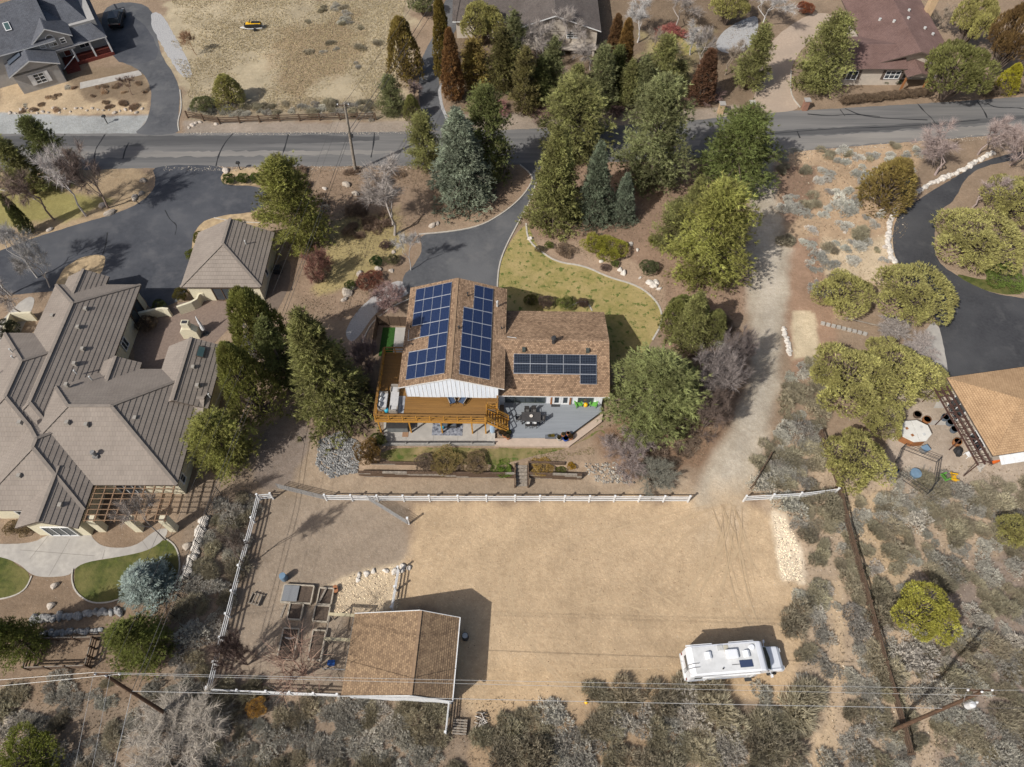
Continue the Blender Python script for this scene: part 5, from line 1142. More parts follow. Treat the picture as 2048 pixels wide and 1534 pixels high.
cover('scrub_litter', [([(1500, 930), (2100, 940), (2100, 1560), (1380, 1560), (1600, 1380), (1560, 1050)], 6000), ([(380, 970), (520, 960), (430, 1390), (900, 1400), (1200, 1410), (1600, 1400), (1600, 1560), (-20, 1560), (-20, 1360), (330, 1300)], 7000), ([(1560, 310), (1850, 290), (1790, 520), (1650, 660)], 2500), ([(560, 330), (1050, 335), (820, 460), (700, 640), (600, 640)], 4500), ([(900, -10), (1520, -10), (1480, 215), (900, 230)], 5000), ([(1060, 335), (1550, 310), (1490, 640), (1330, 700), (1270, 560), (1080, 480)], 4500), ([(1200, 880), (1500, 650), (1400, 940)], 2500)],
      4, .16, .045, (.30, .235, .16), 5, label='dry twigs and litter strewn between the bushes', cat='litter')
cover('lawn_tufts', [([(1000, 590), (1010, 510), (1056, 460), (1110, 525), (1217, 556), (1320, 615), (1300, 680), (1230, 730), (1220, 620), (1020, 610)], 5000), ([(764, 895), (1140, 899), (1200, 870), (1200, 918), (1060, 928), (760, 925)], 2500)], 4, .07, .03, (.2, .19, .05), 7, label='short patchy grass of the lawns', cat='grass')
# ------------------------------------------------------------------ fences and gates
def fence(name, label, px, gap, zs, rm, pm, ph=1.35, pw=.13, rd=(.045, .14), cat='fence', off=0, wob=0, cap=None):
    P = [T(x, y) for x, y in px]; t = thing(name, label, cat, P[0])
    pts = [P[0]]
    for a, b in zip(P, P[1:]):
        k = max(1, round((b - a).length / gap)); pts += [a.lerp(b, (i + 1) / k) for i in range(k)]
    for q in pts: q.z = float(hz(q.x, q.y))
    pts = [q - P[0] for q in pts]
    pm_ = MB().box((0, 0, ph / 2 - .1), (pw, pw, ph + .2)); 
    if cap: pm_.box((0, 0, ph + .02), (pw + .05, pw + .05, .04))
    pme = pm_.mesh('post', pm)
    for i, q in enumerate(pts):
        d = pts[min(i + 1, len(pts) - 1)] - pts[max(i - 1, 0)]
        o = link('post', pme, None, t, q, math.atan2(d.y, d.x)); o.rotation_euler.x = rnd.uniform(-wob, wob); o.rotation_euler.y = rnd.uniform(-wob, wob)
    up = Vector((0, 0, 1))
    for a, b in zip(pts, pts[1:]):
        d = (b - a); s = Vector((-d.y, d.x, 0)).normalized() * off
        for z in zs:
            MB().bar(a + up * (z + rnd.uniform(-wob, wob)) + s, b + up * (z + rnd.uniform(-wob, wob)) + s, *rd).build('rail', rm, t)
    return t
V3 = (.32, .72, 1.12)
fence('white_fence', 'long white three-rail fence between the house terrace and the sandy corral', [(654, 1001), (860, 1003), (1030, 1003), (1375, 1004)], 2.45, V3, WHITE, WHITE, cap=1)
fence('white_fence', 'white three-rail fence run at the right side of the corral gateway', [(1486, 1003), (1595, 997), (1668, 988)], 2.6, V3, WHITE, WHITE, cap=1)
fence('white_fence', 'white three-rail fence down the left side of the garden corral', [(547, 998), (521, 1000), (472, 1190), (424, 1380)], 2.2, V3, WHITE, WHITE, cap=1)
fence('white_fence', 'white three-rail fence along the bottom of the garden corral', [(424, 1383), (540, 1388), (680, 1394)], 2.3, V3, WHITE, WHITE, cap=1)
fence('white_fence', 'short white fence running north from the barn beside the wood chips', [(799, 1143), (786, 1222)], 1.7, V3, WHITE, WHITE, cap=1)
fence('white_fence', 'short white fence running down from the barn corner past the pallet', [(900, 1402), (893, 1468)], 2.4, (.3, .6, .9, 1.15), WHITE, WHITE, cap=1)
fence('split_rail_fence', 'weathered brown split-rail fence along the road before the dry field', [(376, 236), (440, 248), (560, 243), (680, 240), (752, 240)], 2.5, (.35, .7, 1.0), WOODB, WOODB, 1.15, .16, (.08, .11), wob=.04)
fence('wooden_fence', 'long dark wooden rail fence between corral brush and the lower right scrub', [(1636, 872), (1672, 975), (1700, 1090), (1732, 1210), (1764, 1330), (1800, 1455), (1814, 1510)], 2.7, (.35, .75, 1.1), WOODB, WOODB, 1.3, .17, (.09, .15), wob=.03)
fence('wooden_fence', 'short slanting wooden rail fence left of the long dark one', [(1502, 976), (1538, 915)], 2.2, (.5, .9), WOODB, WOODB, 1.1, .13, (.06, .12), wob=.03)
for lb, a, b in (('grey pipe gate standing open at the left corral corner', (558, 978), (652, 1001)), ('grey pipe gate swung into the corral from the long white fence', (735, 1000), (816, 1050))):
    A = T(*a); B = T(*b); t = thing('pipe_gate', lb, 'gate', A); d = B - A; up = Vector((0, 0, 1)); d.z = float(hz(B.x, B.y)) - A.z
    for k in range(6): MB().tube([up * (.25 + .19 * k), d + up * (.25 + .19 * k)], .028, 6).build('bar', GALV, t)
    for s in (0, .25, .5, .75, 1): MB().tube([d * s + up * .22, d * s + up * 1.24], .03, 6).build('upright', GALV, t)
gp_ = thing('gate_post', 'tall white post at the swung pipe gate', 'post', T(818, 1048)); box((0, 0, .75), (.15, .15, 1.5)).box((0, 0, 1.52), (.2, .2, .05)).build('post', WHITE, gp_)
A = T(440, 985); irn = thing('iron_fence', 'black iron picket fence between tiled house yard and white fence', 'fence', A)
ip = [T(x, y) for x, y in ((440, 985), (400, 1090), (352, 1235))]; pk = MB()
for a, b in zip(ip, ip[1:]):
    k = int((b - a).length / .16)
    for i in range(k): q = a.lerp(b, i / k) - A; pk.b2(q.x - .012, q.x + .012, q.y - .012, q.y + .012, .05, 1.2)
    for z in (.15, 1.1): MB().bar(a - A + Vector((0, 0, z)), b - A + Vector((0, 0, z)), .035).build('rail', DARK, irn)
    for i in range(5): q = a.lerp(b, i / 4) - A; MB().b2(q.x - .03, q.x + .03, q.y - .03, q.y + .03, 0, 1.3).build('post', DARK, irn)
pk.build('pickets', DARK, irn)
# dog run beside the house
dr = thing('board_fence', 'brown board fence round the narrow yard west of the house', 'fence', T(757, 650))
a = Vector((0, 0, 0)); b = T(822, 652) - T(757, 650); c = T(746, 712) - T(757, 650)
for p, q in ((a, b), (a, c)):
    k = int((q - p).length / .16)
    for i in range(k):
        r = p.lerp(q, (i + .5) / k); MB().box((r.x, r.y, .8), (.145, .03, 1.6 + rnd.uniform(-.02, .02)), rz=math.atan2((q - p).y, (q - p).x)).build('board', WOODB, dr)
    for i in range(4): r = p.lerp(q, i / 3); MB().b2(r.x - .06, r.x + .06, r.y - .06, r.y + .06, 0, 1.7).build('post', WOODB, dr)
sheet('turf_strip', [(766, 655), (791, 655), (785, 712), (757, 712)], TURF, .02, 0, 0); sheet('side_pad', [(791, 655), (822, 655), (818, 720), (785, 712)], CONC, .021, 0, 0)

# ------------------------------------------------------------------ timber terrace walls and steps
def sleepers(label, a, b, z0, z1, n):
    A = T(*a); B = G(b[0], b[1], 0); A = G(a[0], a[1], 0); t = thing('timber_wall', label, 'wall', (A.x, A.y, 0)); d = B - A; L = d.length; u = d / L; h = (z1 - z0) / n
    for k in range(n):
        s = 0; 
        while s < L - .1:
            e = min(L, s + (1.2 if (k % 2 and s == 0) else 2.4)); MB().bar(u * (s + .01) + Vector((0, rnd.uniform(-.02, .02), z0 + h * (k + .5))), u * (e - .01) + Vector((0, rnd.uniform(-.02, .02), z0 + h * (k + .5))), .19, h - .012).build('sleeper', WOODB if (k + int(s)) % 3 else WOODG, t); s = e
sleepers('long timber sleeper wall holding up the terrace bed left of the steps', (716, 944), (1031, 947), -.95, .12, 5)
sleepers('timber sleeper wall right of the garden steps', (1056, 947), (1164, 950), -.95, .12, 5)
sleepers('low upper timber edging in the terrace bed', (742, 927), (850, 928), -.05, .3, 2)
sleepers('low upper timber edging behind the orange grass clump', (1056, 926), (1130, 928), -.05, .3, 2)
gs = thing('garden_steps', 'timber garden steps leading down through the terrace walls', 'steps', G(1043, 930, 0))
for i in range(6): MB().b2(-.55, .55, -.32 * i - .3, -.32 * i, -.95, -.04 - i * .15).build('tread', WOODG, gs)
for x in (-.65, .65): MB().bar((x, .1, .15), (x, -2.0, -.45), .12, .5).build('side_board', WOODB, gs)
for x in (-.65, .65): MB().b2(x - .07, x + .07, -2.05, -1.91, -.95, -.1).build('post', WOODB, gs)

# ------------------------------------------------------------------ rocks
def rockmesh(seed):
    rs = random.Random(seed); bm = bmesh.new(); bmesh.ops.create_icosphere(bm, subdivisions=2, radius=1)
    for v in bm.verts: v.co *= 1 + .22 * math.sin(v.co.x * 2.3 + seed) * math.cos(v.co.y * 2.9 + seed * 2) + rs.uniform(-.11, .11)
    me = bpy.data.meshes.new('rock'); bm.to_mesh(me); bm.free(); me.materials.append(ROCK); return me
ROCKS = [rockmesh(i) for i in range(5)]
RG = [m.copy() for m in ROCKS]
for m in RG: m.materials.clear(); m.materials.append(ROCKG)
PALE = mat('pale_rock', (.62, .57, .5), (.45, .41, .36), 3, .9, .4)
RP = [m.copy() for m in ROCKS]
for m in RP: m.materials.clear(); m.materials.append(PALE)
def rock(p, s, parent=None, set_=ROCKS, name='boulder', dz=.15):
    o = link(name, rnd.choice(set_), None, parent, (p[0], p[1], p[2] + s * dz), rnd.uniform(0, 6.28)); o.scale = (s * rnd.uniform(.9, 1.4), s * rnd.uniform(.7, 1.1), s * rnd.uniform(.55, .85)); return o
for where, grp, L in (('in the front lawn rockery', 1, ((1060, 478, .45), (1203, 523, .35), (1240, 540, .35), (1247, 547, .5), (1262, 488, .4), (1300, 566, .5), (1307, 573, .55), (1312, 564, .4), (1318, 578, .35), (1280, 556, .25), (1275, 500, .3))),
                      ('beside the gravel walk', 2, ((720, 548, .5), (757, 540, .55), (695, 585, .8), (702, 578, .6), (689, 600, .45), (783, 542, .35), (787, 505, .35), (735, 552, .4))), ('in the dry bank below the road', 3, ((693, 370, .7), (711, 388, .5), (650, 378, .4), (865, 452, .55), (875, 448, .4), (765, 430, .3), (725, 410, .3))),
                      ('by the west driveway', 4, ((205, 412, .6), (270, 396, .6), (283, 388, .5), (220, 427, .7), (100, 460, .4), (452, 342, .6), (286, 362, .5))), ('along the roadside by the split-rail fence', 5, ((385, 250, .4), (392, 247, .35), (400, 245, .35), (378, 256, .25), (432, 249, .3))),
                      ('on the slope left of the curved driveway', 6, ((1748, 360, .4), (1684, 414, .3), (1640, 500, .25), (1745, 395, .25), (1770, 495, .35), (1690, 465, .3))), ('around the wood chips by the barn', 7, ((718, 1151, .3), (733, 1148, .35), (747, 1143, .35), (772, 1142, .35), (789, 1143, .4), (805, 1133, .35), (818, 1136, .3), (716, 1160, .3), (804, 1142, .35))),
                      ('in the lower left garden', 8, ((110, 1172, .45), (102, 1212, .45), (20, 1440, .6), (12, 1456, .45), (374, 1093, .5), (120, 1440, .3))), ('in the slate house garden', 9, tuple((x, 222 + rnd.uniform(-5, 6), rnd.uniform(.2, .4)) for x in range(20, 290, 11)))):
    for bi, (x, y, s) in enumerate(sorted(L)): tag(rock(T(x, y), s * .8, None, RP if grp in (7, 1) else ROCKS), NTH[bi] + ' pale boulder from the left of those ' + where, 'boulder', 'boulders ' + where)
def stonewall(label, px, n, s, set_=ROCKS, rows=1):
    P = [T(x, y) for x, y in px]; t = thing('stone_wall', label, 'wall', P[0]); L = [(b - a).length for a, b in zip(P, P[1:])]; tot = sum(L)
    for i in range(n):
        d = tot * (i + .5) / n; k = 0
        while d > L[k] and k < len(L) - 1: d -= L[k]; k += 1
        q = P[k].lerp(P[k + 1], d / L[k]) - P[0]
        for r in range(rows): rock((q.x + rnd.uniform(-.1, .1), q.y + rnd.uniform(-.12, .12) + (r - (rows - 1) / 2) * s * .9, q.z), s * rnd.uniform(.75, 1.15), t, set_, 'stone', .2)
stonewall('pale boulder wall beside the iron fence', [(412, 1035), (400, 1070), (390, 1105), (378, 1130), (368, 1158)], 20, .4, RP)
stonewall('upper grey stone terrace wall below the oval lawn', [(64, 1240), (130, 1234), (200, 1225), (248, 1222)], 18, .36, RG)
stonewall('lower grey stone terrace wall above the timber pen', [(72, 1270), (130, 1266), (205, 1258)], 16, .27, RG)
stonewall('white stone edging along the curve of the dark driveway', [(1793, 418), (1779, 445), (1775, 480), (1782, 515), (1790, 525)], 30, .3, RP, 2)
stonewall('pale stone wall climbing beside the curved driveway', [(1822, 392), (1860, 368), (1915, 345), (1985, 305)], 44, .34, RP, 1)
stonewall('short row of pale stones in the middle of the gravel drive', [(1567, 655), (1574, 685), (1580, 710)], 14, .24, RP, 2)
pv = thing('block_edging', 'row of flat concrete blocks below the split juniper', 'edging', T(1645, 648))
for i in range(9):
    q = T(1645 + i * 10.5, 648 + i * 2.6) - pv.location; MB().box((q.x, q.y, .12), (.42, .36, .25), rz=rnd.uniform(-.5, -.1)).build('block', CONC, pv)
MB().tube([T(1690, 640) - pv.location + Vector((0, 0, .35)), T(1765, 657) - pv.location + Vector((0, 0, .3))], .07, 6).build('log', WOODG, pv)
# loose cobbles: uncountable
def pebbles(name, label, px, n, s0, s1, mats):
    rs = np.random.RandomState(n); poly = wpoly(px); a = np.array(poly); x = rs.uniform(a[:, 0].min(), a[:, 0].max(), n * 4); y = rs.uniform(a[:, 1].min(), a[:, 1].max(), n * 4)
    k = np.where(sdist(x, y, poly) + .8 * (fbm(x, y, .8, 4) - .5) > 0)[0][:n]; x = x[k]; y = y[k]; z = hz(x, y); n = len(x)
    s = rs.uniform(s0, s1, n); o = np.array([[1, 0, 0], [0, 1, 0], [-1, 0, 0], [0, -1, 0], [0, 0, .7], [0, 0, -.7]]); ang = rs.rand(n) * 6.28
    V = o[None] * (s[:, None] * rs.uniform(.7, 1.3, (n, 6)))[..., None]; c, q = np.cos(ang)[:, None], np.sin(ang)[:, None]
    V = np.stack([V[..., 0] * c - V[..., 1] * q, V[..., 0] * q + V[..., 1] * c, V[..., 2]], -1) + np.stack([x, y, z + s * .25], -1)[:, None]
    F = np.array([[0, 1, 4], [1, 2, 4], [2, 3, 4], [3, 0, 4], [1, 0, 5], [2, 1, 5], [3, 2, 5], [0, 3, 5]])
    me = bpy.data.meshes.new(name); me.from_pydata(V.reshape(-1, 3).tolist(), [], (F[None] + 6 * np.arange(n)[:, None, None]).reshape(-1, 3).tolist())
    at = me.attributes.new('tint', 'FLOAT', 'POINT'); at.data.foreach_set('value', np.repeat(np.clip(1 + .35 * rs.randn(n), .3, 1.8), 6).astype(np.float32))
    me.materials.append(BARK); ob_ = link(name, me); ob_.color = mats + (1,); tag(ob_, label, 'stones', kind='stuff')
pebbles('cobbles', 'patch of loose grey cobbles below the west spruce', [(640, 880), (690, 862), (725, 895), (715, 945), (660, 958), (632, 930)], 1500, .07, .17, (.2, .195, .185))
pebbles('cobbles', 'loose pale rubble right of the timber bed', [(1170, 930), (1230, 925), (1270, 965), (1200, 968)], 260, .06, .15, (.26, .235, .2))
pebbles('scattered_stones', 'small pale stones scattered over the dry slopes', [(1570, 320), (1840, 290), (1790, 520), (1640, 640)], 300, .04, .1, (.42, .35, .26))
pebbles('scattered_stones', 'small pale stones scattered in the lower right scrub', [(1620, 1000), (2050, 980), (2050, 1534), (1660, 1534)], 700, .035, .09, (.42, .35, .27))
pebbles('road_grit', 'loose grit along the south road shoulder', [(330, 333), (640, 331), (1000, 328), (1000, 336), (640, 342), (330, 342)], 900, .03, .08, (.34, .3, .25))
pebbles('road_grit', 'loose grit along the north road shoulder', [(365, 264), (840, 261), (840, 268), (365, 270)], 700, .03, .08, (.34, .3, .25))
pebbles('road_grit', 'loose grit along the right road shoulder', [(1545, 304), (1850, 280), (2050, 264), (2050, 272), (1850, 289), (1545, 314)], 800, .03, .08, (.36, .31, .25))
pebbles('weedy_clods', 'small clods and hoof-churned lumps over the sandy corral', [(830, 1010), (1380, 1010), (1490, 1020), (1590, 1180), (1580, 1370), (1200, 1385), (960, 1420), (920, 1220), (830, 1130)], 1500, .02, .05, (.33, .235, .14))
pebbles('wood_chips', 'pale wood chips strewn beside the barn', [(655, 1175), (735, 1140), (803, 1130), (795, 1215), (705, 1228), (650, 1235)], 900, .03, .08, (.6, .48, .33))
pebbles('wood_chips', 'pale wood chips along the right side of the corral', [(1545, 1030), (1572, 1035), (1606, 1130), (1612, 1165), (1565, 1160)], 900, .03, .08, (.72, .6, .44))

# ------------------------------------------------------------------ power poles and lines
def pole(label, bx, by, tx, ty, h, r=.17):
    p = T(bx, by); q = G(tx, ty, p.z + h); t = thing('power_pole', label, 'power pole', p); d = q - p
    MB().tube([(0, 0, -.2), tuple(d * .5), tuple(d)], [r, r * .85, r * .65], 10).build('pole_shaft', POLE, t); return t, p, d
CER = mat('insulator', (.62, .62, .62), (.5, .5, .5), 4, .3)
def insul(t, c): MB().lathe(c, [(.03, 0), (.08, .03), (.05, .08), (.08, .11), (.04, .18), (.02, .22)], 8).build('insulator', CER, t)
pa, pap, pad = pole('brown power pole leaning over the bottom left scrub', 347, 1437, 213, 1352, 10.5)
pb, pbp, pbd = pole('brown power pole with white transformer at the bottom right', 1782, 1462, 1963, 1384, 10.5)
pc, pcp, pcd = pole('weathered power pole beside the road above the dry bank', 711, 342, 689, 206, 10.4, .21)
pc.children[0].data.materials[0] = WOODG
for t, d in ((pa, pad), (pb, pbd)):
    MB().bar(d * .985 + Vector((-.9, .15, 0)), d * .985 + Vector((.9, .15, 0)), .1, .12).build('crossarm', POLE, t)
    for x in (-.85, .85): insul(t, tuple(d * .985 + Vector((x, .15, .06))))
    insul(t, tuple(d))
MB().lathe(tuple(pbd * .86 + Vector((.1, -.45, -.5))), [(.2, 0), (.24, .05), (.24, .75), (.2, .85), (.08, .9)], 12).build('transformer', CER, pb)
MB().lathe(tuple(pbd * .84 + Vector((.45, -.3, .2))), [(.05, 0), (.1, .05), (.06, .3), (.1, .35), (.03, .5)], 8).build('bushing', CER, pb)
MB().tube([pbd * .97 + Vector((-.8, .1, 0)), pbd * .9 + Vector((-.8, -.4, .2)), pbd * .9 + Vector((0, -.6, .5))], .02, 5).build('jumper_wire', GALV, pb)
MB().bar(pcd * .97 + Vector((-.9, 0, 0)), pcd * .97 + Vector((.5, 0, 0)), .08).build('crossarm', POLE, pc)
for x in (-.85, .45): insul(pc, tuple(pcd * .97 + Vector((x, 0, .04))))
MB().tube([pcd * .25 + Vector((.17, -.05, 0)), pcd * .95 + Vector((.1, -.05, 0))], .05, 6).build('conduit', GALV, pc)
MB().box(tuple(pcd * .55 + Vector((.3, -.1, 0))), (.25, .25, .45)).build('junction_box', DARK, pc)
def wire(label, a, b, sag, r, m, n=22, group=None):
    a = Vector(a); b = Vector(b); pts = [a.lerp(b, i / n) - Vector((0, 0, sag * 4 * (i / n) * (1 - i / n))) for i in range(n + 1)]
    return tag(MB().tube([p - a for p in pts], r * .72, 5).build('power_line', m, None, a, fix=False), label, 'power line', group)
WIRE = mat('aluminium_wire', (.5, .49, .47), (.4, .4, .38), 5, .5, metal=.3); CABL = mat('dark_cable', (.07, .065, .06), (.1, .095, .09), 5, .6)
ta, tb, tc = pap + pad, pbp + pbd, pcp + pcd
wire('upper thin power line crossing the bottom of the picture between the poles', ta + Vector((-.85, .2, .2)), tb + Vector((-.85, .2, .2)), .35, .018, WIRE, 30); wire('second thin power line just below the upper bottom one', ta + Vector((.85, .1, .1)), tb + Vector((.85, -.25, .1)), .4, .018, WIRE, 30)
wire('thick cable crossing the bottom of the picture below the thin lines', pap + pad * .68, pbp + pbd * .62, .35, .03, WIRE, 30)
wire('power line leaving the bottom left pole to the left edge, upper', ta + Vector((-.85, .2, .2)), ta + Vector((-45, -2.6, -.6)), .5, .018, WIRE); wire('power line leaving the bottom left pole to the left edge, lower', ta + Vector((.85, .1, .1)), ta + Vector((-44, -3.6, -.8)), .5, .018, WIRE)
wire('power line from the bottom right pole to the right edge', tb + Vector((.85, .1, .1)), tb + Vector((40, .5, .5)), .5, .018, WIRE); wire('cable from the bottom right pole to the right edge', pbp + pbd * .62, pbp + pbd * .62 + Vector((40, .3, .4)), .5, .03, CABL)
for i, (lb, dx, m, r) in enumerate((('leftmost wire running from the roadside pole down to the bottom left pole', -.85, CABL, .017), ('second wire from the roadside pole down to the bottom left pole', .3, CABL, .017))):
    wire(lb, ta + Vector((dx, 0, .15)), tc + Vector((dx * .6, 0, .05)), .9, r, m, 26); wire(lb.replace('running from', 'continuing past').replace('from', 'past') if False else ('wire running off the bottom edge from the bottom left pole, ' + ('left' if i == 0 else 'right')), ta + Vector((dx, 0, .15)), ta + Vector((dx + 1.2, -12, .2)), .1, r, WIRE)
wire('thick black cable from the roadside pole to the bottom left pole', pap + pad * .66, pcp + pcd * .62, .8, .034, CABL, 26); wire('lower black cable from the roadside pole to the bottom left pole', pap + pad * .6, pcp + pcd * .55, .8, .03, CABL, 26); wire('thick cable running off the bottom edge from the left pole', pap + pad * .66, pap + pad * .66 + Vector((.5, -12, .2)), .1, .034, WIRE)
wire('upper wire from the roadside pole north to the top edge', tc, tc + Vector((15, 52, 1)), .9, .03, CABL); wire('lower cable from the roadside pole north to the top edge', pcp + pcd * .62, pcp + pcd * .62 + Vector((17, 55, 3)), .9, .05, CABL); wire('second lower cable from the roadside pole north', pcp + pcd * .55, pcp + pcd * .55 + Vector((18, 55, 3)), .9, .04, CABL)
MB_ = T(742, 240); wire('guy wire from the roadside pole to the split-rail fence end', tc + Vector((0, 0, -1)), MB_, 0, .02, CABL, 2)

# ------------------------------------------------------------------ motorhome
RVW = mat('motorhome_white', (.72, .73, .75), (.66, .67, .69), .8, .3, spec=.5); RVR = mat('motorhome_roof', (.6, .6, .59), (.5, .5, .49), 1.6, .5); STRP = mat('grey_decal', (.3, .33, .38), (.26, .29, .34), 2, .4)
p = T(1368, 1318); rv = thing('motorhome', 'white class C motorhome parked at the right side of the sandy corral', 'motorhome', (14.45, 12.55, -.9), R(4.3))
MB().prism([(0, .55), (0, 2.55), (.3, 3.0), (5.75, 3.02), (6.15, 2.93), (6.4, 2.65), (6.42, 2.3), (6.2, 2.03), (5.8, 2.0), (5.8, .55)], -1.18, 1.18).build('coach_body', RVW, rv, bev=.13, smooth=False)
MB().b2(.4, 5.7, -1.02, 1.02, 3.0, 3.03).build('roof_membrane', RVR, rv)
MB().prism([(5.75, .5), (5.75, 1.98), (6.35, 2.0), (7.2, 1.42), (8.0, 1.24), (8.3, 1.02), (8.35, .5)], -.98, .98).build('cab', RVW, rv, bev=.12)
MB().slab([(6.38, -.84, 2.03), (7.0, -.88, 1.61), (7.15, 0, 1.51), (7.0, .88, 1.61), (6.38, .84, 2.03)], .05).build('windshield', GLASS, rv)
for s in (-1, 1):
    MB().prism([(6.1, 1.35), (6.1, 1.85), (6.6, 1.88), (6.95, 1.4)], s * .985, s * 1.0).build('cab_window', GLASS, rv)
    MB().bar((6.9, s * .95, 1.45), (6.95, s * 1.3, 1.5), .04).box((6.98, s * 1.38, 1.45), (.1, .22, .35)).build('mirror', RVW, rv)
    MB().b2(.2, 5.9, s * 1.185, s * 1.195, 1.05, 1.12).build('stripe', STRP, rv); MB().b2(.2, 5.9, s * 1.185, s * 1.195, .8, .84).build('stripe', STRP, rv)
    MB().box((8.37, s * .7, .85), (.06, .3, .2)).build('headlight', CER, rv)
    for x in (1.9, 7.35):
        w = MB().tube([(x, s * .8, .4), (x, s * 1.1, .4)], .4, 16).build('wheel', BLACK, rv); MB().tube([(x, s * 1.1, .4), (x, s * 1.13, .4)], .22, 12).build('rim', GALV, w)
MB().tube([(.9, -1.28, 2.78), (5.6, -1.28, 2.78)], .085, 8).build('awning_tube', WHITE, rv)
for x, z0 in ((1.4, .9), (5.3, .9)): MB().bar((x, -1.25, 2.75), (x, -1.24, z0), .05).build('awning_arm', WHITE, rv)
for x0, x1 in ((.0, 2.2), (3.6, 5.7)): MB().b2(x0, x1, 1.19, 1.29, 2.7, 2.84).build('side_awning', WHITE, rv)
for x, w, h in ((2.6, .8, .5), (4.4, .6, .5), (.7, .6, .45)): box((x, -1.19, 2.0), (w, .03, h)).build('side_window', GLASS, rv); box((x, 1.19, 2.0), (w, .03, h)).build('side_window', GLASS, rv)
box((5.25, -1.19, 1.5), (.65, .03, 1.8)).build('entry_door', RVR, rv); box((5.25, -1.34, .5), (.6, .28, .05)).build('entry_step', DARK, rv)
q = box((-.02, .1, 2.0), (.04, 1.1, .55)).build('rear_window', GLASS, rv)
AC = MB().box((3.55, .25, 3.2), (1.0, .75, .3)); AC.build('air_conditioner', RVW, rv, bev=.1)
for x, y in ((1.6, .3), (4.75, .2)): MB().prism([(x - .25, 3.03), (x + .22, 3.03), (x + .28, 3.2), (x + .1, 3.3), (x - .1, 3.26)], y - .27, y + .27).build('vent_cover', RVW, rv, bev=.03)
MB().b2(2.5, 2.95, .62, 1.02, 3.03, 3.1).build('roof_hatch', VENTM, rv); MB().b2(3.05, 3.4, .5, 1.0, 3.03, 3.08).build('roof_hatch', mat('tan_plastic', (.45, .42, .33), (.4, .37, .3), 2, .6), rv)
MB().cyl((5.35, .7, 3.03), .26, .12, 16, .2).build('satellite_dome', RVW, rv); MB().cyl((2.6, -.8, 3.03), .06, .15, 8).build('roof_pipe', DARK, rv)
sp = MB().b2(4.05, 5.1, -.82, -.27, 3.06, 3.1).build('solar_panel', SOLB, rv); MB().bar((3.4, -.55, 3.05), (4.05, -.55, 3.05), .03).build('cable', DARK, sp)
lad = MB()
for y in (-.55, -.25): lad.tube([(-.08, y, 1.0), (-.08, y, 2.6), (.25, y, 3.1), (.75, y, 3.12)], .02, 6)
for k in range(6): lad.tube([(-.08, -.55, 1.1 + k * .3), (-.08, -.25, 1.1 + k * .3)], .018, 5)
lad.build('ladder', GALV, rv); MB().box((-.06, 0, .6), (.12, 2.2, .2)).build('bumper', RVR, rv)
for y in (-1, 1): box((-.01, y, .95), (.04, .18, .3)).build('tail_light', REDW, rv)

# black pickup in the top left, watercraft in the field
SUVP = mat('black_car_paint', (.012, .012, .014), (.016, .016, .018), 2, .2, spec=.6)
p = T(238, 45); cr = thing('parked_car', 'black sport utility vehicle parked beside the slate-roofed house', 'car', p, R(100))
MB().prism([(-2.3, .4), (-2.35, .95), (-2.2, 1.1), (1.0, 1.1), (2.15, .95), (2.35, .75), (2.35, .4)], -.92, .92).build('body', SUVP, cr, bev=.08)
MB().prism([(-2.2, 1.08), (-1.95, 1.72), (.1, 1.76), (1.0, 1.1)], -.78, .78).build('cabin', GLASS, cr, bev=.06); MB().b2(-1.9, .1, -.7, .7, 1.76, 1.8).build('roof_panel', SUVP, cr)
for x in (-1.4, 1.45):
    for s in (-1, 1): MB().tube([(x, s * .7, .36), (x, s * .95, .36)], .36, 14).build('wheel', BLACK, cr)
for s in (-1, 1): box((2.33, s * .65, .8), (.06, .35, .15)).build('headlight', CER, cr); box((-2.33, s * .75, .95), (.06, .2, .25)).build('tail_light', REDW, cr); box((.8, s * 1.0, 1.15), (.15, .2, .14)).build('mirror', SUVP, cr)
p = T(508, 58); tl = thing('boat_trailer', 'small white boat trailer standing in the dry grass field', 'trailer', p, R(8))
MB().bar((-2, 0, .4), (1.6, 0, .4), .09).bar((-.6, -.6, .4), (1.4, -.6, .4), .08).bar((-.6, .6, .4), (1.4, .6, .4), .08).bar((.3, -.75, .35), (.3, .75, .35), .08).bar((-2, 0, .4), (-.6, .6, .4), .06).bar((-2, 0, .4), (-.6, -.6, .4), .06).build('frame', WHITE, tl)
for s in (-1, 1): MB().tube([(.3, s * .72, .28), (.3, s * .9, .28)], .28, 12).build('wheel', BLACK, tl)
YEL = mat('yellow_gelcoat', (.75, .42, .01), (.68, .38, .01), 2, .3, spec=.5)
jt = thing('watercraft', 'yellow and black personal watercraft on the small trailer', 'watercraft', (p.x, p.y, p.z + .45), R(8))
MB().prism([(-1.2, .1), (-1.35, .35), (-.9, .55), (.9, .5), (1.35, .4), (1.35, .1), (1.0, 0), (-.8, 0)], -.45, .45).build('hull', BLACK, jt, bev=.1); MB().prism([(-1.3, .36), (-.85, .58), (.2, .56), (1.25, .5), (1.25, .4)], -.36, .36).build('deck_cowl', YEL, jt, bev=.06); MB().prism([(-.2, .5), (-.05, .75), (1.1, .68), (1.15, .5)], -.2, .2).build('saddle', BLACK, jt, bev=.05); MB().bar((-.25, -.4, .95), (-.25, .4, .95), .06).bar((-.5, 0, .55), (-.25, 0, .95), .12).build('handlebar', BLACK, jt)
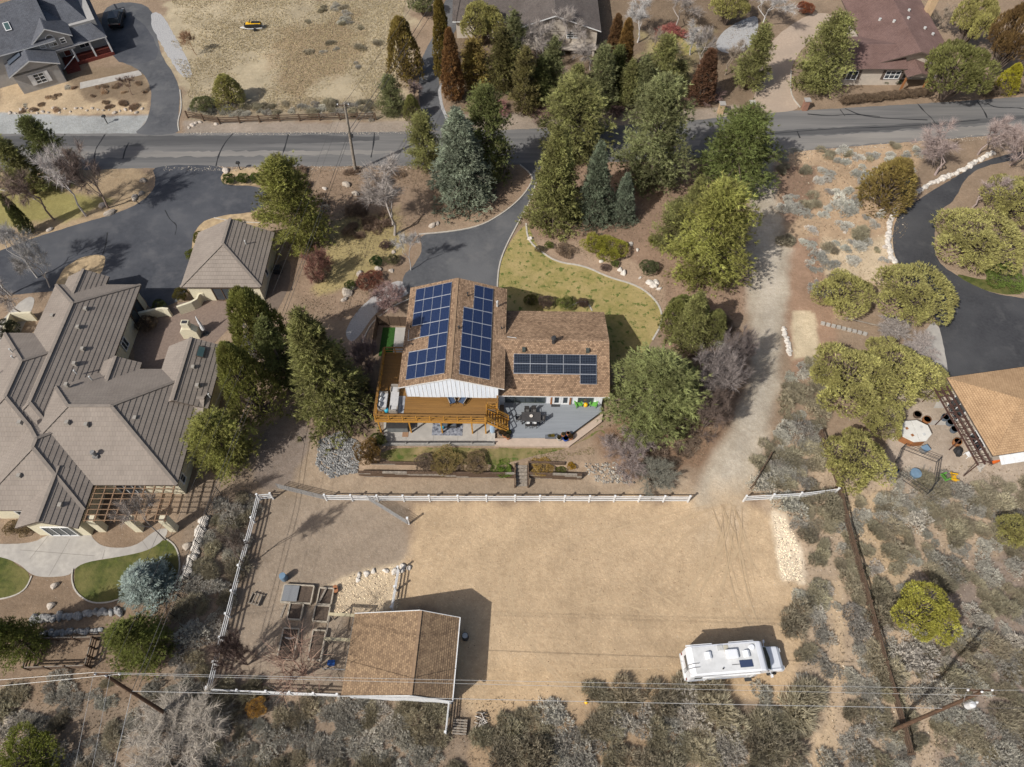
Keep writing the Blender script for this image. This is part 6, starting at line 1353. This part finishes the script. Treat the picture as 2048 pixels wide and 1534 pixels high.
for lb, x, y, c in (('black mailbox on a post by the gravel shoulder', 215, 247, DARK), ('black mailbox on a post beside the clipped shrubs', 481, 340, DARK)):
    t = thing('mailbox', lb, 'mailbox', T(x, y)); MB().b2(-.05, .05, -.05, .05, 0, 1.05).build('post', DARK, t); MB().prism([(-.25, 1.05), (.25, 1.05), (.25, 1.25), (.15, 1.35), (-.15, 1.35), (-.25, 1.25)], -.13, .13).build('letter_box', c, t)
BRK = mat('red_brick', (.3, .16, .11), (.22, .12, .085), 5, .9)
for lb, x, y, m in (('tan gate pillar at the roadside near the maroon cedar', 1440, 226, TANB), ('brick gate pillar at the left of the paver driveway', 1499, 224, BRK), ('brick gate pillar at the right of the paver driveway', 1608, 219, BRK)):
    t = thing('gate_pillar', lb, 'pillar', T(x, y)); MB().b2(-.35, .35, -.35, .35, 0, 1.5).build('shaft', m, t); MB().b2(-.42, .42, -.42, .42, 1.5, 1.62).build('cap', CONC, t)

# ------------------------------------------------------------------ garden in the corral corner
BEDW = mat('bed_boards', (.45, .39, .31), (.3, .26, .2), 4, .9)
SOIL = mat('bed_soil', (.11, .08, .058), (.07, .052, .04), 5, .95, .4)
for lb, x0, x1, y0, y1 in (('wide raised bed with wire mesh, top left of the beds', 563, 629, 1171, 1206), ('raised bed with a diagonal plank, top right of the beds', 635, 668, 1178, 1210), ('raised bed with dead plants below the mesh-covered one', 576, 608, 1208, 1240), ('raised bed below the diagonal plank', 627, 661, 1213, 1244), ('long raised bed holding pale driftwood', 556, 598, 1258, 1320), ('long raised bed beside the barn lean-to', 617, 651, 1262, 1320)):
    a = T(x0, y1); b = T(x1, y0); w, l = b.x - a.x, b.y - a.y; t = thing('raised_bed', lb, 'raised bed', a, R(-3))
    for c_, d_ in (((w / 2, 0, .2), (w, .06, .42)), ((w / 2, l, .2), (w, .06, .42)), ((0, l / 2, .2), (.06, l - .07, .42)), ((w, l / 2, .2), (.06, l - .07, .42))): box(c_, (d_[0] * 1.0 + (.05 if d_[0] < .1 else 0), d_[1] + (.05 if d_[1] < .1 else 0), d_[2])).build('side_board', BEDW, t)
    box((w / 2, l / 2, .15), (w - .08, l - .08, .3)).build('soil', SOIL, t)
    if 'with wire mesh' in lb: box((w * .28, l * .5, .46), (w * .5, l * .9, .015)).build('wire_cover', mat('wire_mesh', (.25, .26, .27), (.13, .13, .13), 30, .6), t)
    if 'with a diagonal' in lb: MB().bar((.2, 0.1, .46), (w * .5, l, .48), .16, .04).build('plank', WOODG, t)
    if 'driftwood' in lb: MB().tube([(.3, l * .7, .36), (w * .5, l * .66, .42), (w * .85, l * .72, .36)], [.05, .09, .05], 7).build('driftwood', PALE, t)
t = thing('plank', 'loose pale plank lying left of the raised bed with dead plants', 'plank', T(566, 1222)); MB().bar((-.1, -.6, .05), (.15, .6, .05), .18, .05).build('board', WOODG, t)
bl_ = thing('barrel', 'blue-grey rain barrel standing in the garden corral', 'barrel', T(570, 1158)); BLB = mat('blue_plastic', (.16, .24, .32), (.13, .2, .27), 2, .5)
MB().lathe((0, 0, 0), [(.26, 0), (.31, .12), (.32, .5), (.31, .85), (.28, .95)], 16).build('drum', BLB, bl_, smooth=False); MB().cyl((0, 0, .95), .29, .04, 16).build('lid', BLB, bl_)
TER = mat('terracotta', (.35, .15, .07), (.28, .12, .055), 3, .8)
for i, (x, y) in enumerate(((672, 1177), (673, 1183))): t = thing('flower_pot', ('upper', 'lower')[i] + ' terracotta pot beside the diagonal plank bed', 'pot', T(x, y)); MB().lathe((0, 0, 0), [(.13, 0), (.2, .33), (.22, .33), (.22, .4)], 12).build('pot', TER, t)
rk = thing('wooden_rack', 'broken grey wooden rack at the left of the garden', 'rack', T(513, 1200), R(-15))
for i in range(4): MB().b2(-.5 + i * .3, -.42 + i * .3, -.5, .5, .3, .36).build('slat', WOODG, rk)
for y in (-.45, .45): MB().b2(-.55, .55, y - .04, y + .04, .22, .29).build('rail', WOODG, rk)
for x in (-.5, .5): MB().b2(x - .04, x + .04, -.45, .45, 0, .22).build('leg', WOODG, rk)
lt = thing('lean_to_frame', 'open timber lean-to frame with wire floor on the left side of the barn', 'frame', T(649, 1345), R(-3))
for x in (.0, 2.1):
    for y in (.2, 2.4, 4.4): MB().b2(x - .05, x + .05, y - .05, y + .05, 0, 1.8).build('post', WOODG, lt)
LUM = mat('pale_lumber', (.5, .43, .28), (.42, .36, .23), 3, .8)
for y in (2.35, 4.4): MB().b2(-.1, 2.2, y - .13, y + .13, 1.8, 1.86).build('header_board', LUM, lt)
for x in (0, 2.1): MB().b2(x - .04, x + .04, .1, 4.5, 1.7, 1.79).build('side_rail', WOODG, lt)
MB().b2(0, 2.1, .1, .18, .9, 1.0).build('front_rail', GALV, lt)
tb_ = thing('storage_tub', 'blue plastic tub inside the lean-to frame', 'tub', T(664, 1327)); BLU = mat('bright_blue', (.03, .1, .32), (.025, .08, .27), 2, .5); MB().prism([(-.25, 0), (.25, 0), (.32, .4), (-.32, .4)], -.22, .22).build('tub', BLU, tb_, bev=.03)
bb = thing('burn_barrel', 'dark drum with pale lid in the shade beside the barn wall', 'barrel', T(931, 1276)); MB().lathe((0, 0, 0), [(.28, 0), (.3, .05), (.29, .4), (.3, .45), (.29, .85)], 14).build('drum', DARK, bb); MB().cyl((0, 0, .85), .24, .03, 14).build('lid', VENTM, bb)
pl_ = thing('pallet', 'wooden pallet lying beside the short white fence', 'pallet', T(920, 1455), R(-4))
for i in range(6): MB().b2(-.58, .58, -.5 + i * .2 - .06, -.5 + i * .2 + .06, .3, .34).build('deck_board', WOODG, pl_)
for x in (-.55, 0, .55): MB().b2(x - .05, x + .05, -.58, .58, .05, .3).build('stringer', WOODB, pl_)
wd = thing('scrap_wood_pile', 'pile of pale scrap sticks on a rack right of the pallet', 'wood pile', T(962, 1440), R(-3))
for i in range(5): MB().b2(-.45, .45, -.5 + i * .25 - .05, -.5 + i * .25 + .05, .1, .15).build('slat', WOODG, wd)
for i in range(14): a_ = rnd.uniform(-1.2, 1.9); c_ = Vector((rnd.uniform(-.25, .25), rnd.uniform(-.35, .35), .2 + .02 * i)); d_ = Vector((math.cos(a_), math.sin(a_), rnd.uniform(-.1, .1))) * .4; MB().tube([c_ - d_, c_ + d_], .03, 5).build('stick', PALE if i % 3 else WOODB, wd)
yb = thing('yellow_ball', 'small yellow toy ball at the lower edge of the sandy corral', 'ball', T(1172, 1405)); bm = bmesh.new(); bmesh.ops.create_uvsphere(bm, u_segments=14, v_segments=10, radius=.16); me = bpy.data.meshes.new('ball'); bm.to_mesh(me); bm.free(); me.shade_smooth(); link('ball', me, YEL, yb, (0, 0, .15))
tp = thing('timber_pen', 'grey timber pen below the stone terrace at the lower left', 'pen', T(70, 1338))
q0 = [T(x, y) - tp.location for x, y in ((60, 1340), (182, 1336), (196, 1280), (78, 1282))]
for a, b in zip(q0, q0[1:] + q0[:1]):
    for z in (.3, .7, 1.05): MB().bar(a + Vector((0, 0, z)), b + Vector((0, 0, z)), .05, .16).build('rail', WOODG if z > 1 else WOODB, tp)
    for i in range(3): r = a.lerp(b, i / 3); MB().b2(r.x - .07, r.x + .07, r.y - .07, r.y + .07, 0, 1.2).build('post', WOODB, tp)
# courtyard of the tiled house
fp = thing('outdoor_fireplace', 'cream stucco outdoor fireplace in the tiled house courtyard', 'fireplace', T(386, 672)); MB().prism([(-.9, 0), (.9, 0), (.9, 1.2), (.45, 1.7), (-.45, 1.7), (-.9, 1.2)], -.4, .4).build('hearth', CREAM, fp); MB().b2(-.4, .4, -.3, .3, 1.7, 2.5).build('flue', CREAM, fp); MB().b2(-.3, .3, -.2, .2, 2.45, 2.52).build('flue_opening', DARK, fp)
um = thing('patio_umbrella', 'folded white patio umbrella in the courtyard', 'umbrella', T(412, 668)); MB().tube([(0, 0, 0), (-.3, .4, 2.6)], .03, 6).build('pole', WOODG, um); MB().tube([(-.08, .1, .7), (-.18, .24, 1.6), (-.29, .39, 2.6)], [.22, .16, .05], 8).build('canopy', WHITE, um); MB().cyl((0, 0, 0), .35, .1, 12).build('base', DARK, um)

# ------------------------------------------------------------------ furniture on the decks
WICK = mat('grey_wicker', (.3, .27, .23), (.23, .2, .17), 12, .85, .3); CUSH = mat('grey_cushion', (.46, .45, .44), (.4, .39, .38), 3, .9); NAVY = mat('navy_sling', (.05, .075, .13), (.04, .06, .1), 3, .8); CHAR = mat('charcoal_wicker', (.045, .04, .038), (.03, .028, .027), 10, .8, .3); TURQ = mat('turquoise', (.04, .36, .5), (.035, .31, .44), 2, .5)
D = lambda x, y, z=2.6: G(x, y, z)
rg = MB().b2(-.75, .75, -1.0, 1.0, 0, .015); tag(rg.build('deck_rug', mat('grey_rug', (.1, .105, .12), (.4, .4, .41), 1.3, .95, stretch=(3, .4, 1)), None, D(794, 809, 2.605), R(-1)), 'dark and pale striped rug on the raised deck', 'rug')
sf = thing('wicker_sofa', 'grey wicker sofa with pillows against the west deck rail', 'sofa', D(768, 806), R(-1))
MB().b2(-.4, .4, -.95, .95, .1, .36).build('seat_frame', WICK, sf, bev=.05); MB().b2(-.48, -.32, -.95, .95, .1, .8).build('backrest', WICK, sf, bev=.05)
for y in (-.95, .95): MB().b2(-.4, .38, y - .08, y + .08, .1, .6).build('arm', WICK, sf, bev=.04)
for y in (-.58, 0, .58): MB().b2(-.3, .38, y - .28, y + .28, .37, .48).build('cushion', CUSH, sf, bev=.04); q = box((0, 0, 0), (.14, .42, .4)).build('pillow', CUSH if y else WHITE, sf, (-.2, y, .66), bev=.05); q.rotation_euler = (0, -.3, rnd.uniform(-.3, .3))
def armchair(lb, x, y, rz, m, cm, z=2.6, name='wicker_armchair'):
    t = thing(name, lb, 'chair', D(x, y, z), R(rz)); MB().b2(-.35, .35, -.35, .35, .15, .38).build('seat_frame', m, t, bev=.03); MB().b2(-.35, .35, .27, .37, .15, .85).build('backrest', m, t, bev=.03)
    for s in (-1, 1): MB().b2(s * .37 - .05, s * .37 + .05, -.35, .35, .15, .6).build('arm', m, t, bev=.02)
    for i in (-1, 1):
        for j in (-1, 1): MB().b2(i * .3 - .03, i * .3 + .03, j * .3 - .03, j * .3 + .03, 0, .15).build('leg', m, t)
    MB().b2(-.3, .3, -.33, .26, .385, .47).build('cushion', cm, t, bev=.04); return t
armchair('grey wicker armchair at the north end of the deck table', 791, 783, 0, WICK, CUSH); armchair('grey wicker armchair at the south end of the deck table', 788, 823, 178, WICK, CUSH)
tt = thing('low_table', 'long low grey table on the deck rug', 'table', D(790, 803)); MB().b2(-.4, .4, -.85, .85, .4, .45).build('table_top', CUSH, tt)
for i in (-1, 1):
    for j in (-1, 1): MB().b2(i * .34 - .03, i * .34 + .03, j * .78 - .03, j * .78 + .03, 0, .4).build('leg', WICK, tt)
def stool(lb, x, y, z, m): t = thing('garden_stool', lb, 'stool', D(x, y, z)); MB().lathe((0, 0, 0), [(.17, 0), (.22, .12), (.22, .34), (.18, .45), (.02, .46)], 14).build('drum', m, t, smooth=True)
stool('round turquoise garden stool on the raised deck', 774, 823, 2.6, TURQ); stool('turquoise stool under the raised deck', 885, 856, .03, TURQ); stool('yellow drum table between the green chairs', 1171, 812, .46, YEL)
for lb, x, rz in (('left navy sling lounge chair by the deck doors', 903, 22), ('right navy sling lounge chair by the deck doors', 927, -28)):
    t = thing('lounge_chair', lb, 'chair', D(x, 802), R(rz)); q = MB().box((0, -.08, .38), (.56, .8, .07), rx=R(10)).build('seat', NAVY, t); q = MB().box((0, .5, .68), (.56, .07, .75), rx=R(-32)).build('backrest', NAVY, t); MB().box((0, .42, .85), (.5, .1, .4), rx=R(-32)).build('head_cushion', CUSH, t)
    for s in (-1, 1): MB().bar((s * .31, -.5, .55), (s * .31, .45, .6), .06).build('arm', WICK, t); MB().bar((s * .31, -.5, 0), (s * .31, -.45, .55), .04).build('leg', DARK, t); MB().bar((s * .31, .5, 0), (s * .31, .4, .6), .04).build('leg', DARK, t)
bq = thing('storage_bench', 'dark covered box in the narrow yard north of the raised deck', 'box', G(781, 722, .03)); MB().b2(-.75, .75, -.35, .35, 0, .8).build('chest', CHAR, bq, bev=.04); MB().b2(-.78, .78, -.38, .38, .8, .86).build('lid', mat('grey_cover', (.13, .135, .14), (.1, .105, .11), 2, .8), bq)
tag(MB().b2(-1.55, 1.55, -.75, .75, 0, .015).build('patio_rug', mat('navy_patterned_rug', (.05, .055, .075), (.3, .31, .34), 3.2, .95), None, G(895, 858, .036), R(-1)), 'navy and white patterned rug under the raised deck', 'rug')
ht = thing('hot_tub', 'dark covered hot tub under the west end of the raised deck', 'hot tub', G(797, 856, .03)); MB().b2(-1.05, 1.05, -.5, 1.4, 0, .85).build('cabinet', mat('tub_cabinet', (.16, .165, .16), (.12, .125, .12), 3, .8), ht, bev=.05); MB().b2(-1.1, 1.1, -.55, 1.45, .86, 1.0).build('cover', CHAR, ht, bev=.04)
for i, x in enumerate((890, 907)): armchair(('left', 'right')[i] + ' dark lounge seat on the patio rug under the deck', x, 851, 0, CHAR, mat('slate_cushion%d' % i, (.09, .1, .12), (.08, .09, .1), 3, .9), .05, 'patio_chair')
tag(MB().b2(-.3, .3, -.45, .45, 0, .02).build('door_mat', mat('brown_mat', (.28, .17, .1), (.22, .13, .08), 6, .95), None, G(811, 866, .036)), 'brown mat at the hot tub corner on the patio', 'mat')
tag(MB().b2(-.45, .45, -.28, .28, 0, .02).build('door_mat', DARK, None, G(1111, 809, .47)), 'black mat before the white french doors', 'mat')
dt = thing('dining_table', 'dark rectangular dining table on the grey deck', 'table', G(1062, 840.5, .46), R(-1)); MB().b2(-.98, .98, -.52, .52, .7, .75).build('table_top', mat('charcoal_top', (.06, .056, .055), (.05, .047, .046), 3, .6), dt)
for i in (-1, 1):
    for j in (-1, 1): MB().b2(i * .9 - .05, i * .9 + .05, j * .45 - .05, j * .45 + .05, 0, .7).build('leg', CHAR, dt)
o = dt.location
t = thing('bowl', 'pale bowl in the middle of the dining table', 'bowl', (o.x, o.y, o.z + .75)); MB().lathe((0, 0, 0), [(.06, 0), (.16, .08), (.18, .14), (.15, .12), (.04, .04)], 12).build('bowl', PALE, t)
WCU = mat('white_cushion', (.7, .7, .68), (.62, .62, .6), 3, .9)
for lb, x, y, rz in (('left dining chair on the house side of the dark table', -.42, .78, 0), ('right dining chair on the house side of the dark table', .28, .78, 0), ('left dining chair on the lawn side of the dark table', -.35, -.72, 180), ('right dining chair on the lawn side of the dark table', .32, -.72, 180), ('dining chair at the stair end of the dark table', -1.28, 0, 90), ('dining chair at the far right end of the dark table', 1.12, -.05, -90)):
    t = thing('dining_chair', lb, 'chair', (o.x + x, o.y + y, o.z), R(rz)); MB().b2(-.24, .24, -.24, .24, .42, .46).build('seat', CHAR, t); MB().box((0, .26, .72), (.48, .04, .6), rx=R(-8)).build('backrest', CHAR, t); MB().b2(-.21, .21, -.21, .2, .46, .51).build('cushion', WCU if 'lawn side' in lb else mat('seat_pad', (.12, .115, .11), None, 3, .9), t)
    for i in (-1, 1):
        MB().b2(i * .25 - .02, i * .25 + .02, -.22, .24, .62, .66).build('arm', CHAR, t)
        for j in (-1, 1): MB().b2(i * .22 - .02, i * .22 + .02, j * .22 - .02, j * .22 + .02, 0, .42).build('leg', CHAR, t)
GRN = mat('lime_green_paint', (.12, .34, .06), (.1, .29, .05), 2, .5)
def adirondack(lb, p, rz, m, cm=None):
    t = thing('adirondack_chair', lb, 'chair', p, R(rz)); MB().box((0, -.05, .33), (.5, .55, .04), rx=R(12)).build('seat', m, t)
    for k in range(5): MB().box((-.22 + k * .11, .32, .65), (.095, .025, .8 - .05 * abs(k - 2)), rx=R(-22)).build('back_slat', m, t)
    for s in (-1, 1): MB().b2(s * .33 - .06, s * .33 + .06, -.4, .35, .53, .56).build('arm', m, t); MB().b2(s * .3 - .02, s * .3 + .02, -.35, -.27, 0, .53).build('leg', m, t); MB().bar((s * .29, -.3, .3), (s * .29, .45, .03), .04, .1).build('leg', m, t)
    if cm: MB().box((0, .22, .62), (.36, .1, .34), rx=R(-22)).build('pillow', cm, t, bev=.03)
adirondack('left lime green adirondack chair with white pillow by the house wall', G(1156, 810, .46), 18, GRN, WCU); adirondack('right lime green adirondack chair with white pillow by the house wall', G(1187, 810, .46), -18, GRN, WCU)
adirondack('lime green lawn chair near the wire pen', T(1886, 958), 110, GRN); adirondack('yellow lawn chair right of the lime green lawn chair', T(1903, 958), 80, YEL)
POTB = mat('blue_glaze', (.015, .07, .3), (.012, .055, .25), 2, .25, spec=.5)
def pot(lb, x, y, z, s, m, pc=None, h=.42):
    t = thing('planter_pot', lb, 'planter', G(x, y, z)); MB().lathe((0, 0, 0), [(.2 * s, 0), (.3 * s, h * .7), (.28 * s, h), (.25 * s, h), (.22 * s, h * .8), (.01, h * .8)], 14).build('pot', m, t, smooth=False)
    if pc: c = link('plant', KIND['juniper1'][0], None, t, (0, 0, h * .7)); c.scale = (.11 * s,) * 3; c.color = pc + (1,)
pot('bright blue glazed pot at the corner of the grey deck', 1131, 880, .31, 1.05, POTB); pot('brown round planter right of the bright blue pot', 1140, 877, .31, 1.1, TER, (.16, .1, .05)); pot('grey pot with a small plant left of the blue pot', 1118, 879, .31, .9, CONC, (.14, .12, .05)); pot('terracotta pot behind the blue pot', 1126, 872, .46, .8, TER, (.2, .16, .08)); pot('small terracotta pot behind the brown planter', 1136, 870, .46, .7, TER)
bx_ = thing('planter_box', 'grey planter box with yellow flowers at the grey deck edge', 'planter', G(1102, 875, .46)); MB().b2(-.6, .6, -.16, .16, 0, .3).build('box', mat('slate_box', (.12, .13, .15), (.1, .11, .12), 3, .7), bx_)
for x, c in ((-.15, (.2, .17, .05)), (.15, (.4, .3, .03))): q = link('plant', KIND['juniper0'][0], None, bx_, (x, 0, .22)); q.scale = (.08,) * 3; q.color = c + (1,)
for i, (x, y, s, c) in enumerate(((1003, 868, 1.1, (.17, .12, .06)), (1010, 873, .9, (.13, .1, .06)), (1018, 868, 1.0, (.12, .13, .05)), (1016, 877, .8, (.2, .17, .1)))): pot(('largest', 'second', 'rightmost', 'lowest')[i] + ' planter with dry plants at the foot of the deck stairs', x, y, .35, s, TER if i % 2 else CHAR, c)
pb_ = thing('paddle_board', 'pale blue board leaning against the deck stair post', 'board', G(985, 868, .05), R(5)); q = MB().tube([(0, 0, 0), (0, .08, .5), (0, .25, 1.3), (0, .32, 1.75)], [.1, .24, .24, .05], 10).build('board', mat('pale_blue_board', (.35, .45, .55), (.3, .4, .5), 2, .4), pb_); q.scale = (1, .35, 1)
# ------------------------------------------------------------------ yard of the tan-roofed house
gz = thing('spa', 'octagonal wooden spa with white two-part cover in the east yard', 'hot tub', T(1821, 872), R(5)); n8 = [(1.55 * math.cos(R(22.5 + 45 * i)), 1.25 * math.sin(R(22.5 + 45 * i))) for i in range(8)]
MB().slab([(x, y, .95) for x, y in n8], .95).build('cabinet', COPPER, gz); WV = mat('white_vinyl_cover', (.62, .6, .54), (.54, .52, .47), 1.5, .6)
for s in (-1, 1): h8 = [(max(.02, s * x) * s * 1.03, y * 1.03) for x, y in n8]; h8 = [q for i, q in enumerate(h8)]; MB().slab([(x, y, 1.07) for x, y in h8], .11).build('cover_half', WV, gz)
for x, y in ((-.75, .35), (-.5, -.45), (.75, .4), (.7, -.45)): MB().box((x, y, 1.08), (.28, .26, .015), rz=.3).build('buckle_patch', COPPER if x < 0 else VENTM, gz)
for i, (x, y) in enumerate(((1887, 838), (1897, 848), (1905, 862))): t = thing('tub_planter', ('upper', 'middle', 'lower')[i] + ' slate-blue half barrel along the trellis', 'planter', T(x, y)); MB().lathe((0, 0, 0), [(.3, 0), (.38, .45), (.34, .45), (.3, .35), (.01, .35)], 14).build('barrel', mat('slate_barrel%d' % i, (.1, .12, .15), (.08, .1, .12), 3, .7), t)
for lb, x, y, m, h in (('brown half barrel below the trellis planters', 1910, 888, COPPER, .6), ('brown round planter beside the spa', 1850, 843, COPPER, .5), ('second brown planter behind the spa', 1832, 832, WOODB, .4)): t = thing('barrel_planter', lb, 'planter', T(x, y)); MB().lathe((0, 0, 0), [(.32, 0), (.42, h * .6), (.4, h), (.35, h), (.3, h * .8), (.01, h * .8)], 14).build('barrel', m, t)
t = thing('black_bag', 'lumpy black bag near the white chair in the east yard', 'bag', T(1915, 905)); rock((0, 0, .1), .5, t, [rockmesh(9)], 'sack').data.materials[0] = BLACK
t = thing('white_chair', 'white garden chair at the lower end of the trellis', 'chair', T(1933, 912), R(200)); MB().b2(-.25, .25, -.25, .25, .4, .45).build('seat', WHITE, t); MB().b2(-.25, .25, .22, .27, .45, .95).build('backrest', WHITE, t)
for i in (-1, 1):
    for j in (-1, 1): MB().b2(i * .22 - .025, i * .22 + .025, j * .22 - .025, j * .22 + .025, 0, .4).build('leg', WHITE, t)
ORG = mat('orange_paint', (.6, .13, .02), (.5, .1, .02), 3, .5)
t = thing('wheelbarrow', 'orange wheelbarrow at the corner of the tan shake house', 'wheelbarrow', T(1983, 925), R(20)); MB().prism([(-.35, .35), (.3, .3), (.5, .65), (-.5, .65)], -.3, .3).build('tray', ORG, t); MB().tube([(.55, -.04, .2), (.55, .04, .2)], .2, 12).build('wheel', BLACK, t)
for s in (-1, 1): MB().bar((.55, s * .08, .2), (-1.0, s * .28, .55), .04).build('handle', WOODB, t); MB().bar((-.3, s * .25, .35), (-.35, s * .28, 0), .04).build('leg', DARK, t)
wpn = thing('wire_pen', 'black wire pen around a metal tub in the east yard', 'pen', T(1790, 935)); q0 = [T(x, y) - wpn.location for x, y in ((1790, 925), (1802, 898), (1872, 925), (1864, 972), (1850, 992), (1782, 945))]
for a, b in zip(q0, q0[1:] + q0[:1]):
    for z in (.1, .6, 1.1): MB().bar(a + Vector((0, 0, z)), b + Vector((0, 0, z)), .035).build('rail', DARK, wpn)
    MB().b2(a.x - .03, a.x + .03, a.y - .03, a.y + .03, 0, 1.2).build('post', DARK, wpn)
    wr = MB(); k = int((b - a).length / .22)
    for i in range(k): r = a.lerp(b, i / k); wr.b2(r.x - .006, r.x + .006, r.y - .006, r.y + .006, .1, 1.1)
    wr.build('wires', DARK, wpn)
t = thing('metal_tub', 'round galvanised tub inside the wire pen', 'tub', T(1828, 950)); MB().lathe((0, 0, 0), [(.45, 0), (.52, .5), (.55, .52), (.48, .5), (.42, .1), (.01, .1)], 20).build('tub', BLB, t)
for i, (x, y, rz) in enumerate(((1845, 940, 55), (1855, 945, 50))): t = thing('plank', ('left', 'right')[i] + ' pale plank lying in the wire pen', 'plank', T(x, y), R(rz)); MB().b2(-.9, .9, -.07, .07, .02, .07).build('board', WOODG, t)
t = thing('bucket', 'blue bucket at the left side of the wire pen', 'bucket', T(1791, 943)); MB().lathe((0, 0, 0), [(.16, 0), (.22, .35), (.2, .35), (.15, .05), (.01, .05)], 12).build('pail', BLU, t)
t = thing('sheet_of_siding', 'white panel lying on the ground below the wire pen', 'panel', T(1866, 968), R(-20)); MB().b2(-.7, .7, -.3, .3, .02, .1).build('panel', WHITE, t); MB().b2(-.5, -.4, -.25, .25, .1, .13).b2(.3, .4, -.25, .25, .1, .13).build('batten', VENTM, t)
t = thing('white_pipe', 'white pipe lying in the scrub near the wooden fence', 'pipe', T(1829, 1028), R(22)); MB().tube([(-.8, 0, .08), (.8, 0, .08)], .06, 8).build('pipe', WHITE, t); MB().tube([(.8, 0, .08), (.9, 0, .08)], .08, 8).build('coupling', WHITE, t)
t = thing('garden_box', 'grey metal box between the spa and the wire pen', 'box', T(1846, 902), R(20)); MB().b2(-.35, .35, -.3, .3, 0, .6).build('box', GALV, t, bev=.02); MB().b2(-.37, .37, -.32, .32, .6, .65).build('lid', BLB, t)
